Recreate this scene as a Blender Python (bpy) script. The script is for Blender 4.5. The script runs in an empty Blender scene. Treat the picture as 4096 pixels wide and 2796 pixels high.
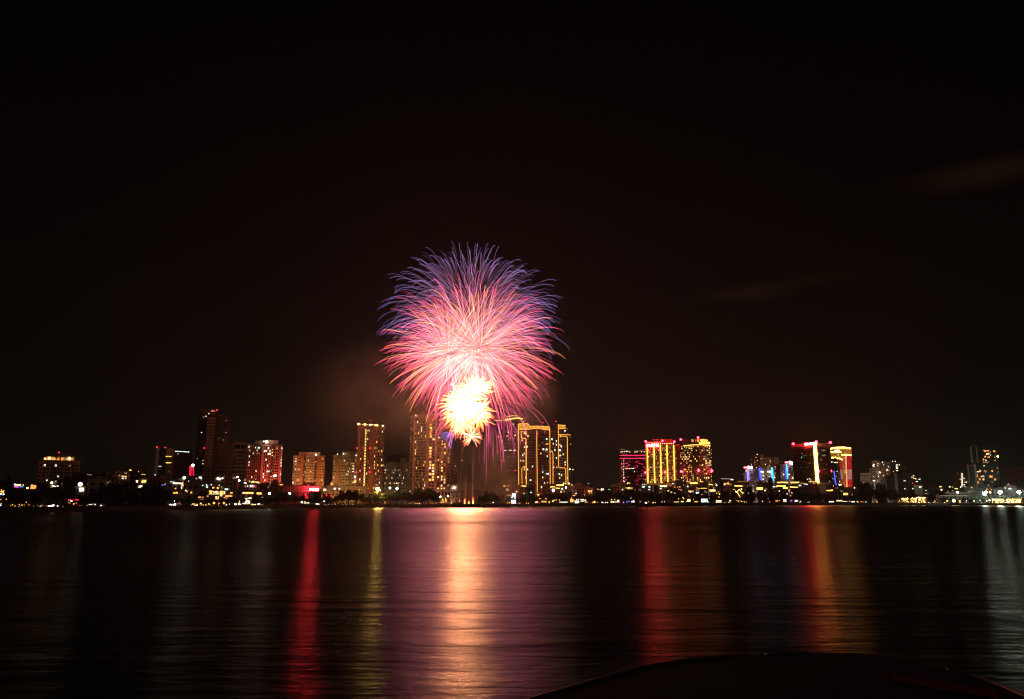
import bpy, math, random
from mathutils import Vector
R = math.radians
S = bpy.context.scene
COL = S.collection
rnd = random.Random(7)

# ------------------------------------------------------------------ camera
F = 3186.0                      # focal length in photo pixels (28 mm on a 36 mm wide sensor)
CAMH = 6.0
PITCH = math.atan(605 / F)
CP, SP = math.cos(PITCH), math.sin(PITCH)

def ray(px, py):
    u = (px - 2048) / F
    v = (1398 - py) / F
    return Vector((u, CP - v * SP, SP + v * CP))

def at(px, py, dist):
    """point seen at that place of the photo, dist metres away along the ground"""
    d = ray(px, py)
    t = dist / math.hypot(d.x, d.y)
    return Vector((d.x * t, d.y * t, CAMH + d.z * t))

def on_level(px, py, z):
    d = ray(px, py)
    t = (z - CAMH) / d.z
    return Vector((d.x * t, d.y * t, z))

cam = bpy.data.cameras.new('camera')
camo = bpy.data.objects.new('camera', cam)
COL.objects.link(camo)
camo.location = (0, 0, CAMH)
camo.rotation_euler = (R(90) + PITCH, 0, 0)
cam.sensor_width = 36
cam.lens = 36 * F / 4096
cam.clip_end = 30000
cam.clip_start = 0.1
S.camera = camo
S.view_settings.view_transform = 'Standard'
S.view_settings.look = 'None'
S.view_settings.exposure = 0
S.view_settings.gamma = 1
S.render.engine = 'CYCLES'
cy = S.cycles
cy.max_bounces = 5
cy.diffuse_bounces = 1
cy.glossy_bounces = 3
cy.transmission_bounces = 2
cy.volume_bounces = 0
cy.transparent_max_bounces = 64
cy.use_denoising = True
cy.use_light_tree = True
cy.filter_width = 1.1
cy.sample_clamp_indirect = 0
cy.sample_clamp_direct = 0
cy.caustics_reflective = True

# ------------------------------------------------------------------ materials
_m = {}
def nodes(name):
    m = bpy.data.materials.new(name)
    m.use_nodes = True
    nt = m.node_tree
    nt.nodes.clear()
    out = nt.nodes.new('ShaderNodeOutputMaterial')
    return m, nt, out

def solid(name, col, rough=0.8, vary=0.25, scale=0.15, metal=0.0, bump=0.0, spec=0.5):
    """a plain material whose colour wanders with weathering"""
    if name in _m: return _m[name]
    m, nt, out = nodes(name)
    b = nt.nodes.new('ShaderNodeBsdfPrincipled')
    tc = nt.nodes.new('ShaderNodeTexCoord')
    n = nt.nodes.new('ShaderNodeTexNoise')
    n.inputs['Scale'].default_value = scale
    n.inputs['Detail'].default_value = 5
    nt.links.new(tc.outputs['Object'], n.inputs['Vector'])
    r = nt.nodes.new('ShaderNodeValToRGB')
    r.color_ramp.elements[0].position = 0.3
    r.color_ramp.elements[1].position = 0.7
    r.color_ramp.elements[0].color = tuple(c * (1 - vary) for c in col) + (1,)
    r.color_ramp.elements[1].color = tuple(min(1, c * (1 + vary)) for c in col) + (1,)
    nt.links.new(n.outputs['Fac'], r.inputs['Fac'])
    nt.links.new(r.outputs['Color'], b.inputs['Base Color'])
    b.inputs['Roughness'].default_value = rough
    b.inputs['Metallic'].default_value = metal
    b.inputs['Specular IOR Level'].default_value = spec
    if bump:
        bp = nt.nodes.new('ShaderNodeBump')
        bp.inputs['Strength'].default_value = bump
        nt.links.new(n.outputs['Fac'], bp.inputs['Height'])
        nt.links.new(bp.outputs['Normal'], b.inputs['Normal'])
    nt.links.new(b.outputs['BSDF'], out.inputs['Surface'])
    _m[name] = m
    return m

def glow(name, col, strength, sample=False, vary=0.0):
    """a thing that gives off light: lamps, signs, lit windows"""
    if name in _m: return _m[name]
    m, nt, out = nodes(name)
    e = nt.nodes.new('ShaderNodeEmission')
    e.inputs['Color'].default_value = tuple(col) + (1,)
    e.inputs['Strength'].default_value = strength
    if vary:                     # curtains, furniture: a lit room is not even
        g = nt.nodes.new('ShaderNodeNewGeometry')
        n = nt.nodes.new('ShaderNodeTexNoise')
        n.inputs['Scale'].default_value = 0.9
        n.inputs['Detail'].default_value = 1
        nt.links.new(g.outputs['Position'], n.inputs['Vector'])
        mr = nt.nodes.new('ShaderNodeMapRange')
        mr.inputs['From Min'].default_value = 0.35
        mr.inputs['From Max'].default_value = 0.65
        mr.inputs['To Min'].default_value = strength * (1 - vary)
        mr.inputs['To Max'].default_value = strength * (1 + vary)
        nt.links.new(n.outputs['Fac'], mr.inputs['Value'])
        nt.links.new(mr.outputs['Result'], e.inputs['Strength'])
    nt.links.new(e.outputs['Emission'], out.inputs['Surface'])
    m.cycles.emission_sampling = 'FRONT' if sample else 'NONE'
    _m[name] = m
    return m

def fire_mat():
    """burning sparks: light that adds up where the trails cross"""
    m, nt, out = nodes('spark_light')
    a = nt.nodes.new('ShaderNodeAttribute'); a.attribute_name = 'ember_tint'
    e = nt.nodes.new('ShaderNodeEmission')
    t = nt.nodes.new('ShaderNodeBsdfTransparent')
    s = nt.nodes.new('ShaderNodeAddShader')
    nt.links.new(a.outputs['Color'], e.inputs['Color'])
    nt.links.new(e.outputs['Emission'], s.inputs[0])
    nt.links.new(t.outputs['BSDF'], s.inputs[1])
    nt.links.new(s.outputs['Shader'], out.inputs['Surface'])
    m.cycles.emission_sampling = 'FRONT_BACK'
    return m
SPARK = fire_mat()

# ------------------------------------------------------------------ mesh kit
class MB:
    def __init__(s): s.v = []; s.f = []; s.c = None
    def add(s, vs, fs):
        o = len(s.v); s.v += [tuple(p) for p in vs]; s.f += [tuple(i + o for i in f) for f in fs]
        return s
    def box(s, x0, x1, y0, y1, z0, z1):
        return s.add([(x, y, z) for z in (z0, z1) for x, y in ((x0, y0), (x1, y0), (x1, y1), (x0, y1))],
                     [(3, 2, 1, 0), (4, 5, 6, 7), (0, 1, 5, 4), (1, 2, 6, 5), (2, 3, 7, 6), (3, 0, 4, 7)])
    def frustum(s, a, b, z0, z1):
        """a, b: rectangles (x0,x1,y0,y1) at z0 and z1"""
        r = lambda q, z: [(q[0], q[2], z), (q[1], q[2], z), (q[1], q[3], z), (q[0], q[3], z)]
        return s.add(r(a, z0) + r(b, z1), [(3, 2, 1, 0), (4, 5, 6, 7), (0, 1, 5, 4), (1, 2, 6, 5), (2, 3, 7, 6), (3, 0, 4, 7)])
    def prism(s, poly, z0, z1):
        n = len(poly)
        return s.add([(x, y, z0) for x, y in poly] + [(x, y, z1) for x, y in poly],
                     [tuple(range(n))[::-1], tuple(range(n, 2 * n))] + [(i, (i + 1) % n, n + (i + 1) % n, n + i) for i in range(n)])
    def tube(s, pts, r, n=6, closed=False, r2=None):
        pts = [Vector(p) for p in pts]
        k = len(pts); o = len(s.v); rings = []
        for i, p in enumerate(pts):
            a = pts[max(0, i - 1)]; b = pts[min(k - 1, i + 1)]
            t = (b - a)
            t = t.normalized() if t.length > 1e-9 else Vector((0, 0, 1))
            u = t.orthogonal().normalized() if i == 0 else (u - t * u.dot(t)).normalized()
            w = t.cross(u)
            rr = r if r2 is None else r + (r2 - r) * i / max(1, k - 1)
            rings.append([p + (u * math.cos(2 * math.pi * j / n) + w * math.sin(2 * math.pi * j / n)) * rr for j in range(n)])
        vs = [q for ring in rings for q in ring]
        fs = [(i * n + j, i * n + (j + 1) % n, (i + 1) * n + (j + 1) % n, (i + 1) * n + j) for i in range(k - 1) for j in range(n)]
        if not closed:
            fs += [tuple(range(n))[::-1], tuple((k - 1) * n + j for j in range(n))]
        return s.add(vs, fs)
    def ball(s, c, r, n=8, m=6, sz=1.0):
        c = Vector(c)
        vs = [c + Vector((0, 0, r * sz))]
        for i in range(1, m):
            a = math.pi * i / m
            vs += [c + Vector((r * math.sin(a) * math.cos(2 * math.pi * j / n), r * math.sin(a) * math.sin(2 * math.pi * j / n), r * sz * math.cos(a))) for j in range(n)]
        vs.append(c - Vector((0, 0, r * sz)))
        fs = [(0, 1 + j, 1 + (j + 1) % n) for j in range(n)]
        for i in range(m - 2):
            fs += [(1 + i * n + j, 1 + (i + 1) * n + j, 1 + (i + 1) * n + (j + 1) % n, 1 + i * n + (j + 1) % n) for j in range(n)]
        q = 1 + (m - 2) * n
        fs += [(q + j, len(vs) - 1, q + (j + 1) % n) for j in range(n)]
        return s.add(vs, fs)
    def mesh(s, name, mat=None):
        me = bpy.data.meshes.new(name)
        me.from_pydata(s.v, [], s.f)
        if mat: me.materials.append(mat)
        me.update()
        return me

def link(name, me, parent=None, loc=None, rz=0.0):
    o = bpy.data.objects.new(name, me)
    COL.objects.link(o)
    if parent: o.parent = parent
    if loc is not None: o.location = loc
    if rz: o.rotation_euler = (0, 0, rz)
    return o

def part(name, mb, mat, parent=None, label=None, kind=None):
    o = link(name, mb.mesh(name, mat), parent)
    if label: o['label'] = label
    if kind: o['kind'] = kind
    return o

def tag(o, label, cat, group=None):
    o['label'] = label; o['category'] = cat
    if group: o['group'] = group
    return o

def thing(name, label, cat, loc, rz=0.0, group=None):
    o = bpy.data.objects.new(name, None)
    o.empty_display_size = 1
    COL.objects.link(o)
    o.location = loc; o.rotation_euler = (0, 0, rz)
    return tag(o, label, cat, group)

def struct(name, mb, mat, kind='structure'):
    o = link(name, mb.mesh(name, mat)); o['kind'] = kind
    return o

def lettering(text, size, mat, parent, loc, name='lettering', squeeze=1.0, depth=0.3):
    cu = bpy.data.curves.new('t', 'FONT')
    cu.body = text; cu.size = size; cu.extrude = depth; cu.align_x = 'LEFT'; cu.offset = size * 0.03
    cu.resolution_u = 3
    t = bpy.data.objects.new('t', cu)
    COL.objects.link(t)
    bpy.context.view_layer.update()
    me = bpy.data.meshes.new_from_object(t.evaluated_get(bpy.context.evaluated_depsgraph_get()))
    bpy.data.objects.remove(t); bpy.data.curves.remove(cu)
    for v in me.vertices:
        x, y, z = v.co
        v.co = (x * squeeze, -z, y)
    me.materials.clear(); me.materials.append(mat)
    me.name = name
    return link(name, me, parent, loc)

# ------------------------------------------------------------------ sky
w = bpy.data.worlds.new('World'); S.world = w; w.use_nodes = True
nt = w.node_tree; nt.nodes.clear()
out = nt.nodes.new('ShaderNodeOutputWorld')
sky = nt.nodes.new('ShaderNodeTexSky'); sky.sky_type = 'NISHITA'; sky.sun_disc = False
sky.sun_elevation = R(-9); sky.sun_rotation = R(200)
bg1 = nt.nodes.new('ShaderNodeBackground'); bg1.inputs['Strength'].default_value = 0.002
nt.links.new(sky.outputs['Color'], bg1.inputs['Color'])
# light-polluted air over the city: brownish at the skyline, black overhead
tc = nt.nodes.new('ShaderNodeTexCoord')
sx = nt.nodes.new('ShaderNodeSeparateXYZ')
nt.links.new(tc.outputs['Generated'], sx.inputs[0])
rp = nt.nodes.new('ShaderNodeValToRGB')
for p, c in ((0.0, (0.0060, 0.0048, 0.0036)), (0.06, (0.0050, 0.0040, 0.0029)), (0.16, (0.0030, 0.0023, 0.0016)), (0.28, (0.0018, 0.0012, 0.0008)), (0.42, (0.0006, 0.0004, 0.0003)), (0.56, (0.00005, 0.00005, 0.00005))):
    e = rp.color_ramp.elements[0] if p == 0.0 else (rp.color_ramp.elements[1] if p == 0.06 else rp.color_ramp.elements.new(p))
    e.position = p; e.color = c + (1,)
nt.links.new(sx.outputs['Z'], rp.inputs['Fac'])
# the glow is strongest over the centre of town
mx = nt.nodes.new('ShaderNodeMapRange')
ax = nt.nodes.new('ShaderNodeMath'); ax.operation = 'ABSOLUTE'
nt.links.new(sx.outputs['X'], ax.inputs[0]); nt.links.new(ax.outputs[0], mx.inputs['Value'])
mx.inputs['From Min'].default_value = 0.05; mx.inputs['From Max'].default_value = 0.55
mx.inputs['To Min'].default_value = 1.3; mx.inputs['To Max'].default_value = 0.62
# faint torn clouds that catch the city light
def cloud(direction, sx_, sz_, amp):
    d = Vector(direction).normalized()
    sb = nt.nodes.new('ShaderNodeVectorMath'); sb.operation = 'SUBTRACT'; sb.inputs[1].default_value = d
    nt.links.new(tc.outputs['Generated'], sb.inputs[0])
    ns = nt.nodes.new('ShaderNodeTexNoise'); ns.inputs['Scale'].default_value = 9; ns.inputs['Detail'].default_value = 4
    nt.links.new(tc.outputs['Generated'], ns.inputs['Vector'])
    sc = nt.nodes.new('ShaderNodeVectorMath'); sc.operation = 'MULTIPLY'; sc.inputs[1].default_value = (1 / sx_, 1 / sx_, 1 / sz_)
    nt.links.new(sb.outputs[0], sc.inputs[0])
    ln = nt.nodes.new('ShaderNodeVectorMath'); ln.operation = 'LENGTH'
    nt.links.new(sc.outputs[0], ln.inputs[0])
    ad = nt.nodes.new('ShaderNodeMath'); ad.operation = 'MULTIPLY_ADD'; ad.inputs[1].default_value = 0.55
    nt.links.new(ns.outputs['Fac'], ad.inputs[0]); nt.links.new(ln.outputs['Value'], ad.inputs[2])
    mr = nt.nodes.new('ShaderNodeMapRange'); mr.interpolation_type = 'SMOOTHSTEP'
    mr.inputs['From Min'].default_value = 1.3; mr.inputs['From Max'].default_value = 0.3
    mr.inputs['To Min'].default_value = 0; mr.inputs['To Max'].default_value = amp
    nt.links.new(ad.outputs[0], mr.inputs['Value'])
    return mr.outputs['Result']
c1 = cloud(ray(3960, 690), 0.105, 0.022, 1.0)
c2 = cloud(ray(3010, 1170), 0.075, 0.015, 0.95)
c3 = cloud(ray(3290, 1110), 0.075, 0.012, 0.4)
c4 = cloud(ray(3000, 1560), 0.2, 0.03, 0.12)
acc = c1
for c in (c2, c3, c4):
    m_ = nt.nodes.new('ShaderNodeMath'); m_.operation = 'ADD'
    nt.links.new(acc, m_.inputs[0]); nt.links.new(c, m_.inputs[1]); acc = m_.outputs[0]
bg2 = nt.nodes.new('ShaderNodeBackground')
nt.links.new(rp.outputs['Color'], bg2.inputs['Color']); nt.links.new(mx.outputs['Result'], bg2.inputs['Strength'])
bg3 = nt.nodes.new('ShaderNodeBackground'); bg3.inputs['Color'].default_value = (0.0066, 0.0028, 0.0016, 1)
nt.links.new(acc, bg3.inputs['Strength'])
a1 = nt.nodes.new('ShaderNodeAddShader'); a2 = nt.nodes.new('ShaderNodeAddShader')
nt.links.new(bg1.outputs[0], a1.inputs[0]); nt.links.new(bg2.outputs[0], a1.inputs[1])
nt.links.new(a1.outputs[0], a2.inputs[0]); nt.links.new(bg3.outputs[0], a2.inputs[1])
nt.links.new(a2.outputs[0], out.inputs['Surface'])
w.cycles.sampling_method = 'NONE'

# one dim warm sun lamp: added to stand in for city glow on the tower fronts
sl = bpy.data.lights.new('sun', 'SUN'); sl.energy = 0.08; sl.angle = R(25); sl.color = (1.0, 0.62, 0.45)
so = bpy.data.objects.new('sun', sl); COL.objects.link(so)
so.rotation_euler = (R(68), 0, R(-20))

# ------------------------------------------------------------------ water, shore
def water_mat():
    m, nt, out = nodes('lake_water')
    b = nt.nodes.new('ShaderNodeBsdfAnisotropic')      # wave slopes are Gaussian: Beckmann
    b.distribution = 'BECKMANN'
    b.inputs['Color'].default_value = (1, 1, 1, 1)
    # the waves run towards us: they tilt much more along the line of sight than across it
    b.inputs['Anisotropy'].default_value = 0.40
    tv = nt.nodes.new('ShaderNodeCombineXYZ'); tv.inputs[0].default_value = 1.0
    nt.links.new(tv.outputs[0], b.inputs['Tangent'])
    deep = nt.nodes.new('ShaderNodeBsdfDiffuse'); deep.inputs['Color'].default_value = (0.002, 0.003, 0.003, 1)
    fr = nt.nodes.new('ShaderNodeFresnel'); fr.inputs['IOR'].default_value = 1.333
    mixs = nt.nodes.new('ShaderNodeMixShader')
    tc = nt.nodes.new('ShaderNodeTexCoord')
    def ripple(sx_, sy_, detail, dist):
        mp = nt.nodes.new('ShaderNodeMapping'); mp.inputs['Scale'].default_value = (sx_, sy_, 1)
        mp.inputs['Rotation'].default_value = (0, 0, R(3))
        nt.links.new(tc.outputs['Object'], mp.inputs['Vector'])
        n = nt.nodes.new('ShaderNodeTexNoise'); n.inputs['Scale'].default_value = 1; n.inputs['Detail'].default_value = detail
        n.inputs['Distortion'].default_value = dist
        nt.links.new(mp.outputs['Vector'], n.inputs['Vector'])
        return n.outputs['Fac']
    r1 = ripple(0.9, 3.0, 5, 0.6)
    r2 = ripple(0.06, 0.26, 3, 0.3)
    # small ripples are drawn only where they can be told apart; farther out they are part of the roughness
    gp = nt.nodes.new('ShaderNodeSeparateXYZ'); nt.links.new(tc.outputs['Object'], gp.inputs[0])
    def fade(y0, y1, amp):
        f_ = nt.nodes.new('ShaderNodeMapRange'); f_.interpolation_type = 'SMOOTHSTEP'
        f_.inputs['From Min'].default_value = y0; f_.inputs['From Max'].default_value = y1
        f_.inputs['To Min'].default_value = amp; f_.inputs['To Max'].default_value = 0
        nt.links.new(gp.outputs['Y'], f_.inputs['Value']); return f_.outputs['Result']
    def times(x_, y_):
        q_ = nt.nodes.new('ShaderNodeMath'); q_.operation = 'MULTIPLY'; nt.links.new(x_, q_.inputs[0]); nt.links.new(y_, q_.inputs[1]); return q_.outputs[0]
    def plus(x_, y_):
        q_ = nt.nodes.new('ShaderNodeMath'); q_.operation = 'ADD'; nt.links.new(x_, q_.inputs[0]); nt.links.new(y_, q_.inputs[1]); return q_.outputs[0]
    r15 = ripple(0.24, 0.9, 4, 0.5)
    hsum = plus(plus(times(r1, fade(30, 120, 0.85)), times(r15, fade(90, 330, 1.7))), times(r2, fade(200, 640, 7.0)))
    bp = nt.nodes.new('ShaderNodeBump'); bp.inputs['Strength'].default_value = 1.0; bp.inputs['Distance'].default_value = WBUMP
    nt.links.new(hsum, bp.inputs['Height'])
    nt.links.new(bp.outputs['Normal'], b.inputs['Normal'])
    # bands of wind: the ripples are rougher in some strips than in others
    r3 = ripple(0.004, 0.03, 4, 0.5)
    mr = nt.nodes.new('ShaderNodeMapRange')
    mr.inputs['From Min'].default_value = 0.35; mr.inputs['From Max'].default_value = 0.65
    mr.inputs['To Min'].default_value = 0.98; mr.inputs['To Max'].default_value = 1.14
    nt.links.new(r3, mr.inputs['Value'])
    # waves too small to tell apart at a distance make the far water act rougher; the strip under the sea wall is sheltered
    sp = nt.nodes.new('ShaderNodeSeparateXYZ'); nt.links.new(tc.outputs['Object'], sp.inputs[0])
    lee = nt.nodes.new('ShaderNodeMapRange'); lee.interpolation_type = 'SMOOTHSTEP'
    lee.inputs['From Min'].default_value = 25; lee.inputs['From Max'].default_value = 230
    lee.inputs['To Min'].default_value = WROUGH; lee.inputs['To Max'].default_value = 0.42
    nt.links.new(sp.outputs['Y'], lee.inputs['Value'])
    mu = nt.nodes.new('ShaderNodeMath'); mu.operation = 'MULTIPLY'
    nt.links.new(lee.outputs['Result'], mu.inputs[0]); nt.links.new(mr.outputs['Result'], mu.inputs[1])
    ca = nt.nodes.new('ShaderNodeAttribute'); ca.attribute_name = 'sheltered'
    mxr = nt.nodes.new('ShaderNodeMix'); mxr.inputs['B'].default_value = 0.10
    nt.links.new(ca.outputs['Fac'], mxr.inputs['Factor']); nt.links.new(mu.outputs[0], mxr.inputs['A'])
    nt.links.new(mxr.outputs['Result'], b.inputs['Roughness'])
    nt.links.new(fr.outputs[0], mixs.inputs[0]); nt.links.new(deep.outputs[0], mixs.inputs[1]); nt.links.new(b.outputs[0], mixs.inputs[2])
    nt.links.new(mixs.outputs[0], out.inputs['Surface'])
    return m
WROUGH = 0.288
WBUMP = 0.042

WL = [(-900, 2065), (0, 2052), (400, 2046), (680, 2041), (1200, 2034), (1640, 2030), (2050, 2027), (2600, 2025), (3000, 2022.5), (3400, 2021.5), (3800, 2021.5), (4096, 2023.5), (5000, 2030)]
def wline(px):
    for (a, ya), (b, yb) in zip(WL, WL[1:]):
        if px <= b: return ya + (yb - ya) * (px - a) / (b - a)
    return WL[-1][1]
def shore(px):
    """distance of the far shore in the direction of that photo column"""
    p = on_level(px, wline(px), 0)
    return math.hypot(p.x, p.y)
BANK = 2.4
g = MB()
cols_ = list(range(-900, 5001, 100))
se = [on_level(px, wline(px), 0) for px in cols_]
near_ = [(p.x * (1 - 14 / p.length), p.y * (1 - 14 / p.length), 0) for p in se]
k = len(cols_)
g.add([(-4000, -300, 0)] + [(q[0], -300, 0) for q in near_] + [(4000, -300, 0)], [])
g.add([(-4000, near_[0][1], 0)] + near_ + [(4000, near_[-1][1], 0)], [])
g.add([(-4000, se[0].y + 3, 0)] + [(p.x, p.y + 1.5, 0) for p in se] + [(4000, se[-1].y + 3, 0)], [(r_ * (k + 2) + i, r_ * (k + 2) + i + 1, (r_ + 1) * (k + 2) + i + 1, (r_ + 1) * (k + 2) + i) for r_ in range(2) for i in range(k + 1)])
g.f = [tuple(i - 2 * (k + 2) for i in f) for f in g.f]
wo = struct('water', g, water_mat())
sh = wo.data.attributes.new('sheltered', 'FLOAT', 'POINT')
sh.data.foreach_set('value', [0.0] * (2 * (k + 2)) + [1.0] * (k + 2))
edge = [on_level(px, wline(px), 0) for px in range(-900, 5001, 100)]
g = MB()
n = len(edge)
far = [Vector((-4000, edge[0].y, 0))] + edge + [Vector((4000, edge[-1].y, 0))]
g.add([(p.x, p.y, BANK) for p in far] + [(4000, 4000, BANK), (-4000, 4000, BANK)], [tuple(range(n + 4))])
struct('ground', g, solid('lakeside_ground', (0.025, 0.023, 0.021), 0.9, 0.3, 0.05))
g = MB()
lo = [(p.x, p.y - 0.5, -2) for p in far]; hi = [(p.x, p.y - 0.5, BANK + 0.35) for p in far]; hb = [(p.x, p.y, BANK + 0.35) for p in far]; hc = [(p.x, p.y, BANK - 0.3) for p in far]
k = len(far)
g.add(lo + hi + hb + hc, [(q * k + i, q * k + i + 1, (q + 1) * k + i + 1, (q + 1) * k + i) for q in range(3) for i in range(k - 1)])
struct('embankment', g, solid('embankment_stone', (0.035, 0.032, 0.03), 0.9, 0.3, 0.4))

# ------------------------------------------------------------------ fireworks
FD = 748.0
PX = FD / F / CP
def star_trail(c, d, rad, g, k, t0=0.0, t1=1.0, n=13):
    pts = []
    for i in range(n):
        t = t0 + (t1 - t0) * i / (n - 1)
        s_ = (1 - math.exp(-k * t)) / (1 - math.exp(-k))
        pts.append(c + d * (rad * s_) - Vector((0, 0, g * rad * t * t)))
    return pts
def lerp(a, b, t): return tuple(x + (y - x) * t for x, y in zip(a, b))
def grad(stops, t):
    for (p, a), (q, b) in zip(stops, stops[1:]):
        if t <= q: return lerp(a, b, (t - p) / max(1e-6, q - p))
    return stops[-1][1]

class Fire(MB):
    def __init__(s): super().__init__(); s.heat = []
    def trail(s, pts, r, cols, n=3):
        a = len(s.v)
        k = len(pts)
        s.tube(pts, r, n, closed=True)
        for c in cols: s.heat += [c] * n
    def mesh(s, name, mat=None):
        me = super().mesh(name, SPARK)
        at_ = me.color_attributes.new('ember_tint', 'FLOAT_COLOR', 'POINT')
        flat = []
        for c in s.heat: flat += [c[0], c[1], c[2], 1.0]
        at_.data.foreach_set('color', flat)
        return me

def sphere_dir(rs):
    z = rs.uniform(-1, 1); a = rs.uniform(0, 2 * math.pi); q = math.sqrt(1 - z * z)
    return Vector((q * math.cos(a), q * math.sin(a), z))

def burst(label, px, py, radpx, count, stops, seed, g=0.2, k=2.2, r=0.135, t0=0.06, jitter=0.12, keep=None, dep=0.0, gain=1.0, singles=90, core=0.0, group=None, nseg=12, dim=0.12):
    rs = random.Random(seed)
    c = at(px, py, FD + dep)
    th = thing('firework_burst', label, 'firework', c, 0, group)
    rad = radpx * PX
    mass = Fire(); made = 0
    for i in range(count * 6):
        if made >= count: break
        d = sphere_dir(rs)
        if keep and not keep(d): continue
        made += 1
        rr = rad * rs.uniform(1 - jitter * 1.6, 1 + jitter)
        if radpx > 230: rr *= 1 - 0.24 * max(0.0, -d.z)      # the shells were still rising when they broke
        wob = Vector((rs.gauss(0, 1), rs.gauss(0, 1), rs.gauss(0, 1))) * rad * 0.022
        tt1 = rs.uniform(0.9, 1.04)
        pts = star_trail(wob, d, rr, g * rs.uniform(0.85, 1.15), k, t0 * rs.uniform(0.5, 1.6), tt1, nseg)
        b = rs.choice((0.45, 0.8, 1.0, 1.3, 1.7)) * rs.uniform(0.8, 1.2) * gain * 1.05
        cols = []
        for j in range(nseg):
            t = j / (nseg - 1)
            q = grad(stops, t)
            rad_f = (1 - math.exp(-k * t)) / (1 - math.exp(-k))
            f = b * (1 if t < 0.93 else 0.45) * min(1, dim + (1 - dim) * 1.25 * rad_f ** 1.3)
            cols.append(tuple(x * f for x in q))
        if made <= singles:
            f1 = Fire(); f1.trail(pts, r, cols)
            link('spark_trail', f1.mesh('spark_trail'), th)
        else:
            mass.trail(pts, r, cols)
    if mass.v:
        o = link('sparks', mass.mesh('sparks'), th); o['kind'] = 'stuff'
    if core:
        f1 = Fire(); f1.ball((0, 0, 0), core * PX, 10, 8)
        f1.heat = [tuple(x * (150 if core > 9 else 14) * gain for x in ((1, 0.33, 0.14) if core > 9 else (1, 0.75, 0.42)))] * len(f1.v)
        link('burst_core', f1.mesh('burst_core'), th)
    return th

VIO = [(0, (0.6, 0.28, 0.36)), (0.35, (0.46, 0.2, 0.42)), (0.7, (0.30, 0.18, 0.50)), (1, (0.27, 0.19, 0.55))]
PNK = [(0, (0.85, 0.42, 0.38)), (0.4, (0.85, 0.22, 0.28)), (0.75, (0.9, 0.08, 0.17)), (1, (0.85, 0.03, 0.11))]
MAG = [(0, (0.8, 0.36, 0.32)), (0.5, (0.88, 0.13, 0.21)), (1, (0.8, 0.04, 0.18))]
ORG = [(0, (0.85, 0.5, 0.26)), (0.5, (0.95, 0.38, 0.10)), (1, (0.85, 0.28, 0.03))]
WIL = [(0, (0.7, 0.2, 0.2)), (0.5, (0.7, 0.09, 0.2)), (1, (0.62, 0.04, 0.22))]
HOT = [(0, (7.0, 2.8, 1.0)), (0.55, (3.4, 1.5, 0.35)), (0.85, (2.0, 0.62, 0.06)), (1, (1.8, 0.26, 0.03))]
HOTR = [(0, (7.0, 2.8, 0.8)), (0.5, (3.4, 1.1, 0.26)), (0.8, (2.2, 0.30, 0.06)), (1, (1.5, 0.07, 0.05))]
SPK = [(0, (1.6, 1.0, 0.5)), (0.5, (1.4, 0.6, 0.28)), (0.75, (1.2, 0.22, 0.1)), (1, (0.9, 0.04, 0.04))]
G = 'fireworks in the air over the lake shore'
up = lambda lim: (lambda d: d.z > lim)
burst('pale violet firework dome reaching highest over the lake', 1872, 1262, 346, 350, VIO, 11, g=0.21, k=2.1, keep=up(-0.3), dep=10, gain=0.42, t0=0.2, dim=0.0, group=G)
burst('violet firework dome whose trails reach farthest right', 1912, 1292, 346, 290, VIO, 12, g=0.2, k=2.1, keep=up(-0.3), dep=0, gain=0.42, t0=0.2, dim=0.0, group=G)
burst('large hot pink firework with its heart in the middle of the display', 1867, 1387, 330, 520, PNK, 13, g=0.13, k=1.9, dep=-6, gain=0.62, dim=0.13, group=G)
burst('hot pink firework whose trails droop toward the outlined tower', 1928, 1390, 318, 480, PNK, 14, g=0.14, k=1.9, dep=12, gain=0.62, dim=0.13, group=G)
burst('magenta firework spreading on the left side of the pink ball', 1800, 1425, 268, 380, MAG, 15, g=0.14, k=1.9, dep=4, gain=0.6, dim=0.13, group=G)
burst('magenta firework at the lower right of the pink ball', 1922, 1440, 300, 260, MAG, 16, g=0.16, k=1.9, dep=-10, gain=0.65, dim=0.13, group=G)
burst('golden orange firework with a bright heart at the left of the pink ball', 1793, 1427, 268, 130, ORG, 17, g=0.17, dep=-14, gain=0.85, dim=0.2, core=2.2, group=G)
burst('golden orange firework woven through the right of the pink ball', 1915, 1400, 318, 150, ORG, 18, g=0.17, dep=8, gain=0.8, dim=0.2, core=1.2, group=G)
burst('small rosy firework in the lower middle of the pink ball', 1835, 1450, 200, 90, PNK, 19, g=0.2, dep=0, gain=0.6, dim=0.2, core=1.0, group=G)
burst('pink willow firework with long arching trails falling at the right', 1925, 1585, 285, 56, WIL, 20, g=0.36, k=2.4, r=0.15, keep=lambda d: d.x > 0.05 and d.z > -0.55, dep=20, gain=0.75, group=G)
burst('pink willow firework pouring almost straight down beside the white burst', 1952, 1650, 105, 34, WIL, 21, g=1.45, k=3.2, r=0.15, keep=lambda d: d.x > -0.35, dep=16, gain=0.7, t0=0.25, group=G)
H = 'blinding white gold bursts low in the display'
burst('blinding white gold burst at the middle of the bright cluster', 1862, 1612, 94, 200, HOT, 31, g=0.10, k=1.5, r=0.30, jitter=0.2, gain=0.9, dep=-4, core=13, group=H)
burst('white gold burst topping the bright cluster with upright spikes', 1893, 1556, 72, 100, HOT, 32, g=0.05, k=1.5, r=0.28, jitter=0.2, gain=0.85, dep=-12, keep=up(-0.5), core=6, group=H)
burst('spiky white burst at the upper right of the bright cluster', 1925, 1562, 58, 70, HOT, 33, g=0.04, k=1.5, r=0.26, jitter=0.2, gain=0.8, keep=up(-0.3), dep=-2, core=4, group=H)
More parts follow.
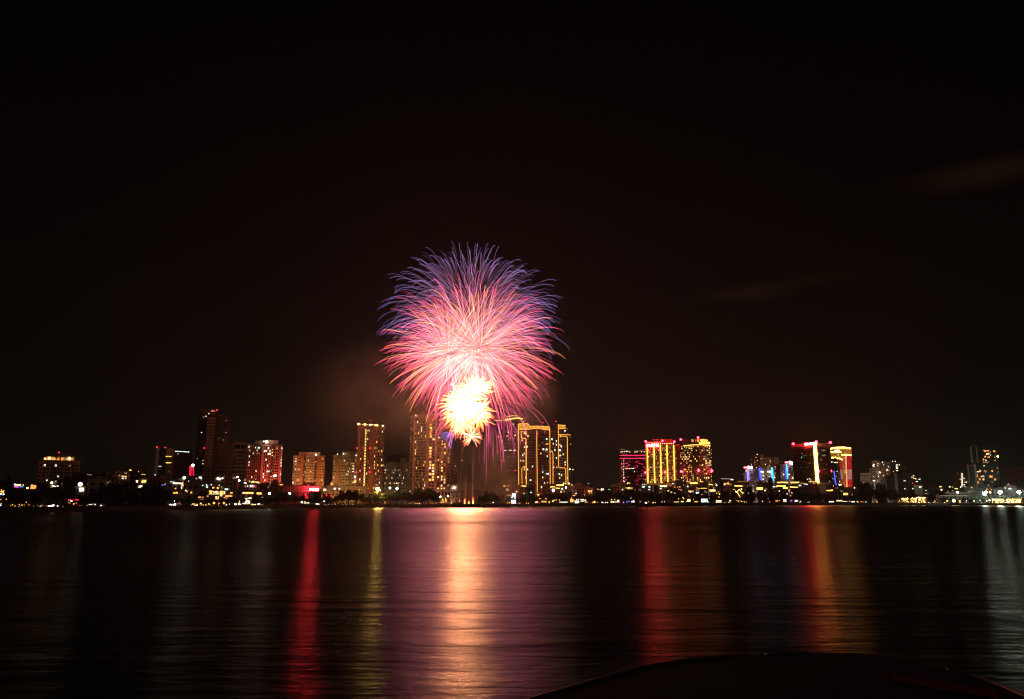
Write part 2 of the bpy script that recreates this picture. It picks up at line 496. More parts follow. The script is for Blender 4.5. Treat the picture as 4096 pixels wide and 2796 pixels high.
burst('white gold burst at the left foot of the bright cluster', 1840, 1655, 74, 125, HOTR, 34, g=0.1, k=1.5, r=0.28, jitter=0.2, gain=0.9, dep=6, core=12, group=H)
burst('orange tipped burst at the right side of the bright cluster', 1918, 1640, 64, 100, HOTR, 35, g=0.08, k=1.5, r=0.26, jitter=0.2, gain=0.8, dep=2, core=4, group=H)
burst('orange burst with a flat foot at the lower right of the bright cluster', 1910, 1672, 64, 80, HOTR, 36, g=0.04, k=1.5, r=0.26, jitter=0.2, gain=0.75, dep=-8, core=2, group=H)
burst('small cream burst hanging under the bright cluster at the left', 1852, 1702, 60, 70, SPK, 37, g=0.1, k=1.4, r=0.24, gain=0.9, dep=8, core=2, group=H)
burst('small faint orange burst lowest left under the bright cluster', 1828, 1722, 36, 40, SPK, 38, g=0.1, k=1.5, r=0.26, gain=0.55, dep=3, group=H)
burst('small dandelion burst with red tips lowest of all', 1888, 1745, 46, 64, SPK, 39, g=0.07, k=1.2, r=0.26, gain=1.2, dep=-6, core=2, t0=0.05, group=H)
burst('faint blue violet burst low at the left above the tower block', 1815, 1730, 52, 34, [(0, (0.2, 0.1, 0.3)), (1, (0.08, 0.06, 0.3))], 40, g=0.25, k=1.8, r=0.26, gain=0.8, dep=14, keep=lambda d: d.x < -0.1 and d.z < 0.35, group=G)
burst('dim violet side burst behind the lower left of the bright cluster', 1850, 1620, 130, 40, MAG, 41, g=0.35, k=2.0, r=0.28, gain=0.7, dep=18, keep=lambda d: d.x < -0.2, group=G)

# rising shells and the fountains they start from
def riser(label, p0, p1, bend, r, col, gain, seed):
    a = at(p0[0], p0[1], FD); b = at(p1[0], p1[1], FD)
    th = thing('rising_shell', label, 'firework', a, 0, 'rising shell trails above the launch barge')
    rs = random.Random(seed)
    f = Fire()
    n = 16; pts = []; cols = []
    for i in range(n):
        t = i / (n - 1)
        p = a.lerp(b, t) - a
        p.x += bend * PX * math.sin(t * math.pi) + rs.uniform(-0.1, 0.1)
        pts.append(p)
        cols.append(tuple(x * gain * 0.27 * (1.2 - 0.7 * t) * rs.uniform(0.8, 1.2) for x in col))
    f.trail(pts, r, cols, 4)
    link('spark_trail', f.mesh('spark_trail'), th)
    return th
OC = (0.55, 0.14, 0.05)
riser('tall orange trail rising at the left from beside the dragon', (1837, 2008), (1845, 1765), 2, 0.30, OC, 0.7, 1)
riser('faint orange trail just left of the tall left trail', (1834, 1990), (1832, 1770), -2, 0.22, OC, 0.3, 2)
riser('thin leaning orange trail in the middle reaching half height', (1858, 2008), (1868, 1882), 1, 0.26, OC, 0.8, 3)
riser('faint curved trail between the middle and left trails', (1857, 1985), (1843, 1790), 6, 0.2, OC, 0.3, 4)
riser('tall straight orange trail below the dandelion burst', (1891, 2008), (1893, 1785), -1, 0.32, OC, 0.8, 5)
riser('faint orange trail right beside the tall straight trail', (1893, 1990), (1900, 1800), 2, 0.22, OC, 0.3, 6)
def fountain(label, px, h, gain, seed):
    a = at(px, 2014, FD); rs = random.Random(seed)
    th = thing('spark_fountain', label, 'firework', a, 0, 'spark fountains burning on the launch barge')
    f = Fire()
    for i in range(26):
        d = Vector((rs.gauss(0, 0.10), rs.gauss(0, 0.10), 1)); L = h * PX * rs.uniform(0.35, 1)
        pts = [d * L * t - Vector((0, 0, 0.12 * L * t * t)) for t in (0, 0.33, 0.66, 1)]
        f.trail(pts, 0.13, [tuple(x * gain for x in c) for c in ((1.2, 0.3, 0.06), (0.9, 0.16, 0.04), (0.6, 0.08, 0.02), (0.25, 0.03, 0.01))])
    o = link('sparks', f.mesh('sparks'), th); o['kind'] = 'stuff'
    f = Fire(); f.ball((0, 0, 0), 0.35, 8, 6); f.heat = [(3 * gain, 0.7 * gain, 0.12 * gain)] * len(f.v)
    link('burst_core', f.mesh('burst_core'), th)
fountain('orange spark fountain beside the left dragon', 1838, 16, 0.6, 1)
fountain('narrow orange spark fountain second from the left dragon', 1859, 26, 0.9, 2)
fountain('short wide orange spark fountain in the middle of the barge', 1876, 14, 1.0, 3)
fountain('brightest orange spark fountain nearest the right dragon', 1892, 30, 1.2, 4)

# ================================================================== the city
LAND = [(345, 'the lone apartment block'), (610, 'the dark wooded point'), (775, 'the twin dark offices'), (985, 'the tallest dark tower'),
        (1140, 'the red lit tower'), (1315, 'the first cream tower'), (1432, 'the second cream tower'), (1545, 'the crown lamp tower'),
        (1636, 'the mansard block'), (1820, 'the pink lit tower'), (2065, 'the orange smoke'), (2300, 'the gold outlined tower'),
        (2470, 'the radio mast'), (2582, 'the red dashed tower'), (2715, 'the yellow striped hotel'), (2860, 'the curved hotel'),
        (3170, 'the blue striped blocks'), (3320, 'the gold edged office'), (3425, 'the red banded tower'), (3640, 'the pale stepped blocks'),
        (3865, 'the small far tower'), (9999, 'the dark green tower')]
def land(px): return next(n_ for lim, n_ in LAND if px < lim)
ORD = ['', 'first', 'second', 'third', 'fourth', 'fifth', 'sixth', 'seventh', 'eighth', 'ninth', 'tenth', 'eleventh', 'twelfth', 'thirteenth',
       'fourteenth', 'fifteenth', 'sixteenth', 'seventeenth', 'eighteenth', 'nineteenth', 'twentieth']
def ordinal(n_):
    return ORD[n_] if n_ <= 20 else {2: 'twenty-', 3: 'thirty-', 4: 'forty-', 5: 'fifty-'}[n_ // 10] + ORD[n_ % 10] if n_ % 10 else {3: 'thirtieth', 4: 'fortieth', 5: 'fiftieth'}[n_ // 10]
_q = {}
def enlist(o, px, phrase, place):
    """remember a thing that many others resemble; its label is written at the end, when all are known"""
    _q.setdefault((phrase, place, land(px)), []).append((px, o))
def write_labels():
    for (phrase, place, lm), rows in _q.items():
        rows.sort(key=lambda r_: r_[0])
        for i, (px, o) in enumerate(rows):
            if len(rows) == 1: o['label'] = f'{phrase} {place} {lm}'
            elif i == 0: o['label'] = f'leftmost {phrase} {place} {lm}'
            elif i == len(rows) - 1: o['label'] = f'rightmost {phrase} {place} {lm}'
            else: o['label'] = f'{ordinal(i + 1)} from left {phrase} {place} {lm}'

GLASS = solid('dark_window_glass', (0.012, 0.012, 0.014), 0.25, 0.3, 0.3)
WALL = {
    'white': solid('white_render', (0.48, 0.46, 0.43), 0.85), 'cream': solid('cream_render', (0.44, 0.36, 0.24), 0.85),
    'amber': solid('ochre_render', (0.42, 0.22, 0.09), 0.85), 'pink': solid('salmon_render', (0.46, 0.25, 0.19), 0.85),
    'brick': solid('brick_wall', (0.26, 0.11, 0.07), 0.9), 'grey': solid('grey_concrete', (0.22, 0.21, 0.20), 0.88),
    'dark': solid('dark_cladding', (0.035, 0.033, 0.034), 0.6), 'glass': solid('curtain_glass', (0.02, 0.024, 0.026), 0.18, 0.3, 0.05),
    'tan': solid('tan_render', (0.34, 0.25, 0.17), 0.85), 'brown': solid('brown_cladding', (0.16, 0.09, 0.06), 0.8),
    'green': solid('green_glass', (0.012, 0.03, 0.028), 0.25), 'pale': solid('pale_green_fin', (0.34, 0.36, 0.24), 0.8),
    'roof': solid('roof_tiles', (0.07, 0.04, 0.035), 0.9, 0.3, 0.5), 'steel': solid('painted_steel', (0.12, 0.12, 0.12), 0.5, 0.1),
    'purple': solid('tinted_glass', (0.06, 0.045, 0.05), 0.3), 'mauve': solid('mauve_render', (0.40, 0.33, 0.34), 0.85),
}
LIT = {
    'warm': glow('warm_lit_room', (1.0, 0.60, 0.24), 1.5, vary=0.7), 'amber': glow('amber_lit_room', (1.0, 0.38, 0.08), 1.1, vary=0.7),
    'white': glow('white_lit_room', (1.0, 0.86, 0.62), 1.7, vary=0.7), 'cool': glow('cool_lit_room', (0.72, 1.0, 0.88), 1.3, vary=0.7),
    'dim': glow('dim_lit_room', (1.0, 0.62, 0.34), 0.30, vary=0.7), 'yellow': glow('yellow_lit_room', (1.0, 0.70, 0.12), 1.6, vary=0.6),
    'rose': glow('rose_lit_room', (1.0, 0.34, 0.18), 0.7, vary=0.6), 'green': glow('green_lit_room', (0.15, 1.0, 0.45), 0.5, vary=0.5),
    'red': glow('red_lit_room', (1.0, 0.05, 0.06), 1.0, vary=0.4),
}
LAMPC = {'w': (1.0, 0.88, 0.66), 'g': (0.85, 1.0, 0.80), 'y': (1.0, 0.58, 0.11), 'o': (1.0, 0.36, 0.07), 'r': (1.0, 0.012, 0.028),
         'b': (0.10, 0.22, 1.0), 'm': (1.0, 0.15, 0.8), 'c': (0.7, 0.85, 1.0), 'Y': (1.0, 0.78, 0.35), 'G': (0.2, 1.0, 0.4), 'p': (0.35, 0.1, 1.0)}
CNAME = {'w': 'white', 'g': 'greenish white', 'y': 'yellow', 'o': 'orange', 'r': 'red', 'b': 'blue', 'm': 'magenta', 'c': 'bluish white', 'Y': 'golden white', 'G': 'green', 'p': 'violet'}
def lampmat(c, s, sample=False):
    s = round(s, 1)
    return glow(f'{CNAME[c].replace(" ", "_")}_light_{str(s).replace(".", "_")}' + ('_strong' if sample else ''), LAMPC[c], s, sample)

_wm = {}
def win_mesh(w_, h_, mat, d=0.25):
    k_ = (round(w_, 1), round(h_, 1), mat.name)
    if k_ not in _wm:
        _wm[k_] = MB().box(-w_ / 2, w_ / 2, -d / 2, d / 2, -h_ / 2, h_ / 2).mesh('window', mat)
    return _wm[k_]

class Bld:
    def __init__(s, name, label, cat, px0, px1, D, group=None, base=BANK):
        pxc = (px0 + px1) / 2
        c = at(pxc, 1950, D)
        s.n = Vector((c.x, c.y)).normalized()
        s.c = Vector((c.x, c.y)); s.base = base; s.px = pxc; s.D = D
        s.rz = math.atan2(s.n.y, s.n.x) - math.pi / 2
        s.th = thing(name, label, cat, (c.x, c.y, base), s.rz, group)
        s.wins = []; s.rs = random.Random(int(px0 * 7 + px1))
    def uz(s, px, py, v=0.0):
        d = ray(px, py)
        t = (s.c.dot(s.n) + v) / (d.x * s.n.x + d.y * s.n.y)
        return (d.x * s.n.y - d.y * s.n.x) * t - 0.0, CAMH + d.z * t - s.base
    def u(s, px, v=0.0, py=1900):
        d = ray(px, py); t = (s.c.dot(s.n) + v) / (d.x * s.n.x + d.y * s.n.y)
        x, y = d.x * t - s.c.x, d.y * t - s.c.y
        return x * s.n.y - y * s.n.x
    def z(s, py, v=0.0, px=None):
        px = s.px if px is None else px
        d = ray(px, py); t = (s.c.dot(s.n) + v) / (d.x * s.n.x + d.y * s.n.y)
        return CAMH + d.z * t - s.base
    def P(s, px, py, v=0.0): return Vector((s.u(px, v, py), v, s.z(py, v, px)))
    def block(s, px0, px1, ytop, v0, v1, wall, ybot=None, name='wall', cap=0.9, py=1900):
        """a body of the building between two photo columns, with a parapet"""
        u0, u1, z1 = s.u(px0, v0, py), s.u(px1, v0, py), s.z(ytop, v0, (px0 + px1) / 2)
        z0 = -1.0 if ybot is None else s.z(ybot, v0, (px0 + px1) / 2)
        m = MB().box(u0, u1, v0, v1, z0, z1)
        if cap:
            m.box(u0 - 0.35, u1 + 0.35, v0 - 0.35, v0 + 0.4, z1 - cap, z1 + 0.5)
            m.box(u0 - 0.35, u0 + 0.4, v0 + 0.4, v1, z1 - cap, z1 + 0.5)
            m.box(u1 - 0.4, u1 + 0.35, v0 + 0.4, v1, z1 - cap, z1 + 0.5)
        part(name, m, WALL[wall], s.th)
        return u0, u1, z0, z1
    def facade(s, p0, p1, z0, z1, ncol, wf=0.5, hf=0.5, lit=0.12, pal=('warm', 'white'), fl=3.3, skip=(), off=0.12, litcols=None, dark=True, rows=None):
        p0 = Vector(p0); p1 = Vector(p1); d = p1 - p0; L = d.length; ang = math.atan2(d.y, d.x)
        nrm = Vector((d.y, -d.x)).normalized()
        nf = rows or max(1, int((z1 - z0) / fl))
        fh = (z1 - z0) / nf
        for i in range(nf):
            for j in range(ncol):
                if j in skip: continue
                q = p0 + d * ((j + 0.5) / ncol) + nrm * off
                pr = litcols.get(j, lit) if litcols else lit
                on = s.rs.random() < pr
                if not on and not dark: continue
                m = LIT[s.rs.choice(pal)] if on else GLASS
                w_ = L / ncol * wf; h_ = fh * hf
                if on: w_ *= s.rs.choice((0.75, 1, 1)); h_ *= s.rs.choice((0.8, 1, 1))
                s.wins.append((q.x, q.y, z0 + fh * (i + 0.5), ang, w_, h_, m, on))
    def win(s, px, py, wpx, hpx, key, v=0.0, strong=None):
        p = s.P(px, py, v - 0.2); k_ = s.D / F
        m = LIT[key] if key in LIT else lampmat(key, strong or 2.0, (strong or 0) > 4)
        s.wins.append((p.x, p.y, p.z, 0, wpx * k_, hpx * k_, m, True))
    def strip(s, pts, r, mat, v=-0.6, name='light_strip', n_=5):
        """light tube laid over the facade, given by photo points"""
        m = MB().tube([s.P(a, b, v) for a, b in pts], r, n_)
        return part(name, m, mat, s.th)
    def lamp(s, px, py, r, mat, v=-0.5, name='lamp', stem=0.0):
        p = s.P(px, py, v)
        o = part(name, MB().ball((0, 0, 0), r, 8, 6), mat, s.th); o.location = p
        if stem:
            part('lamp_mast', MB().tube([(p.x, p.y, p.z - stem), (p.x, p.y, p.z - r)], 0.15, 5), WALL['steel'], s.th)
        return o
    def spots(s, lst, key, strong, r, v=-0.5, name='lamp'):
        for a, b in lst: s.lamp(a, b, r, lampmat(key, strong), v, name)
    def ledges(s, u0, u1, v, z0, z1, fl, wall, every=1, h=0.35, out_=0.35):
        m = MB(); n_ = int((z1 - z0) / fl)
        for i in range(0, n_ + 1, every):
            z_ = z0 + i * (z1 - z0) / max(1, n_)
            m.box(u0 - 0.05, u1 + 0.05, v - out_, v - 0.02, z_ - h / 2, z_ + h / 2)
        part('ledges', m, WALL[wall], s.th, kind='stuff')
    def fins(s, u0, u1, v, z0, z1, n_, wall, w_=0.5, out_=0.5):
        m = MB()
        for i in range(n_ + 1):
            x = u0 + (u1 - u0) * i / n_
            m.box(x - w_ / 2, x + w_ / 2, v - out_, v - 0.01, z0, z1)
        part('fins', m, WALL[wall], s.th, kind='stuff')
    def done(s):
        on = [x for x in s.wins if x[7]]; off = [x for x in s.wins if not x[7]]
        on.sort(key=lambda x: -x[4] * x[5])
        solo = on[:100]; room = 100 - len(solo)
        if len(off) <= room: solo += off; off = []
        for (x, y, z, a, w_, h_, m, _) in solo:
            link('window', win_mesh(w_, h_, m), s.th, (x, y, z), a)
        for rest, nm in ((on[100:], 'lit_windows'), (off, 'windows')):
            if not rest: continue
            mb = MB(); mats = []; idx = []
            for (x, y, z, a, w_, h_, m, _) in rest:
                ca, sa = math.cos(a), math.sin(a)
                q = MB().box(-w_ / 2, w_ / 2, -0.12, 0.12, -h_ / 2, h_ / 2)
                mb.add([(x + px_ * ca - py_ * sa, y + px_ * sa + py_ * ca, z + pz_) for px_, py_, pz_ in q.v], q.f)
                if m not in mats: mats.append(m)
                idx += [mats.index(m)] * 6
            me = mb.mesh(nm)
            for m in mats: me.materials.append(m)
            me.polygons.foreach_set('material_index', idx)
            o = link(nm, me, s.th); o['kind'] = 'stuff'
        return s.th

RED1 = lampmat('r', 9.0, True)
RED2 = lampmat('r', 45.0, True)
def beacons(b, pts, r=0.7, mat=None, v=-1.0, stem=2.0):
    for px, py in pts: b.lamp(px, py, r, mat or RED1, v, 'beacon', stem)
def hip(b, px0, px1, ytop, ybot, v0, v1, inset, wall='roof', name='roof'):
    u0, u1 = b.u(px0, v0), b.u(px1, v0); i_ = inset * b.D / F
    part(name, MB().frustum((u0, u1, v0, v1), (u0 + i_, u1 - i_, v0 + i_, max(v0 + i_ + 0.5, v1 - i_)), b.z(ybot, v0), b.z(ytop, v0)), WALL[wall], b.th)
def flood(b, px, v, zt, col, watts, z0=3, size=2.0, ang=75):
    l = bpy.data.lights.new('floodlight', 'SPOT'); l.energy = watts; l.color = col; l.shadow_soft_size = size; l.spot_size = R(ang); l.spot_blend = 0.8
    o = bpy.data.objects.new('floodlight', l); COL.objects.link(o); o.parent = b.th
    p = Vector((b.u(px), v, z0)); o.location = p
    o.rotation_euler = (Vector((b.u(px), 0, zt)) - p).to_track_quat('-Z', 'Y').to_euler()

# ---- lone apartment block at far left
b = Bld('apartment_block', 'lone pale apartment block with a glowing orange penthouse, at far left', 'apartment building', 150, 316, 800)
x0, x1, z0, z1 = b.block(152, 314, 1843, 0, 20, 'tan')
b.block(150, 168, 1845, -1.2, 0, 'pink', name='bay'); b.block(296, 316, 1845, -1.0, 0, 'tan', name='bay')
b.block(226, 240, 1843, -1.2, 0, 'tan', name='bay')
b.facade((b.u(168), 0), (b.u(226), 0), 4, z1 - 2.5, 4, 0.5, 0.5, 0.2, ('cool', 'white', 'dim'), 3.1)
b.facade((b.u(240), 0), (b.u(296), 0), 4, z1 - 2.5, 4, 0.5, 0.5, 0.25, ('cool', 'yellow', 'white', 'dim'), 3.1)
b.facade((b.u(150), -1.2), (b.u(168), -1.2), 4, z1 - 2.5, 1, 0.4, 0.4, 0.05, ('dim',), 3.1)
b.facade((b.u(297), -1.0), (b.u(315), -1.0), 4, z1 - 2.5, 1, 0.4, 0.4, 0.08, ('dim', 'white'), 3.1)
b.facade((b.u(226), -1.2), (b.u(240), -1.2), 4, z1 - 2.5, 1, 0.6, 0.4, 0.15, ('cool',), 3.1)
b.ledges(b.u(168), b.u(226), 0, 4, z1 - 2, 3.1, 'tan'); b.ledges(b.u(240), b.u(296), 0, 4, z1 - 2, 3.1, 'tan')
b.block(178, 293, 1828, 3, 16, 'tan', 1843, 'penthouse', 0.5)
for a, c_ in ((181, 'warm'), (190, 'amber'), (199, 'amber'), (208, 'amber'), (217, 'amber'), (232, 'amber'), (250, 'amber'), (262, 'dim'), (270, 'amber'), (279, 'warm'), (289, 'amber')):
    b.win(a, 1836, 8, 10, c_, 3)
b.lamp(198, 1833, 1.0, lampmat('y', 10, True), 2); b.lamp(277, 1833, 1.0, lampmat('y', 10, True), 2)
b.block(225, 258, 1820, 6, 14, 'tan', 1830, 'plant_room', 0.4)
beacons(b, [(236, 1810)], 0.5, v=8, stem=2.6)
b.done()

# ---- twin dark offices
b = Bld('office_slab', 'slim dark office slab with a pale left edge and two red roof beacons', 'office building', 616, 690, 1000)
b.block(617, 629, 1791, -1, 22, 'white', name='fin_wall')
b.block(629, 659, 1799, 0, 22, 'glass'); x0, x1, z0, z1 = b.block(659, 690, 1795, -0.8, 22, 'tan')
b.facade((x0, -0.8), (x1, -0.8), 22, z1 - 3, 5, 0.5, 0.35, 0.02, ('dim',), 3.9)
for yy in (1826, 1851):
    for k_ in range(5): b.win(665 + k_ * 4.6, yy, 3.2, 3.2, 'yellow', -0.8)
b.facade((b.u(630), 0), (b.u(658), 0), 4, b.z(1880), 5, 0.8, 0.3, 0.22, ('yellow', 'dim', 'cool'), 4, dark=False)
b.win(639, 1865, 10, 3, 'cool'); b.win(620, 1899, 3, 4, 'cool', -1)
b.fins(b.u(630), b.u(658), 0, 0, b.z(1801), 8, 'steel', 0.3, 0.4)
beacons(b, [(627, 1788), (661, 1790)], 0.6, v=1)
b.done()
b = Bld('office_block', 'broad black glass office block with a faint pale strip under its roof', 'office building', 691, 761, 1060)
x0, x1, z0, z1 = b.block(691, 761, 1800, 0, 26, 'glass')
b.fins(x0, x1, 0, 0, z1, 14, 'dark', 0.4, 0.5)
b.strip([(701, 1805), (727, 1806), (757, 1808)], 0.5, LIT['cool'], -0.7); b.win(712, 1816, 4, 5, 'dim', -0.5)
b.ledges(x0, x1, 0, 6, z1 - 2, 4, 'dark')
b.done()

# ---- tallest dark tower
b = Bld('office_tower', 'tallest tower of the skyline, dark glass with a pale perforated stripe, dark against the sky', 'tower', 780, 916, 1100)
x0, x1, z0, z1 = b.block(782, 822, 1656, 1, 30, 'glass', py=1800)
b.block(803, 866, 1638, 8, 26, 'brown', 1662, 'plant_room', 0.6, py=1650)
xa, xb, _, zb = b.block(820, 853, 1669, -1, 30, 'pink', py=1800)
xc, xd, _, zc = b.block(853, 914, 1665, 0.5, 30, 'purple', py=1800)
u0, u1 = b.u(853, 0.5), b.u(914, 0.5)
part('roof', MB().frustum((u0, u1, 0.5, 28), (u0 + 3, u1 - 9, 3, 24), b.z(1665), b.z(1656)), WALL['brown'], b.th)
b.facade((xa, -1), (xb, -1), 5, zb - 2, 4, 0.62, 0.42, 0.0, ('dim',), 3.7)
b.fins(xc, xd, 0.5, 0, zc - 2, 12, 'brown', 0.35, 0.4); b.ledges(xc, xd, 0.5, 5, zc - 2, 3.8, 'purple', h=0.25)
b.facade((x0, 1), (x1, 1), 5, z1 - 2, 6, 0.7, 0.6, 0.02, ('dim', 'cool'), 3.8)
for px, py, c_ in ((824, 1665, 'white'), (835, 1655, 'white'), (806, 1730, 'cool'), (905, 1682, 'dim'), (875, 1754, 'dim'), (812, 1842, 'white'), (811, 1855, 'white'), (893, 1760, 'dim'), (904, 1730, 'dim')):
    b.win(px, py, 4, 3, c_, 0)
for k_ in range(4): b.win(846 + k_ * 4, 1642, 2, 9, 'rose', 8)
beacons(b, [(868, 1640)], 0.7, v=8); beacons(b, [(817, 1792)], 0.6, v=-1.4, stem=0)
b.done()

# ---- grid building and its neighbour
b = Bld('office_block', 'brown office block with a pale window grid, right of the tallest tower', 'office building', 866, 982, 1000)
x0, x1, z0, z1 = b.block(866, 932, 1773, 2, 26, 'brown'); xa, xb, _, zb = b.block(932, 977, 1771, 0, 26, 'tan')
b.facade((xa, 0), (xb, 0), 4, zb - 9, 5, 0.66, 0.66, 0.0, ('dim',), 4.2)
b.facade((xa, 0), (xb, 0), zb - 7.5, zb - 1.5, 2, 0.85, 0.8, 0.0, ('dim',), rows=1)
b.facade((x0, 2), (x1, 2), 4, z1 - 12, 6, 0.6, 0.5, 0.0, ('dim',), 4.2)
b.ledges(x0, x1, 2, 4, z1 - 10, 4.2, 'tan'); b.fins(b.u(900, 2), x1, 2, 0, z1 - 12, 4, 'tan', 0.7, 0.6)
b.done()

# ---- red lit tower
b = Bld('apartment_tower', 'apartment tower washed in red light with a brilliant white lamp on its roof', 'tower', 981, 1127, 900)
xa, xb, _, za = b.block(982, 1012, 1777, 3, 26, 'brown'); xc, xd, _, zc = b.block(1012, 1042, 1765, 2, 26, 'brown')
x0, x1, z0, z1 = b.block(1041, 1125, 1781, 0, 26, 'pink')
b.block(1052, 1106, 1762, 5, 22, 'pink', 1782, 'plant_room', 0.6)
part('roof', MB().frustum((b.u(1041), b.u(1126), -0.5, 26), (b.u(1052), b.u(1112), 4, 22), b.z(1781) + 0.6, b.z(1775)), WALL['roof'], b.th)
b.facade((b.u(1050), 0), (b.u(1086), 0), 5, z1 - 1.5, 5, 0.55, 0.6, 0.3, ('white', 'cool', 'dim', 'white'), 3.1)
b.facade((b.u(1090), 0), (b.u(1113), 0), 5, z1 - 1.5, 3, 0.62, 0.6, 0.06, ('cool', 'dim'), 3.1)
b.facade((b.u(1119), 0), (b.u(1125), 0), 5, z1 - 1.5, 1, 0.6, 0.5, 0.8, ('white', 'rose'), 3.1)
b.block(1080, 1090, 1783, -0.9, 0, 'brown', name='bay'); b.facade((b.u(1080), -0.9), (b.u(1089), -0.9), 5, z1 - 3, 1, 0.6, 0.4, 0.6, ('cool', 'yellow', 'dim'), 3.1)
b.facade((xa, 3), (xb, 3), 5, za - 2, 4, 0.5, 0.5, 0.1, ('white', 'dim'), 3.1); b.facade((xc, 2), (xd, 2), 5, zc - 2, 4, 0.45, 0.5, 0.12, ('white', 'dim', 'cool'), 3.1)
b.win(996, 1787, 3, 7, 'white', 2); b.win(1101, 1903, 11, 8, 'white', 0); b.win(1036, 1791, 8, 6, 'cool', 1)
b.lamp(1067, 1767, 1.3, lampmat('w', 30, True), -2, 'roof_lamp'); b.lamp(1055, 1766, 0.6, lampmat('w', 12), -2, 'roof_lamp'); b.spots([(1096, 1905), (1102, 1902)], 'w', 9, 0.7, -0.8)
flood(b, 1090, -50, 20, (1.0, 0.10, 0.07), 150000); b.done()

# ---- the two cream towers
def cream(label, px0, px1, bays, roof, seed_):
    b = Bld('apartment_tower', label, 'tower', px0, px1, 950, 'cream towers with low tiled roofs')
    for i, (a, c_, v_, wall, nc, lit, top) in enumerate(bays):
        x0, x1, z0, z1 = b.block(a, c_, top, v_, 26, wall)
        if nc:
            b.facade((x0, v_), (x1, v_), 4, z1 - 1.5, nc, 0.5, 0.42, lit, ('warm', 'white', 'yellow', 'dim', 'amber'), 3.0)
        b.ledges(x0, x1, v_, z1 - 14, z1 - 4, 5, wall, h=0.6)
    hip(b, roof[0], roof[1], roof[2], roof[3], 3, 22, 14)
    b.block(roof[0] - 4, roof[1] + 4, roof[3], 2, 24, 'cream', roof[3] + 14, 'roof_storey', 0.4)
    return b
b = cream('first cream apartment tower with a dark hipped roof, left of the red roof sign', 1169, 1299,
      [(1170, 1199, 0.5, 'cream', 4, 0.14, 1824), (1199, 1212, -1, 'amber', 0, 0, 1824), (1212, 1222, 1.5, 'brown', 2, 0.3, 1824), (1222, 1256, -0.5, 'cream', 6, 0.10, 1821), (1256, 1266, 3, 'brown', 1, 0.12, 1826), (1266, 1297, 0.2, 'amber', 5, 0.12, 1824)], (1197, 1272, 1800, 1811), 1)
b.lamp(1264, 1819, 0.8, lampmat('w', 6), 0); flood(b, 1200, -60, 20, (1.0, 0.55, 0.22), 60000); flood(b, 1280, -50, 15, (1.0, 0.38, 0.10), 60000); b.done()
b = cream('second cream apartment tower with a dark hipped roof, half behind the crown lamp tower', 1329, 1432,
      [(1330, 1344, 0.5, 'cream', 3, 0.1, 1822), (1344, 1354, -1, 'amber', 0, 0, 1822), (1354, 1378, -0.3, 'cream', 4, 0.06, 1821), (1378, 1406, 0, 'cream', 5, 0.10, 1821), (1406, 1418, -0.8, 'cream', 1, 0.3, 1821), (1418, 1432, 0, 'cream', 2, 0.15, 1821)], (1368, 1428, 1797, 1809), 2)
b.spots([(1350, 1817), (1374, 1815), (1425, 1821)], 'w', 5, 0.6); b.lamp(1420, 1926, 1.0, lampmat('o', 6), -1.2); b.lamp(1420, 1907, 0.9, lampmat('w', 6), -1.2)
flood(b, 1365, -60, 15, (1.0, 0.50, 0.18), 56000); b.done()

# ---- crown lamp tower
b = Bld('apartment_tower', 'tall brown tower with a row of warm lamps crowning its flat roof', 'tower', 1428, 1537, 900)
x0, x1, z0, z1 = b.block(1430, 1513, 1702, 0, 28, 'brick', py=1800); xa, xb, _, za = b.block(1513, 1536, 1706, 2.5, 28, 'brown', py=1800)
b.block(1480, 1492, 1702, -1.2, 0, 'brick', name='bay', py=1800)
b.facade((b.u(1436), 0), (b.u(1452), 0), 3, z1 - 4, 2, 0.55, 0.6, 0.14, ('white', 'dim', 'warm'), 3.1)
b.facade((b.u(1454), 0), (b.u(1461), 0), 3, z1 - 4, 1, 0.75, 0.7, 1.0, ('yellow',), 3.1)
b.facade((b.u(1463), 0), (b.u(1480), 0), 3, z1 - 4, 3, 0.55, 0.6, 0.2, ('warm', 'white', 'dim'), 3.1)
b.facade((b.u(1493), 0), (b.u(1513), 0), 3, z1 - 4, 3, 0.5, 0.6, 0.16, ('warm', 'yellow', 'dim'), 3.1)
b.facade((xa, 2.5), (xb, 2.5), 3, za - 4, 4, 0.5, 0.6, 0.2, ('warm', 'yellow', 'white', 'dim'), 3.1)
b.block(1440, 1500, 1697, 6, 22, 'brown', 1704, 'plant_room', 0.5, py=1700)
for px, r_, s_ in ((1434, 1.1, 14), (1442, 0.4, 3), (1452, 0.5, 4), (1460, 1.0, 12), (1468, 0.4, 4), (1480, 0.7, 8), (1486, 0.9, 10), (1492, 0.5, 5), (1502, 0.9, 10), (1509, 0.9, 12), (1531, 0.8, 10)):
    b.lamp(px, 1696 + (px - 1434) * 0.07, r_, lampmat('y' if r_ > 0.8 else 'Y', s_), -0.8, 'crown_lamp')
beacons(b, [(1483, 1682)], 0.5, v=8, stem=4); beacons(b, [(1427, 1793), (1480, 1793), (1425, 1889), (1478, 1888)], 0.7, v=-1.6, stem=0)
flood(b, 1470, -55, 35, (1.0, 0.42, 0.16), 50000); b.done()

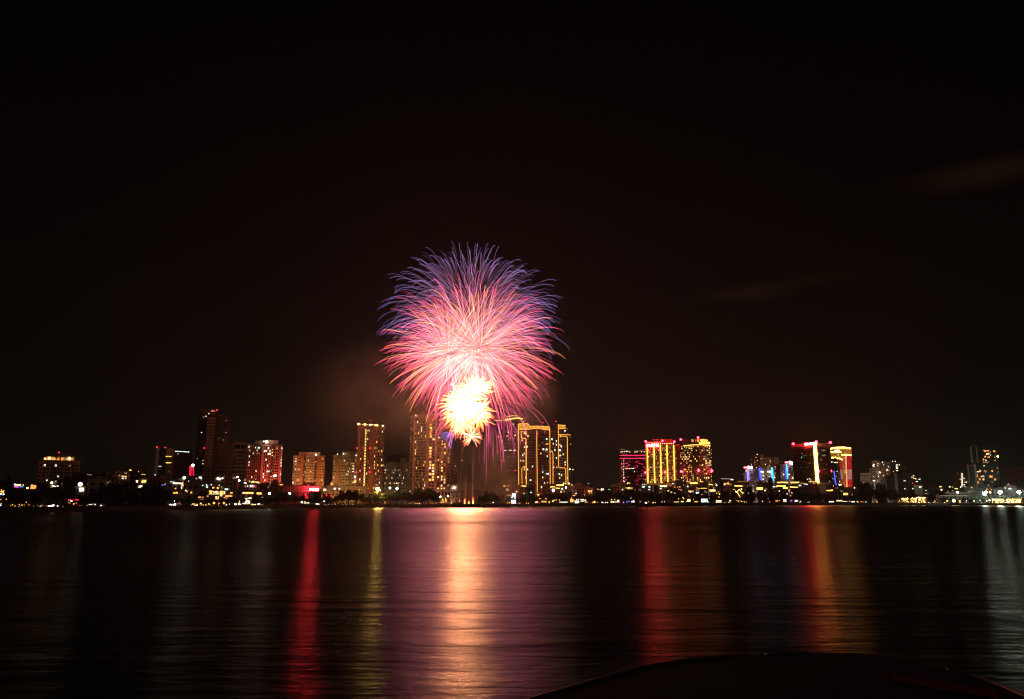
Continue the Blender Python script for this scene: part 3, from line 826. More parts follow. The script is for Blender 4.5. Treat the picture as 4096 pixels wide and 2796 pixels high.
# ---- mansard block
b = Bld('apartment_block', 'greyish apartment block under a rounded mansard roof, between two tall towers', 'apartment building', 1536, 1636, 1000)
for (a, c_, v_, nc, lit) in ((1537, 1558, 0.5, 3, 0.2), (1558, 1584, -0.6, 4, 0.28), (1584, 1596, 1.5, 2, 0.2), (1596, 1618, -0.6, 4, 0.26), (1618, 1636, 0.3, 3, 0.22)):
    x0, x1, z0, z1 = b.block(a, c_, 1849, v_, 24, 'tan' if v_ < 1 else 'grey')
    b.facade((x0, v_), (x1, v_), 4, z1 - 1.5, nc, 0.5, 0.42, lit, ('white', 'warm', 'dim', 'dim'), 3.0)
    b.ledges(x0, x1, v_, z1 - 12, z1 - 3, 8, 'tan', h=0.6)
hip(b, 1537, 1636, 1828, 1848, -1, 22, 9); hip(b, 1550, 1628, 1820, 1828, 3, 18, 8, name='roof_cap')
part('dormer', MB().tube([b.P(1615, 1843, -1.5), b.P(1615, 1843, 4)], 4.2, 12), WALL['tan'], b.th)
flood(b, 1590, -60, 20, (1.0, 0.75, 0.5), 12000); b.done()

# ---- pink lit tower next to the fireworks
b = Bld('apartment_tower', 'broad tall apartment tower glowing pink beside the fireworks, lower wing at right', 'tower', 1637, 1801, 890)
x0, x1, z0, z1 = b.block(1640, 1652, 1668, 0, 30, 'grey', py=1800); b.facade((x0, 0), (x1, 0), 12, z1 - 2, 1, 0.5, 0.55, 0.05, ('dim',), 3.1)
b.block(1652, 1659, 1664, -1.2, 30, 'pink', py=1800)
x0, x1, z0, z1 = b.block(1659, 1704, 1660, 0, 30, 'tan', py=1800)
b.facade((x0, 0), (x1, 0), 12, z1 - 3, 8, 0.62, 0.62, 0.13, ('warm', 'yellow', 'white', 'dim', 'amber'), 3.1)
x0, x1, z0, z1 = b.block(1704, 1747, 1656, -1.0, 30, 'pink', py=1800)
b.facade((b.u(1714), -1), (b.u(1726), -1), 12, b.z(1695), 1, 0.75, 0.62, 0.5, ('warm', 'yellow', 'white', 'amber'), 3.1)
b.facade((b.u(1726), -1), (b.u(1738), -1), 12, b.z(1695), 1, 0.75, 0.62, 0.5, ('warm', 'yellow', 'white'), 3.1)
x0, x1, z0, z1 = b.block(1747, 1760, 1700, 0, 30, 'brick', py=1850); b.facade((x0, 0), (x1, 0), 12, z1 - 3, 1, 0.5, 0.6, 0.25, ('yellow', 'warm', 'dim'), 3.1)
x0, x1, z0, z1 = b.block(1760, 1801, 1752, 0.5, 30, 'brick', py=1850)
b.facade((b.u(1761), 0.5), (b.u(1784), 0.5), 12, z1 - 2, 2, 0.5, 0.6, 0.45, ('warm', 'white', 'yellow', 'dim'), 3.1)
b.facade((b.u(1786), 0.5), (b.u(1800), 0.5), 12, z1 - 2, 1, 0.5, 0.6, 0.06, ('dim',), 3.1)
b.block(1682, 1698, 1647, 6, 20, 'tan', 1662, 'plant_room', 0.4, py=1660); b.lamp(1662, 1661, 0.5, lampmat('w', 4), 0)
x0, x1, z0, z1 = b.block(1690, 1808, 1957, -14, 0, 'mauve', name='podium'); b.facade((b.u(1725, -14), -14), (b.u(1805, -14), -14), 2, z1 - 1.5, 6, 0.6, 0.6, 0.0, ('dim',), rows=2)
b.done()
b = Bld('house', 'pale corner house with a fan shaped white crown lamp beside the pink lit tower', 'house', 1800, 1832, 860)
x0, x1, z0, z1 = b.block(1801, 1831, 1938, 0, 14, 'white'); hip(b, 1798, 1834, 1932, 1938, -1, 15, 8)
b.facade((x0, 0), (x1, 0), 2, z1 - 6, 3, 0.5, 0.5, 0.1, ('dim',), 3.3)
for k_ in range(4): b.win(1811 + k_ * 4, 1953, 2.6, 6, 'white', 0)
b.lamp(1817, 1950, 0.9, lampmat('w', 8), -0.8); b.done()

# ---- towers in the smoke
b = Bld('office_tower', 'smoke veiled dark tower with a curved gold lit roof behind the fireworks', 'tower', 1985, 2100, 1200)
x0, x1, z0, z1 = b.block(1990, 2098, 1690, 0, 34, 'dark', py=1800); b.ledges(x0, x1, 0, 6, z1 - 3, 3.8, 'grey', h=0.5)
b.facade((x0, 0), (x1, 0), 6, z1 - 3, 12, 0.7, 0.55, 0.015, ('dim',), 3.8)
GOLD = lampmat('y', 1.6); GOLD2 = lampmat('y', 3.2, True)
b.block(2040, 2095, 1672, 4, 28, 'brown', 1692, 'crown', 0.3, py=1700)
b.strip([(2022, 1680), (2045, 1675), (2070, 1672), (2092, 1675)], 1.2, GOLD, -1.2); b.strip([(2030, 1666), (2050, 1663), (2068, 1664)], 0.5, GOLD, 2)
b.strip([(1975, 1683), (2000, 1681), (2022, 1680)], 0.3, GOLD, -1.2)
b.spots([(1994, 1747), (2028, 1744), (2060, 1742), (2033, 1729), (2094, 1686)], 'y', 3, 0.8); b.spots([(2055, 1696)], 'w', 4, 0.5)
for px in (2019, 2024, 2040, 2045, 2057, 2062): b.win(px, 1801, 4, 5, 'white')
b.win(2012, 1828, 2, 2, 'green'); b.win(2042, 1826, 4, 3, 'green')
beacons(b, [(2061, 1882)], 0.8, v=-1.4, stem=0); beacons(b, [(2039, 1656)], 0.5, v=3, stem=4); b.done()
b = Bld('apartment_tower', 'faint brown tower seen through the smoke right of the pink lit tower', 'tower', 1801, 1836, 1150)
x0, x1, z0, z1 = b.block(1802, 1834, 1854, 0, 20, 'brown'); b.facade((x0, 0), (x1, 0), 4, z1 - 2, 6, 0.5, 0.45, 0.06, ('dim', 'warm'), 3.2); b.lamp(1848, 1842, 0.5, lampmat('y', 3), 0); b.done()
b = Bld('house', 'dark roofed house in the smoke between the rising trails', 'house', 1864, 1902, 1000)
b.block(1868, 1898, 1926, 0, 16, 'dark'); hip(b, 1864, 1902, 1917, 1927, -1, 17, 10); b.done()

# ---- gold outlined tower
b = Bld('apartment_tower', 'tower outlined in gold light strips with a stepped glowing roof band', 'tower', 2072, 2290, 980)
flood(b, 2130, -70, 30, (1.0, 0.5, 0.25), 30000); flood(b, 2250, -60, 30, (1.0, 0.5, 0.25), 16000)
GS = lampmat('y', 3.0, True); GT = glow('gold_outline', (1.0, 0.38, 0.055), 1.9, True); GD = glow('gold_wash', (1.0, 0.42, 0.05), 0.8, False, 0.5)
uA, uB, uC = b.u(2073), b.u(2147), b.u(2200)
zt = b.z(1722, 0, 2120)
m = MB().prism([(uA, 2), (uB, -6), (uC, 4), (uC, 30), (uA, 30)], -1, zt); part('wall', m, WALL['brown'], b.th)
b.facade((uA + 0.5, 1.95), (b.u(2092), 0.0), 4, zt - 4, 2, 0.55, 0.55, 0.04, ('dim', 'warm'), 3.1)
b.facade((b.u(2094), -0.2), (uB - 2, -5.8), 4, zt - 4, 7, 0.6, 0.6, 0.07, ('white', 'warm', 'cool', 'dim'), 3.1)
b.facade((uB + 0.6, -5.9), (uC - 0.4, 3.9), 4, zt - 4, 8, 0.6, 0.6, 0.08, ('warm', 'white', 'cool', 'dim'), 3.1)
x0, x1, z0, z1 = b.block(2197, 2236, 1722, 6, 30, 'brown', py=1800); b.facade((x0, 6), (x1, 6), 4, z1 - 2, 6, 0.65, 0.65, 0.09, ('white', 'warm', 'dim'), 3.1)
x0, x1, z0, z1 = b.block(2234, 2272, 1712, 0, 30, 'grey', py=1800); b.facade((x0, 0), (x1, 0), 4, z1 - 2, 5, 0.6, 0.6, 0.1, ('cool', 'warm', 'white'), 3.1)
x0, x1, z0, z1 = b.block(2272, 2288, 1745, 1, 30, 'dark', py=1800); b.facade((x0, 1), (x1, 1), 4, z1 - 2, 2, 0.6, 0.6, 0.03, ('dim',), 3.1)
b.block(2176, 2190, 1697, 8, 20, 'dark', 1712, 'plant_room', 0.4, py=1700); b.block(2208, 2230, 1699, 8, 20, 'dark', 1722, 'plant_room', 0.4, py=1700)
# glowing roof band, high at the left corner
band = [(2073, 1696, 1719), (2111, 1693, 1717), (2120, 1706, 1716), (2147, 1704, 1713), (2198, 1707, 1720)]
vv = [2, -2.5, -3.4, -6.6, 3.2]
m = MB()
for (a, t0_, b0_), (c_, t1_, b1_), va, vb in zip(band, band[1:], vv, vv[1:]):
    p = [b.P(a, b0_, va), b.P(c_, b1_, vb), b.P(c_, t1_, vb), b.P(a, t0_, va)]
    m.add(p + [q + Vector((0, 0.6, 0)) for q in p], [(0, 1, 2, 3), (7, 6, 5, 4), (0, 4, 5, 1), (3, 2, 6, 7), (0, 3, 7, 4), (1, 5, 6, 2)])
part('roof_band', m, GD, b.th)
for pts, va in (([(2073, 1696), (2111, 1693), (2120, 1706), (2147, 1704), (2195, 1707), (2199, 1712)], None), ([(2073, 1719), (2111, 1717), (2147, 1713), (2198, 1720)], None)):
    vs_ = {2073: 1.4, 2111: -3.1, 2120: -4, 2147: -7.2, 2195: 2, 2198: 2.6, 2199: 2.6}
    part('light_strip', MB().tube([b.P(a, c_, vs_[a]) for a, c_ in pts], 0.42, 5), GT, b.th)
for pts, v_ in (([(2073, 1697), (2075, 1965)], 1.2), ([(2147, 1722), (2149, 1970)], -7), ([(2199, 1712), (2201, 1935)], 3), ([(2104, 1742), (2103, 1728), (2085, 1726), (2085, 1750), (2089, 1753), (2102, 1753), (2104, 1758), (2105, 1940)], -3.5),
               ([(2104, 1868), (2089, 1869), (2087, 1874), (2088, 1935)], -3.5), ([(2201, 1805), (2209, 1806), (2212, 1815), (2212, 1935)], 2.6), ([(2233, 1697), (2235, 1870), (2240, 1871), (2261, 1872), (2263, 1880), (2264, 1935)], -0.6),
               ([(2233, 1697), (2235, 1700), (2262, 1701)], -0.7), ([(2236, 1714), (2262, 1713)], -0.7), ([(2236, 1738), (2282, 1740)], -0.7), ([(2236, 1744), (2266, 1745), (2269, 1750), (2272, 1940)], -0.7)):
    b.strip(pts, 0.52 if v_ in (1.2,) or pts[0] == (2104, 1742) else 0.34, GT, v_)
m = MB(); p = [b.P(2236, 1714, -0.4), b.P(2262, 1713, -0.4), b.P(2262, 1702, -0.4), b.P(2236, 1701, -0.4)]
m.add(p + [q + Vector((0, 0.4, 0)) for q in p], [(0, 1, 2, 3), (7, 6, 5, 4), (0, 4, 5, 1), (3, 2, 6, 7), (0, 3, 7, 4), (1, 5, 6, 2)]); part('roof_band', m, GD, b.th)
for px, py, w_, h_, c_ in ((2098, 1733, 6, 8, 'warm'), (2112, 1744, 8, 8, 'amber'), (2108, 1787, 5, 7, 'cool'), (2091, 1821, 5, 7, 'white'), (2098, 1788, 5, 6, 'warm'), (2094, 1843, 6, 6, 'warm'), (2083, 1843, 4, 6, 'warm'), (2188, 1776, 10, 6, 'amber'), (2174, 1797, 7, 7, 'white'), (2187, 1798, 7, 7, 'white'), (2187, 1756, 6, 6, 'cool'), (2191, 1895, 10, 6, 'cool'), (2208, 1757, 5, 7, 'cool'), (2220, 1800, 4, 7, 'cool'), (2226, 1779, 4, 7, 'cool'), (2240, 1779, 8, 6, 'amber'), (2240, 1801, 8, 7, 'cool'), (2240, 1822, 9, 6, 'warm'), (2226, 1832, 4, 7, 'cool'), (2237, 1896, 5, 7, 'cool')):
    b.win(px, py, w_, h_, c_, -4 if px < 2147 else (-2 if px < 2199 else -0.4))
beacons(b, [(2171, 1690), (2224, 1685)], 0.5, v=8, stem=4); beacons(b, [(2149, 1878), (2149, 1737)], 0.6, v=-7.4, stem=0)
b.spots([(2276, 1934), (2279, 1877)], 'w', 3, 0.9, 0); b.done()
b = Bld('mast', 'thin grey mast with a short yellow light bar just right of the gold outlined tower', 'mast', 2278, 2288, 1000)
part('pole', MB().tube([(b.u(2283), 0, -1), (b.u(2283), 0, b.z(1866))], 0.7, 6), WALL['grey'], b.th)
part('crossbar', MB().tube([b.P(2280, 1866, 0), b.P(2290, 1866, 0)], 0.3, 5), WALL['grey'], b.th)
part('light_bar', MB().tube([b.P(2287, 1876, 0), b.P(2294, 1880, 0)], 0.5, 5), lampmat('y', 2.0), b.th)
part('stay', MB().tube([b.P(2283, 1868, 0), b.P(2287, 1876, 0)], 0.12, 4), WALL['grey'], b.th)
b = Bld('radio_mast', 'slender dark lattice radio mast rising from the low roofs', 'mast', 2404, 2412, 1000)
m = MB(); h = b.z(1903)
for sx_, sy_ in ((-1, -1), (1, -1), (1, 1), (-1, 1)): m.tube([(sx_ * 1.2, sy_ * 1.2, -1), (sx_ * 0.5, sy_ * 0.5, h)], 0.16, 4)
for i in range(14):
    z_ = h * i / 14; q = 1.2 - 0.7 * i / 14
    m.tube([(-q, -q, z_), (q, -q, z_ + h / 14), (q, q, z_), (-q, q, z_ + h / 14), (-q, -q, z_)], 0.1, 3)
part('lattice', m, WALL['brick'], b.th)
part('antenna', MB().tube([(-1, 0, h - 4), (-1, 0, h + 2)], 0.35, 6).tube([(1, 0, h - 5), (1, 0, h + 1)], 0.35, 6), WALL['steel'], b.th)

# ---- red dashed tower
b = Bld('apartment_tower', 'dark tower covered in short red light dashes under two long red lines', 'tower', 2479, 2584, 1500)
x0, x1, z0, z1 = b.block(2480, 2514, 1806, 0, 40, 'dark'); b.block(2514, 2536, 1812, 4, 40, 'dark'); xa, xb, _, _ = b.block(2536, 2583, 1806, 0, 40, 'dark')
RD = glow('red_light_line', (1.0, 0.02, 0.09), 2.6, True); RDs = glow('red_light_dash', (1.0, 0.03, 0.12), 1.3)
for yy in (1821, 1833): b.strip([(2479, yy + 1), (2508, yy), (2524, yy + 1), (2550, yy), (2583, yy)], 0.6, RD, -1.0)
rs = b.rs
for i in range(24):
    yy = 1842 + i * 4.1
    for c0, c1 in ((2481, 2492), (2496, 2520), (2536, 2562), (2564, 2582)):
        for t_ in range(2):
            if rs.random() < (0.42 if c1 - c0 > 15 else 0.3) * (1.25 if i < 9 else 0.55):
                xx = rs.uniform(c0, c1 - 5); L = rs.choice((3, 5, 8, 12)); b.strip([(xx, yy), (min(xx + L, c1), yy)], 0.42, RDs, -0.7, 'light_dash', 4)
b.facade((x0, 0), (x1, 0), 6, z1 - 20, 7, 0.45, 0.5, 0.07, ('white', 'warm', 'dim'), 3.6, dark=False); b.facade((xa, 0), (xb, 0), 6, z1 - 20, 9, 0.45, 0.5, 0.07, ('white', 'warm', 'dim'), 3.6, dark=False)
for k_ in range(26): b.win(2495, 1836 + k_ * 3.9, 2, 2.2, 'white' if k_ % 3 else 'dim')
for px in (2504, 2510, 2517, 2524, 2530, 2535): b.win(px, 1874, 4, 2.6, 'white' if px != 2510 else 'yellow')
b.spots([(2484, 1808), (2491, 1807), (2498, 1807), (2505, 1806), (2511, 1805), (2519, 1808), (2540, 1808), (2548, 1807), (2566, 1807), (2577, 1807)], 'Y', 2.6, 0.8, -1)
TD = glow('dim_roof_line', (1.0, 0.6, 0.3), 0.45)
b.strip([(2481, 1797), (2497, 1797), (2508, 1804)], 0.35, TD, 0, 'roof_line'); b.strip([(2536, 1804), (2560, 1804), (2577, 1797)], 0.35, TD, 0, 'roof_line')
b.done()

# ---- yellow striped hotel
YL = glow('yellow_light_column', (1.0, 0.50, 0.05), 2.8, True)
b = Bld('hotel_tower', 'hotel slab with five tall yellow light columns and a red roof sign', 'hotel', 2583, 2710, 1400)
x0, x1, z0, z1 = b.block(2584, 2709, 1781, 0, 40, 'tan')
b.block(2615, 2695, 1758, 8, 30, 'brick', 1782, 'plant_room', 0.6); b.block(2584, 2650, 1768, 4, 30, 'brick', 1782, 'roof_storey', 0.6)
for i, (a, c_) in enumerate(((2594, 2615), (2620, 2641), (2647, 2667), (2673, 2694), (2698, 2709))):
    b.facade((b.u(a), 0), (b.u(c_), 0), 8, z1 - 3, 4 if c_ - a > 15 else 2, 0.66, 0.6, (0.26, 0.2, 0.26, 0.3, 0.4)[i], ('amber', 'rose', 'dim', 'warm') if i < 3 else ('rose', 'rose', 'amber', 'dim'), 3.5)
for i, px in enumerate((2590, 2617, 2643, 2669, 2696)):
    yb = (1936, 1932, 1941, 1928, 1921)[i]
    b.strip([(px - 1.5 + 0.0, 1779), (px + 2 + i * 0.2, yb)], 1.05, YL, -1.4, 'light_column', 6)
b.spots([(2608 + k_ * 8.5, 1774) for k_ in range(11)], 'Y', 3, 0.7, -1); b.strip([(2581, 1771), (2612, 1769)], 0.5, TD, -0.6, 'roof_line'); b.strip([(2617, 1769), (2640, 1768)], 0.5, TD, -0.6, 'roof_line')
RS = glow('red_sign_letters', (1.0, 0.04, 0.07), 150.0, True); k_ = 1400 / F
b.lamp(2590, 1781, 2.2, lampmat('r', 200, True), -2.4, 'sign_emblem')
lettering('LOTTE', 8.6 * k_ * 1.35, RS, b.th, b.P(2597, 1785, -2.4), 'sign_lettering', 1.05)
beacons(b, [(2583, 1765), (2650, 1763), (2697, 1767)], 1.75, RED2, -1, 1.5); beacons(b, [(2582, 1890), (2661, 1889)], 1.75, RED2, -1.6, 0)
b.block(2584, 2712, 1934, -6, 0, 'tan', name='podium'); flood(b, 2640, -60, 30, (1.0, 0.5, 0.16), 90000); b.done()
b = Bld('stair_tower', 'plain ochre stair tower wedged between the two lit hotels', 'tower', 2709, 2726, 1410)
b.block(2710, 2725, 1778, 0, 20, 'amber', cap=3); b.facade((b.u(2711), 0), (b.u(2724), 0), 5, b.z(1790), 2, 0.2, 0.7, 0.0, ('dim',), 6); flood(b, 2717, -25, 20, (1.0, 0.6, 0.12), 9000); b.done()

# ---- curved hotel
b = Bld('hotel_tower', 'hotel tower with a curved front full of amber windows and a yellow roof sign', 'hotel', 2722, 2850, 1380)
cv = [(2723, 4), (2735, 1), (2752, -3), (2775, -5), (2798, -4), (2815, 0)]
top = b.z(1782, -3)
poly = [(b.u(p_, v_), v_) for p_, v_ in cv] + [(b.u(2815), 36), (b.u(2723), 36)]
part('wall', MB().prism(poly, -1, top), WALL['brown'], b.th)
for (a, va), (c_, vb) in zip(cv, cv[1:]):
    nc = max(2, round((c_ - a) / 5.2))
    b.facade((b.u(a, va), va), (b.u(c_, vb), vb), 8, top - 3, nc, 0.66, 0.62, 0.5 if c_ < 2790 else 0.18, ('amber', 'warm', 'rose', 'dim', 'yellow'), 3.4)
x0, x1, z0, z1 = b.block(2815, 2846, 1782, 0, 36, 'tan'); b.facade((x0, 0), (x1, 0), 8, z1 - 3, 4, 0.72, 0.55, 0.5, ('warm', 'dim', 'yellow', 'dim'), 3.4)
b.strip([(2733, 1783), (2745, 1782), (2770, 1779.5), (2800, 1779), (2842, 1781)], 0.7, lampmat('y', 2.4, True), -6.5, 'roof_line')
b.spots([(2727, 1787), (2739, 1788), (2747, 1788), (2756, 1788), (2764, 1787), (2773, 1786), (2792, 1786), (2821, 1786), (2829, 1787), (2839, 1787)], 'y', 2.6, 0.7, -6)
b.spots([(2846, 1800 + 15 * i) for i in range(9)], 'Y', 1.6, 0.5, -0.6)
b.block(2735, 2835, 1757, 8, 28, 'dark', 1783, 'roof_storey', 0.6); b.block(2800, 2830, 1756, 4, 24, 'cream', 1780, 'crown', 0.5)
for px, c_ in ((2770, 'amber'), (2783, 'dim'), (2794, 'yellow'), (2806, 'yellow'), (2814, 'yellow'), (2826, 'yellow')): b.win(px, 1762, 8 if c_ != 'dim' else 5, 9, c_, 3.5 if px > 2798 else 7.5)
YS = glow('yellow_sign_letters', (1.0, 0.62, 0.08), 4.5, True); k_ = 1380 / F
part('sign_board', MB().box(b.u(2801), b.u(2843), -7.6, -7.0, b.z(1779), b.z(1769.5)), glow('sign_board_glow', (1.0, 0.45, 0.03), 1.1), b.th)
lettering('L7 HOTELS', 7.2 * k_ * 1.35, YS, b.th, Vector((b.u(2802.5), -8.0, b.z(1777))), 'sign_lettering', 0.86)
beacons(b, [(2723, 1758), (2792, 1750)], 1.75, RED2, 0, 2); beacons(b, [(2725, 1886), (2795, 1882), (2847, 1883)], 2.0, RED2, -6, 0)
b.block(2722, 2850, 1925, -8, -5, 'tan', name='podium', cap=0.4); flood(b, 2790, -60, 30, (1.0, 0.5, 0.2), 60000); b.done()

# ---- tan pair behind the blue striped blocks
b = Bld('apartment_tower', 'far tan tower with scattered warm windows, taller of a pair behind the blocks', 'tower', 3004, 3060, 1750)
x0, x1, z0, z1 = b.block(3005, 3040, 1820, 0, 24, 'brown'); b.facade((x0, 0), (x1, 0), 20, z1 - 3, 7, 0.5, 0.45, 0.22, ('warm', 'white', 'dim'), 3.4)
x0, x1, z0, z1 = b.block(3044, 3059, 1819, 0, 24, 'tan'); b.facade((x0, 0), (x1, 0), 20, z1 - 3, 2, 0.4, 0.45, 0.2, ('dim', 'warm'), 3.4); b.block(3040, 3044, 1823, 3, 24, 'dark')
b.lamp(3029, 1817, 0.8, lampmat('w', 3), 0); flood(b, 3050, -60, 60, (1.0, 0.55, 0.2), 30000, 20); b.done()
b = Bld('apartment_tower', 'far tan tower with a blank upper wall, lower of a pair behind the blocks', 'tower', 3060, 3120, 1750)
x0, x1, z0, z1 = b.block(3061, 3092, 1830, 0, 24, 'tan'); b.facade((x0, 0), (x1, 0), 20, z1 - 5, 6, 0.5, 0.45, 0.2, ('warm', 'white', 'yellow'), 3.4)
x0, x1, z0, z1 = b.block(3100, 3118, 1830, -1, 24, 'tan'); b.facade((x0 + 3, -1), (x1 - 2, -1), 20, z1 - 4, 3, 0.5, 0.45, 0.02, ('dim',), 3.4); b.block(3092, 3100, 1832, 3, 24, 'brown')
b.lamp(3126, 1847, 0.5, lampmat('r', 4), 0); flood(b, 3090, -60, 60, (1.0, 0.55, 0.2), 30000, 20); b.done()

# ---- blocks with blue strips
BL = glow('blue_light_tube', (0.05, 0.10, 1.0), 2.6, True); CY = glow('cyan_light_tube', (0.06, 0.45, 1.0), 3.0, True); VI = glow('violet_light_tube', (0.35, 0.25, 1.0), 2.2, True)
def whiteblock(label, px0, px1, steps, D, strips, grp='white blocks with blue light strips'):
    b = Bld('apartment_block', label, 'apartment building', px0, px1, D, grp)
    for (a, c_, top_, v_, wall, nc, lit) in steps:
        x0, x1, z0, z1 = b.block(a, c_, top_, v_, 26, wall)
        b.facade((x0, v_), (x1, v_), 10, z1 - 2, nc, 0.42, 0.42, lit, ('warm', 'white', 'dim', 'amber'), 3.3); b.ledges(x0, x1, v_, z1 - 10, z1 - 3, 5, wall, h=0.5)
    for pts, m_ in strips: b.strip(pts, 0.75, m_, -3, 'light_tube')
    return b
b = whiteblock('left pale block with violet and blue light tubes and red white roof sign', 2974, 3050, [(2974, 3004, 1892, 0, 'white', 7, 0.1), (2984, 3018, 1877, 3, 'mauve', 6, 0.15), (3018, 3040, 1875, -1, 'mauve', 4, 0.1), (3040, 3052, 1886, 0, 'white', 3, 0.2)], 1400,
      [([(2988, 1875), (2991, 1924)], VI), ([(2994, 1875), (2996, 1920)], VI), ([(3038, 1871), (3042, 1926)], BL), ([(3044, 1871), (3047, 1926)], BL)])
b.win(2984, 1884, 4, 8, 'warm'); b.lamp(3046, 1887, 1.2, lampmat('w', 6), -3.6); b.lamp(3052, 1887, 1.3, lampmat('y', 7), -3.6); b.lamp(3054, 1903, 1.1, lampmat('o', 5), -3.6); b.lamp(3053, 1917, 1.1, lampmat('Y', 3), -3.6)
k_ = 1400 / F
part('sign_red', MB().box(b.u(2977), b.u(2991), -3.2, -2.6, b.z(1873), b.z(1867)), glow('red_sign_panel', (1.0, 0.12, 0.12), 7.0, True), b.th)
part('sign_white', MB().box(b.u(2996), b.u(3012), -3.2, -2.6, b.z(1874), b.z(1867)), glow('white_sign_panel', (0.9, 1.0, 0.95), 7.0, True), b.th)
part('sign_emblem', MB().tube([b.P(2993.5, 1868, -3.4), b.P(2993.5, 1868, -2.8)], 1.9, 12), lampmat('w', 8, True), b.th); flood(b, 3010, -50, 12, (1.0, 0.85, 0.72), 16000); b.done()
b = whiteblock('middle pale block with a pair of bright cyan light tubes', 3052, 3104, [(3052, 3074, 1876, -0.5, 'white', 4, 0.2), (3074, 3098, 1880, 1, 'mauve', 4, 0.3), (3092, 3106, 1891, 0, 'white', 3, 0.2)], 1410,
      [([(3085, 1870), (3088, 1915)], CY), ([(3090, 1870), (3093, 1925)], CY)])
b.lamp(3080, 1887, 1.5, lampmat('Y', 6), -1.5); b.lamp(3072, 1887, 1.0, lampmat('w', 3), -1.5); b.lamp(3100, 1909, 1.0, lampmat('Y', 3), -1.2); flood(b, 3075, -50, 12, (1.0, 0.85, 0.75), 13000); b.done()
b = whiteblock('right tall pale block with cyan and blue tubes and red white roof sign', 3100, 3180, [(3100, 3122, 1858, 1, 'brown', 4, 0.12), (3122, 3150, 1857, 0, 'mauve', 5, 0.2), (3150, 3178, 1856, -1, 'mauve', 5, 0.22)], 1380,
      [([(3145, 1855), (3151, 1915)], CY), ([(3143, 1872), (3146, 1917)], BL)])
part('sign_red', MB().box(b.u(3143), b.u(3157), -4.2, -3.6, b.z(1853), b.z(1846.5)), glow('red_sign_panel', (1, 0.12, 0.12), 7, True), b.th)
part('sign_white', MB().box(b.u(3162), b.u(3178), -4.2, -3.6, b.z(1857), b.z(1849)), glow('white_sign_panel', (0.9, 1, 0.95), 7, True), b.th)
part('sign_emblem', MB().tube([b.P(3161, 1849, -4.6), b.P(3161, 1849, -3.9)], 2.1, 12), lampmat('w', 8, True), b.th)
b.lamp(3134, 1898, 1.0, lampmat('Y', 3), -1.6); b.lamp(3156, 1898, 0.9, lampmat('w', 3), -1.6); b.lamp(3171, 1912, 1.2, lampmat('o', 4), -1.6); flood(b, 3140, -50, 16, (1.0, 0.78, 0.66), 15000); b.done()

# ---- gold edged office
b = Bld('office_tower', 'wide dark glass office with one thick golden corner light and red sign', 'office building', 3172, 3330, 1300)
uA, uB, uC = b.u(3174), b.u(3267), b.u(3326)
zt = b.z(1786)
part('wall', MB().prism([(uA, 8), (uB, -8), (uC, 6), (uC, 44), (uA, 44)], -1, zt), WALL['dark'], b.th)
b.facade((uA + 0.6, 7.9), (uB - 3, -7.6), 6, zt - 2, 15, 0.8, 0.72, 0.012, ('green', 'dim', 'white'), 4.0)
b.facade((uB + 3, -7.2), (uC - 0.6, 5.9), 6, zt - 2, 9, 0.8, 0.72, 0.015, ('green', 'dim'), 4.0)
zt2 = b.z(1775)
m = MB()
for (a, va, c_, vb, n_) in ((uA, 8, uB, -8, 14), (uB, -8, uC, 6, 9)):
    for i in range(n_ + 1):
        t_ = i / n_; x_, y_ = a + (c_ - a) * t_, va + (vb - va) * t_
        m.tube([(x_, y_ - 0.4, zt), (x_, y_ - 0.4, zt2)], 0.28, 4)
    for z_ in (zt2, zt + 0.4): m.tube([(a, va - 0.4, z_), (c_, vb - 0.4, z_)], 0.34, 4)
part('roof_lattice', m, WALL['cream'], b.th)
m = MB()
part('light_edge', MB().tube([b.P(3259, 1769, -10), b.P(3270, 1932, -10)], 2.3, 8), glow('gold_edge_light', (1.0, 0.41, 0.05), 20, True), b.th)
b.lamp(3224, 1777, 2.2, lampmat('r', 200, True), -6, 'sign_emblem'); k_ = 1300 / F
lettering('LOTTE', 8.4 * k_ * 1.3, RS, b.th, b.P(3231, 1779.5, -6), 'sign_lettering', 0.98)
for k2 in range(5): b.win(3288 + k2 * 3, 1802, 2.2, 5, 'dim', -4); b.win(3289 + k2 * 3, 1822, 2.2, 5, 'dim', -4)
for px, py in ((3215, 1823), (3223, 1821), (3242, 1820), (3305, 1858), (3218, 1888), (3204, 1870), (3226, 1870), (3296, 1878)): b.win(px, py, 3, 1.6, 'green', -8)
for px, py in ((3230, 1917), (3238, 1915), (3243, 1920), (3241, 1852), (3208, 1815)): b.win(px, py, 4, 2.5, 'white' if py > 1900 else 'dim', -8)
beacons(b, [(3173, 1775), (3322, 1770)], 1.75, RED2, 4, 2); beacons(b, [(3265, 1767)], 1.75, RED2, -9, 1); beacons(b, [(3274, 1884), (3329, 1884)], 1.75, RED2, -9, 0)
x0, x1, z0, z1 = b.block(3275, 3325, 1932, -10, 4, 'white', name='podium'); b.fins(x0, x1, -10, 0, z1 - 1, 14, 'white', 0.5, 0.7); b.done()

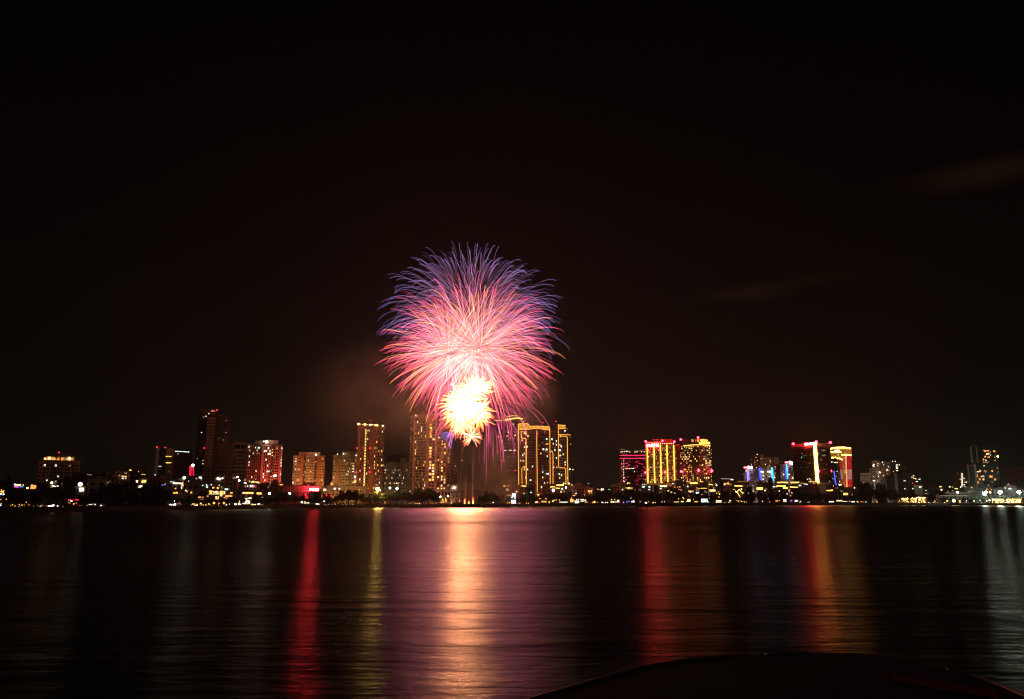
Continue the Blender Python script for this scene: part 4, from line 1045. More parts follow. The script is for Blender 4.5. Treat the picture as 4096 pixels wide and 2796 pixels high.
# ---- small dark tower and the red banded tower
b = Bld('apartment_tower', 'narrow dark tower with a blue light tube in front of the red banded tower', 'tower', 3325, 3364, 1280)
x0, x1, z0, z1 = b.block(3327, 3350, 1835, 0, 22, 'dark', py=1880); b.facade((x0, 0), (x1, 0), 6, z1 - 3, 5, 0.5, 0.5, 0.16, ('white', 'warm', 'cool', 'dim'), 3.3)
x0, x1, z0, z1 = b.block(3350, 3361, 1838, 1, 22, 'mauve', py=1880); b.facade((x0, 1), (x1, 1), 6, z1 - 3, 3, 0.5, 0.5, 0.1, ('dim', 'white'), 3.3)
b.strip([(3336, 1884), (3341, 1925), (3345, 1940)], 0.7, BL, -1.4, 'light_tube')
for px, c_ in ((3340, 'cool'), (3344, 'yellow'), (3349, 'yellow')): b.win(px, 1850, 4, 3.4, c_)
flood(b, 3345, -40, 20, (1.0, 0.85, 0.8), 3000); b.done()
b = Bld('apartment_tower', 'tower lit in red and white bands with glowing gold rings at its top', 'tower', 3322, 3412, 1420)
x0, x1, z0, z1 = b.block(3325, 3408, 1797, 0, 30, 'amber', py=1830)
b.block(3328, 3406, 1792, 2, 28, 'dark', 1800, 'roof_storey', 0.4, py=1800)
GR = glow('gold_ring', (1.0, 0.43, 0.06), 13, True)
def ring(pts, r_): b.strip(pts, r_, GR, -3, 'light_ring')
ring([(3322, 1795), (3332, 1792), (3350, 1790.5), (3375, 1790), (3403, 1793)], 1.2)
ring([(3323, 1806), (3332, 1808), (3365, 1809)], 1.0); ring([(3366, 1819), (3385, 1818.5), (3405, 1821)], 1.0); ring([(3326, 1833), (3334, 1834)], 0.7); ring([(3346, 1833), (3360, 1834), (3370, 1839)], 0.9)
part('sign_board', MB().box(b.u(3346), b.u(3366), -4, -3.4, b.z(1808), b.z(1800)), lampmat('Y', 8, True), b.th)
RW = glow('red_wash_glow', (0.85, 0.02, 0.025), 0.50); WW = glow('white_wash_glow', (1.0, 0.34, 0.28), 0.42); GW = glow('gold_wash_glow', (1.0, 0.42, 0.06), 0.35, False, 0.5)  # coloured light wash on the walls, put in as faintly glowing panels
def panel(px0, px1, y0, y1, m_, name='wall_wash_panel', v=-0.5):
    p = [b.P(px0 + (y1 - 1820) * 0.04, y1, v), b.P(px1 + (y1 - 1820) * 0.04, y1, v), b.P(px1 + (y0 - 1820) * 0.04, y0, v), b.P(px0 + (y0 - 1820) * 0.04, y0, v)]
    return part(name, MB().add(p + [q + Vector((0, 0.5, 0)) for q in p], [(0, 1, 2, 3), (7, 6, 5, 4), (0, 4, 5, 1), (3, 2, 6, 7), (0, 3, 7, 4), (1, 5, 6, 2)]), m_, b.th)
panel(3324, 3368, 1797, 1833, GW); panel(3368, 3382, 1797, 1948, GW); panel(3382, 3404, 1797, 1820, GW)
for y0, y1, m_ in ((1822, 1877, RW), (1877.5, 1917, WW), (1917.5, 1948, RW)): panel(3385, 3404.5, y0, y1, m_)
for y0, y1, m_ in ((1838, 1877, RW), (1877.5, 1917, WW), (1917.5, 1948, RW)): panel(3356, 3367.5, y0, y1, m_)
b.strip([(3383, 1821), (3388, 1948)], 0.8, glow('coral_light_tube', (1.0, 0.22, 0.10), 2.2, True), -2.5, 'light_tube')
b.facade((b.u(3370), -0.5), (b.u(3384), -0.5), 8, b.z(1800), 3, 0.5, 0.55, 0.15, ('warm', 'dim'), 3.4, off=0.35)
b.facade((b.u(3387), -0.5), (b.u(3406), -0.5), 8, b.z(1824), 5, 0.3, 0.35, 0.16, ('warm', 'dim', 'white'), 3.4, off=0.35, dark=False)
b.facade((b.u(3327), -0.5), (b.u(3366), -0.5), b.z(1832), b.z(1798), 9, 0.5, 0.5, 0.15, ('warm', 'yellow'), 3.4, off=0.35)
b.spots([(3329, 1829), (3335, 1830), (3342, 1828)], 'y', 5, 1.0, -3); b.done()

# ---- pale stepped blocks
b = Bld('apartment_block', 'tall pale stepped apartment block with a green glass wing, right of the banded tower', 'apartment building', 3440, 3612, 1340)
for (a, c_, top_, v_, wall, nc, lit) in ((3440, 3483, 1893, 2, 'white', 9, 0.08), (3478, 3494, 1873, 3, 'mauve', 3, 0.06), (3491, 3522, 1845, 0, 'white', 6, 0.14), (3522, 3536, 1850, 2, 'mauve', 3, 0.1), (3536, 3565, 1849, 0.5, 'mauve', 5, 0.12), (3565, 3604, 1850, 3, 'dark', 6, 0.12), (3604, 3625, 1866, 4, 'brown', 3, 0.08)):
    x0, x1, z0, z1 = b.block(a, c_, top_, v_, 26, wall); b.facade((x0, v_), (x1, v_), 6, z1 - 2, nc, 0.42, 0.42, lit, ('white', 'warm', 'cool', 'dim'), 3.2)
x0, x1, z0, z1 = b.block(3543, 3612, 1905, -8, 0, 'green', name='glass_wing'); b.ledges(x0, x1, -8, 2, z1 - 1, 3.6, 'dark')
b.block(3577, 3588, 1893, -9, -8, 'tan', name='fin_wall')
b.win(3495, 1858, 5, 3, 'white'); b.win(3495, 1864, 5, 4, 'white'); b.spots([(3570, 1845), (3581, 1845), (3530, 1848)], 'w', 3, 0.6)
for py in (1860, 1868, 1874, 1882): b.win(3588, py, 7, 3, 'white', 3)
b.win(3496, 1923, 8, 4, 'white'); b.win(3549, 1881, 6, 5, 'warm', 0); b.lamp(3519, 1889, 1.1, lampmat('Y', 3), -1); b.lamp(3534, 1902, 0.9, lampmat('o', 2.4), 1)
b.block(3497, 3520, 1841, 6, 16, 'white', 1846, 'plant_room', 0.3); flood(b, 3480, -50, 10, (1.0, 0.72, 0.62), 9000); flood(b, 3540, -60, 20, (1.0, 0.78, 0.7), 9000); b.done()
b = Bld('office_block', 'low black office block with a few scattered lights right of the stepped blocks', 'office building', 3610, 3685, 1320)
x0, x1, z0, z1 = b.block(3611, 3658, 1892, 0, 22, 'dark'); xa, xb, _, za = b.block(3658, 3684, 1905, 1, 22, 'dark')
b.facade((x0, 0), (x1, 0), 4, z1 - 2, 6, 0.7, 0.4, 0.06, ('warm', 'cool'), 3.6); b.facade((xa, 1), (xb, 1), 4, za - 2, 4, 0.6, 0.4, 0.1, ('cool', 'white'), 3.6); b.ledges(x0, x1, 0, 4, z1, 3.6, 'grey')
b.win(3649, 1909, 7, 4, 'amber'); b.win(3678, 1917, 7, 3, 'white'); b.win(3618, 1923, 8, 3, 'white'); b.win(3667, 1926, 6, 3, 'white'); b.lamp(3650, 1933, 0.7, lampmat('r', 4), -0.6)
x0, x1, z0, z1 = b.block(3653, 3686, 1940, -6, 0, 'white', name='annex'); b.win(3681, 1948, 7, 3, 'white', -6); b.win(3660, 1944, 10, 2, 'dim', -6); b.done()

# ---- small far tower and the dark green one
b = Bld('apartment_tower', 'small far brick tower with a column of white windows', 'tower', 3812, 3875, 1500)
x0, x1, z0, z1 = b.block(3813, 3840, 1890, 0, 22, 'brick'); b.block(3840, 3852, 1885, 1, 22, 'grey'); xa, xb, _, _ = b.block(3852, 3874, 1890, 0, 22, 'brick')
b.facade((x0, 0), (x1, 0), 5, z1 - 2, 6, 0.45, 0.4, 0.08, ('dim', 'warm'), 3.2, dark=False); b.facade((xa, 0), (xb, 0), 5, z1 - 2, 5, 0.45, 0.4, 0.14, ('white', 'dim'), 3.2, dark=False)
for k_ in range(12): b.win(3848 + (k_ % 2), 1895 + k_ * 4.4, 4, 2.6, 'white')
for px, py in ((3857, 1913), (3861, 1929), (3866, 1929), (3857, 1939), (3841, 1917), (3829, 1891)): b.win(px, py, 4, 2.4, 'white')
flood(b, 3843, -60, 15, (1.0, 0.5, 0.4), 3500); b.done()
b = Bld('apartment_tower', 'dark green tower with pale vertical fins, at far right', 'tower', 3868, 4002, 1340)
x0, x1, z0, z1 = b.block(3880, 3912, 1787, 2, 26, 'green', py=1820); b.block(3873, 3902, 1858, -2, 4, 'green', py=1900)
b.block(3882, 3889.5, 1787, 1, 2, 'pale', 1851, 'fin_wall', 0, py=1820); b.block(3906, 3914, 1786, 1, 2, 'pale', 1851, 'fin_wall', 0, py=1820)
b.block(3872, 3877.5, 1857, -3, -2, 'pale', 1938, 'fin_wall', 0, py=1900); b.block(3899, 3907, 1856, -3, -2, 'pale', 1955, 'fin_wall', 0, py=1900)
b.block(3887, 3901, 1780, 6, 12, 'grey', 1788, 'plant_room', 0.2, py=1800)
xa, xb, _, za = b.block(3914, 3992, 1783, 0, 28, 'green', py=1850)
b.facade((xa, 0), (xb, 0), 14, za - 4, 11, 0.55, 0.6, 0.02, ('dim',), 3.5)
b.facade((x0, 2), (x1, 2), 14, z1 - 4, 5, 0.6, 0.5, 0.0, ('dim',), 3.5)
for px, py, w_, h_, c_ in ((3939, 1804, 7, 8, 'amber'), (3951, 1803, 12, 5, 'amber'), (3977, 1805, 7, 7, 'amber'), (3948, 1816, 7, 7, 'warm'), (3955, 1815, 4, 7, 'warm'), (3962, 1820, 4, 3, 'white'), (3941, 1827, 6, 8, 'amber'), (3956, 1828, 6, 8, 'amber'), (3934, 1838, 5, 7, 'amber'), (3944, 1841, 5, 3, 'white'), (3979, 1829, 5, 5, 'dim'), (3980, 1841, 5, 4, 'amber'), (3935, 1849, 5, 6, 'dim'), (3943, 1849, 6, 6, 'dim'), (3951, 1849, 5, 6, 'dim'), (3937, 1863, 6, 4, 'warm'),
                           (3921, 1884, 6, 10, 'amber'), (3912, 1887, 9, 4, 'white'), (3941, 1884, 10, 8, 'dim'), (3969, 1884, 6, 7, 'amber'), (3990, 1873, 5, 4, 'amber'), (3909, 1897, 4, 3, 'amber'), (3910, 1905, 4, 7, 'amber'), (3925, 1906, 5, 6, 'warm'), (3933, 1905, 6, 6, 'warm'), (3964, 1906, 12, 9, 'amber'), (3919, 1917, 7, 8, 'amber'), (3934, 1917, 6, 8, 'warm'), (3980, 1918, 8, 8, 'amber'), (3912, 1930, 6, 9, 'amber'), (3954, 1940, 5, 3, 'white')):
    b.win(px, py, w_ * 0.8, h_ * 0.8, c_, -2 if px < 3915 else 0)
b.lamp(3991, 1826, 1.1, lampmat('y', 30, True), -1.5); b.lamp(3884, 1863, 0.4, lampmat('r', 3), -2.6); b.lamp(3895, 1863, 0.4, lampmat('r', 3), -2.6)
flood(b, 3892, -40, 25, (0.9, 1.0, 0.7), 5000); b.done()
b = Bld('apartment_tower', 'barely visible brown tower fading into the night at the right edge', 'tower', 4025, 4100, 1700)
x0, x1, z0, z1 = b.block(4027, 4098, 1868, 0, 24, 'brick'); b.facade((x0, 0), (x1, 0), 10, z1 - 3, 9, 0.45, 0.4, 0.01, ('dim',), 3.6); b.done()

# ================================================================== low houses
WN = {'white': 'white', 'cream': 'cream', 'amber': 'ochre', 'pink': 'salmon', 'brick': 'brick', 'grey': 'grey', 'dark': 'dark', 'tan': 'tan', 'brown': 'brown', 'mauve': 'mauve'}
def house(px0, px1, ytop, off, wall, roof='flat', lights=(), dark_lit=0.05, label=None, lamp=0):
    D = shore((px0 + px1) / 2) + off
    lights = [tuple(list(l[:5]) + [min(3.0, 1.4 + l[5] * 0.12)]) if l[0] == 'L' else l for l in lights]
    b = Bld('house', '', 'house', px0, px1, D, 'low houses behind the lake shore')
    dep = 12
    yb = ytop + (7 if roof in ('gable', 'hip') else 0)
    x0, x1, z0, z1 = b.block(px0, px1, yb, 0, dep, wall, cap=0.5)
    if roof == 'hip': hip(b, px0 - 1, px1 + 1, ytop, yb, -0.6, dep, 6)
    elif roof == 'gable':
        xm = (x0 + x1) / 2; zt = b.z(ytop)
        part('roof', MB().add([(x0 - .5, -.6, z1), (x1 + .5, -.6, z1), (xm, -.6, zt), (x0 - .5, dep, z1), (x1 + .5, dep, z1), (xm, dep, zt)],
                              [(0, 1, 2), (5, 4, 3), (0, 2, 5, 3), (2, 1, 4, 5), (1, 0, 3, 4)]), WALL['roof'], b.th)
    else:
        w_ = (x1 - x0); q = x0 + w_ * b.rs.uniform(0.1, 0.5)
        part('stair_head', MB().box(q, q + w_ * 0.35, 3, 8, z1, z1 + b.rs.uniform(1.6, 2.8)), WALL[wall], b.th)
        part('water_tank', MB().tube([(q + w_ * 0.5, 5, z1 + 0.3), (q + w_ * 0.5, 5, z1 + 1.9)], 0.7, 8), WALL['steel'], b.th)
    nf = max(1, int((z1 - 1) / 3.3)); nc = max(2, int((x1 - x0) / 3.4))
    b.facade((x0, 0), (x1, 0), 1.0, z1 - 0.6, min(nc, 7), 0.42, 0.48, dark_lit, ('warm', 'dim', 'dim', 'white'), 3.3)
    b.ledges(x0, x1, 0, 1, z1 - 0.4, 3.3, wall, h=0.25, out_=0.6)
    kinds = []
    for l in lights:
        k_ = l[0]
        if k_ == 'W': b.win(l[1], l[2], l[3], l[4], l[5], -0.3, l[6] if len(l) > 6 else None); kinds.append('lit window')
        elif k_ == 'L': b.lamp(l[1], l[2], l[3], lampmat(l[4], l[5], l[5] > 7), -0.9, 'wall_lamp'); kinds.append(CNAME[l[4]] + ' lamp')
        elif k_ == 'S': b.strip([(l[1], l[2]), (l[3], l[4])], l[5], lampmat(l[6], l[7], l[7] > 3), -0.8, 'light_strip'); kinds.append(CNAME[l[6]] + ' light strip')
        elif k_ == 'P':
            p = b.P(l[1], l[2], -1.0); kk = D / F
            part('sign_panel', MB().box(p.x - l[3] * kk / 2, p.x + l[3] * kk / 2, -1.3, -0.9, p.z - l[4] * kk / 2, p.z + l[4] * kk / 2), lampmat(l[5], l[6], l[6] > 3), b.th); kinds.append(CNAME[l[5]] + ' sign')
    b.done()
    if label: b.th['label'] = label
    else:
        what = f'{WN[wall]} house with ' + (kinds[0] if kinds else {'flat': 'flat roof', 'hip': 'hipped roof', 'gable': 'gabled roof'}[roof])
        enlist(b.th, (px0 + px1) / 2, what, 'below')
    return b
for a in [
    (0, 22, 1930, 60, 'dark', 'flat', [('S', 2, 1966, 16, 1968, 0.35, 'o', 3), ('L', 6, 1960, 0.3, 'o', 6), ('L', 14, 1964, 0.35, 'y', 6), ('L', 4, 1976, 0.4, 'c', 8), ('L', 14, 1977, 0.45, 'c', 10)]),
    (22, 54, 1923, 90, 'dark', 'flat', []),
    (56, 96, 1938, 80, 'dark', 'flat', [('S', 57, 1939, 84, 1940, 0.35, 'Y', 2.5), ('L', 60, 1938, 0.5, 'c', 6), ('L', 93, 1940, 0.35, 'y', 5), ('S', 57, 1947, 74, 1948, 0.28, 'm', 1.6), ('S', 78, 1947, 93, 1947, 0.25, 'b', 2)]),
    (98, 124, 1950, 60, 'dark', 'hip', [('L', 110, 1952, 0.55, 'w', 8)]),
    (124, 148, 1936, 90, 'dark', 'flat', [('P', 136, 1948, 20, 13, 'o', 1.4), ('L', 128, 1941, 0.4, 'w', 5)]),
    (150, 200, 1930, 50, 'dark', 'hip', [('W', 222, 1928, 8, 9, 'dim')]),
    (200, 250, 1926, 45, 'dark', 'flat', [('L', 207, 1931, 0.7, 'w', 12), ('S', 209, 1943, 222, 1946, 0.25, 'w', 3), ('W', 230, 1944, 7, 2, 'white')]),
    (255, 300, 1915, 110, 'dark', 'flat', []), (290, 345, 1897, 150, 'dark', 'flat', [('W', 353, 1937, 4, 9, 'dim')]),
    (335, 386, 1889, 260, 'dark', 'hip', [('W', 352, 1898, 10, 3, 'dim'), ('W', 362, 1899, 8, 3, 'dim')]),
    (308, 345, 1948, 60, 'grey', 'flat', [('L', 321, 1937, 1.3, 'w', 60), ('W', 326, 1958, 13, 11, 'w', 6)]),
    (355, 426, 1920, 40, 'white', 'flat', [], 0.0),
    (385, 425, 1899, 120, 'dark', 'flat', []),
    (423, 459, 1907, 120, 'amber', 'flat', [('W', 430, 1931, 5, 4, 'white'), ('W', 438, 1929, 4, 3, 'white'), ('W', 427, 1938, 5, 3, 'dim'), ('L', 425, 1949, 0.6, 'o', 7), ('L', 442, 1947, 0.4, 'r', 4)], 0.1),
    (460, 520, 1880, 320, 'tan', 'hip', [('W', 490, 1905, 5, 4, 'warm'), ('W', 497, 1905, 4, 3, 'yellow'), ('W', 504, 1906, 4, 3, 'warm'), ('W', 491, 1913, 6, 4, 'white'), ('W', 503, 1913, 4, 4, 'white'), ('W', 477, 1903, 5, 2, 'warm'), ('W', 498, 1892, 3, 2, 'warm'), ('W', 505, 1893, 3, 2, 'warm')], 0.03),
    (490, 532, 1869, 340, 'dark', 'hip', [('W', 522, 1881, 8, 4, 'yellow')]),
    (535, 592, 1873, 340, 'dark', 'hip', [('W', 551, 1886, 6, 3, 'yellow'), ('S', 566, 1897, 581, 1898, 0.3, 'o', 2)]),
    (520, 560, 1892, 130, 'dark', 'flat', []),
    (559, 591, 1905, 60, 'cream', 'gable', [('L', 571, 1934, 0.7, 'Y', 12), ('L', 586, 1933, 0.5, 'w', 12), ('W', 575, 1928, 14, 14, 'yellow')], 0.1),
    (554, 597, 1942, 55, 'white', 'flat', [('W', 562, 1947, 12, 8, 'white'), ('W', 577, 1948, 10, 8, 'white'), ('W', 590, 1947, 9, 9, 'white')], 0.0),
    (592, 632, 1912, 150, 'brick', 'flat', []), (632, 660, 1914, 150, 'amber', 'flat', []),
    (676, 706, 1926, 90, 'grey', 'flat', [('S', 680, 1927, 712, 1930, 0.25, 'g', 1.2)]),
    (692, 728, 1932, 60, 'grey', 'flat', [('S', 692, 1933, 726, 1933.5, 0.4, 'w', 3.5)]),
    (704, 737, 1920, 100, 'cream', 'flat', [('L', 737, 1911, 1.2, 'g', 50), ('W', 730, 1938, 9, 14, 'warm')], 0.3),
    (737, 762, 1935, 80, 'pink', 'flat', [('L', 755, 1924, 0.3, 'w', 6)]),
    (750, 795, 1937, 50, 'grey', 'flat', [('L', 743, 1962, 0.5, 'w', 7), ('L', 749, 1966, 0.4, 'o', 6), ('L', 765, 1970, 0.55, 'o', 9)]),
    (770, 800, 1910, 130, 'tan', 'hip', [('W', 786, 1914, 5, 5, 'rose')]), (795, 812, 1905, 140, 'grey', 'flat', [('W', 801, 1911, 10, 8, 'cool')]),
    (796, 838, 1938, 70, 'grey', 'flat', [('L', 811, 1941, 0.35, 'g', 5), ('L', 826, 1940, 0.4, 'g', 6), ('W', 828, 1947, 7, 8, 'cool')]),
    (838, 884, 1936, 60, 'brown', 'flat', [('L', 845, 1939, 0.4, 'c', 6), ('L', 877, 1941, 0.3, 'c', 4), ('L', 853, 1952, 0.8, 'o', 9), ('L', 871, 1952, 0.8, 'o', 9), ('W', 887, 1950, 5, 9, 'dim')]),
    (833, 902, 1963, 30, 'brown', 'flat', [('S', 836, 1964, 852, 1965, 0.3, 'y', 2.5), ('W', 842, 1972, 8, 5, 'yellow'), ('W', 856, 1970, 7, 9, 'warm'), ('W', 866, 1969, 7, 9, 'white'), ('W', 876, 1971, 6, 8, 'warm'), ('W', 886, 1969, 9, 11, 'yellow'), ('W', 897, 1970, 6, 9, 'warm'), ('W', 864, 1991, 5, 11, 'warm'), ('W', 872, 1991, 5, 11, 'warm'), ('S', 834, 1977, 900, 1977, 0.15, 'Y', 1)], 0.05),
    (860, 900, 1908, 140, 'grey', 'flat', [('L', 872, 1915, 1.1, 'w', 26), ('L', 880, 1916, 0.9, 'Y', 20), ('L', 890, 1913, 0.7, 'w', 14)]),
    (898, 918, 1953, 60, 'grey', 'flat', [('W', 905, 1957, 11, 6, 'cool'), ('W', 915, 1957, 3, 3, 'white')]),
    (900, 932, 1973, 25, 'brown', 'flat', [('S', 901, 1984, 929, 1984, 0.35, 'o', 3), ('S', 920, 1971, 931, 1972, 0.3, 'o', 3), ('W', 905, 1993, 9, 6, 'rose'), ('W', 916, 1992, 8, 5, 'amber')], 0.2),
    (680, 712, 1968, 30, 'grey', 'flat', [('L', 702, 1954, 0.5, 'o', 7), ('S', 690, 1971, 706, 1972, 0.25, 'o', 4), ('L', 708, 1971, 0.6, 'o', 8)], 0.1),
    (706, 742, 1980, 22, 'white', 'flat', [('W', 718, 2010, 12, 7, 'rose'), ('W', 730, 2009, 9, 9, 'rose')], 0.15),
    (780, 834, 1980, 22, 'brown', 'hip', [('W', 798, 1989, 9, 5, 'amber'), ('W', 811, 1989, 7, 5, 'rose'), ('W', 830, 1985, 6, 4, 'amber'), ('W', 806, 1997, 14, 4, 'dim')], 0.25),
    (918, 950, 1906, 110, 'mauve', 'flat', [('W', 939, 1912, 14, 6, 'dim')], 0.0),
    (955, 985, 1925, 80, 'grey', 'flat', [('W', 980, 1919, 7, 6, 'dim'), ('W', 981, 1932, 9, 6, 'white'), ('W', 982, 1946, 7, 6, 'dim')], 0.1),
    (1000, 1036, 1918, 70, 'brown', 'hip', [('L', 1012, 1927, 0.8, 'Y', 12), ('S', 1004, 1929, 1034, 1929, 0.6, 'o', 3.2), ('L', 998, 1925, 0.4, 'w', 6)], 0.1),
    (1000, 1030, 1938, 62, 'white', 'flat', [('W', 1008, 1944, 16, 8, 'cool'), ('W', 1020, 1946, 8, 6, 'red')], 0.0),
    (968, 1016, 1968, 24, 'brown', 'flat', [('S', 974, 1971, 1014, 1972, 0.45, 'o', 4), ('L', 973, 1972, 0.5, 'w', 10), ('L', 990, 1973, 0.45, 'w', 8), ('W', 984, 1995, 9, 4, 'w', 4), ('W', 1000, 1993, 10, 4, 'w', 3)], 0.1),
    (1016, 1060, 1970, 24, 'dark', 'flat', [('S', 1027, 1973, 1046, 1974, 0.65, 'o', 4), ('L', 1049, 1990, 0.4, 'w', 4), ('L', 1044, 2006, 0.3, 'w', 4)]),
    (1236, 1256, 1975, 14, 'white', 'flat', [], 0.05), (1254, 1290, 1966, 60, 'brick', 'flat', [('W', 1304, 1978, 4, 9, 'red')], 0.0), (1296, 1330, 1975, 40, 'brick', 'hip', [('W', 1306, 1980, 5, 10, 'red'), ('W', 1324, 1983, 8, 5, 'red')], 0.0),
    (1040, 1068, 1930, 60, 'red' if 0 else 'brick', 'hip', []), (1062, 1080, 1928, 50, 'brick', 'gable', []), (1085, 1115, 1930, 60, 'brick', 'flat', [('L', 1125, 1938, 0.3, 'o', 5)]),
    (1118, 1135, 1939, 90, 'grey', 'flat', [('S', 1119, 1939, 1131, 1939, 0.3, 'o', 3)]), (1210, 1262, 1932, 110, 'brick', 'hip', [('L', 1232, 1938, 0.35, 'o', 6)]),
    (2014, 2061, 1947, 60, 'brick', 'flat', [('S', 2013, 1944, 2024, 1944, 0.45, 'y', 4), ('L', 2034, 1942, 0.5, 'o', 8), ('L', 2041, 1945, 0.3, 'o', 6), ('W', 2028, 1958, 4, 10, 'warm'), ('W', 2035, 1958, 3, 8, 'warm'), ('W', 2036, 1981, 18, 4, 'amber')], 0.0),
    (2060, 2088, 1945, 90, 'pink', 'flat', []), (2084, 2108, 1936, 50, 'brown', 'hip', [('S', 2086, 1943, 2105, 1945, 0.7, 'y', 1.8), ('W', 2110, 1984, 3, 7, 'warm'), ('L', 2095, 1973, 0.4, 'g', 5), ('L', 2100, 1976, 0.3, 'G', 4)]),
    (2106, 2140, 1948, 40, 'dark', 'flat', [('W', 2125, 1965, 3, 3, 'green'), ('W', 2124, 1970, 4, 4, 'cool')]), (2140, 2170, 1973, 30, 'pink', 'flat', [('S', 2148, 1979, 2157, 1979, 0.4, 'Y', 3)]),
    (2160, 2172, 1945, 80, 'pink', 'flat', [('P', 2168, 1948, 7, 7, 'Y', 2.4)]), (2168, 2204, 1939, 70, 'brick', 'flat', [('L', 2179, 1933, 0.45, 'w', 6)], 0.0),
    (2200, 2262, 1945, 50, 'brown', 'flat', [('S', 2200, 1948, 2220, 1947, 0.4, 'y', 3), ('S', 2226, 1941, 2255, 1940, 0.7, 'y', 3), ('L', 2255, 1934, 0.6, 'y', 8), ('L', 2262, 1935, 0.6, 'y', 8), ('P', 2213, 1961, 9, 10, 'w', 5), ('S', 2222, 1952, 2240, 1953, 0.35, 'y', 3), ('L', 2248, 1955, 0.9, 'w', 7), ('L', 2264, 1950, 1.1, 'w', 14), ('L', 2255, 1960, 0.4, 'y', 6)], 0.1),
    (2274, 2300, 1945, 60, 'white', 'flat', [('L', 2288, 1939, 0.5, 'y', 7)], 0.0), (2296, 2330, 1936, 110, 'brick', 'flat', []), (2278, 2305, 1960, 30, 'white', 'flat', [('L', 2304, 1974, 0.6, 'w', 8)], 0.0),
    (2306, 2340, 1950, 50, 'brick', 'flat', []), (2330, 2370, 1940, 90, 'dark', 'flat', [('L', 2353, 1933, 0.4, 'w', 5)]), (2336, 2372, 1952, 40, 'pink', 'flat', [('W', 2354, 1964, 5, 5, 'warm'), ('W', 2360, 1964, 4, 4, 'yellow'), ('W', 2366, 1964, 4, 4, 'warm'), ('L', 2358, 1972, 0.5, 'o', 8), ('L', 2365, 1972, 0.5, 'o', 8), ('L', 2337, 1980, 0.35, 'w', 5)], 0.0),
    (2380, 2402, 1950, 80, 'dark', 'flat', [('W', 2391, 1957, 6, 5, 'rose'), ('L', 2398, 1958, 0.35, 'o', 5)]), (2400, 2424, 1955, 70, 'dark', 'flat', [('L', 2407, 1958, 1.1, 'w', 14), ('L', 2413, 1957, 0.7, 'w', 9)]),
    (2425, 2450, 1952, 100, 'dark', 'flat', [('L', 2435, 1957, 0.4, 'G', 6), ('L', 2440, 1959, 0.35, 'w', 5)]), (2443, 2480, 1943, 130, 'tan', 'flat', []), (2464, 2500, 1934, 160, 'tan', 'flat', []), (2480, 2508, 1945, 80, 'tan', 'flat', [('L', 2490, 1958, 0.7, 'w', 9)], 0.15),
    (2508, 2542, 1928, 120, 'dark', 'flat', [('W', 2517, 1932, 6, 6, 'amber'), ('W', 2510, 1933, 5, 6, 'warm')], 0.05), (2500, 2538, 1945, 60, 'dark', 'flat', [('W', 2515, 1953, 9, 7, 'yellow'), ('W', 2526, 1953, 8, 6, 'amber'), ('W', 2504, 1952, 4, 4, 'warm')], 0.1),
    (2552, 2610, 1941, 80, 'grey', 'flat', [('W', 2574, 1947, 10, 6, 'cool'), ('W', 2597, 1947, 7, 6, 'cool'), ('W', 2597, 1958, 6, 4, 'cool'), ('L', 2571, 1937, 0.4, 'w', 6), ('L', 2577, 1937, 0.4, 'w', 6), ('L', 2584, 1938, 0.4, 'w', 6)], 0.05),
    (2612, 2636, 1938, 120, 'dark', 'hip', []), (2632, 2672, 1941, 100, 'cream', 'flat', [('S', 2640, 1944, 2668, 1945, 0.9, 'Y', 2.6), ('L', 2643, 1954, 0.75, 'g', 10)], 0.1),
    (2660, 2690, 1950, 50, 'brown', 'flat', [('L', 2673, 1965, 0.95, 'Y', 16)]), (2688, 2720, 1943, 60, 'brown', 'flat', [('W', 2699, 1949, 7, 4, 'amber'), ('W', 2711, 1949, 5, 4, 'rose'), ('W', 2719, 1948, 6, 4, 'amber'), ('W', 2716, 1958, 4, 4, 'rose')], 0.1),
    (2704, 2746, 1922, 130, 'grey', 'flat', [('L', 2712, 1919, 0.3, 'w', 4), ('L', 2733, 1923, 0.45, 'w', 5), ('W', 2692, 1934, 5, 3, 'cool')], 0.05), (2724, 2752, 1944, 60, 'white', 'flat', [('W', 2725, 1960, 5, 7, 'rose'), ('L', 2751, 1946, 0.7, 'w', 9)], 0.1),
    (2752, 2795, 1930, 110, 'tan', 'flat', [('S', 2760, 1932, 2790, 1932, 0.7, 'y', 3.4), ('S', 2745, 1926, 2760, 1927, 0.3, 'o', 2.5), ('L', 2781, 1929, 0.5, 'Y', 6)], 0.05),
    (2796, 2830, 1925, 120, 'pink', 'flat', [('S', 2799, 1926, 2812, 1926, 0.5, 'o', 3)], 0.03), (2752, 2780, 1958, 40, 'brown', 'flat', [('W', 2757, 1965, 7, 5, 'warm'), ('W', 2770, 1966, 8, 6, 'amber')], 0.05),
    (2780, 2830, 1950, 45, 'dark', 'flat', [('L', 2788, 1952, 0.6, 'o', 8), ('S', 2793, 1953, 2800, 1954, 0.3, 'y', 1.6), ('S', 2802, 1953, 2827, 1953, 0.45, 'y', 1.5), ('W', 2790, 1971, 12, 6, 'cool'), ('W', 2820, 1966, 7, 6, 'dim'), ('W', 2788, 1960, 14, 4, 'dim'), ('L', 2808, 1978, 0.55, 'o', 7)], 0.1),
    (2834, 2866, 1935, 90, 'grey', 'flat', [('S', 2835, 1937, 2850, 1939, 0.5, 'y', 3), ('L', 2855, 1952, 0.6, 'o', 6), ('L', 2866, 1941, 0.95, 'w', 10), ('L', 2863, 1934, 0.35, 'w', 5), ('W', 2850, 1962, 22, 8, 'Y', 1.4)], 0.05),
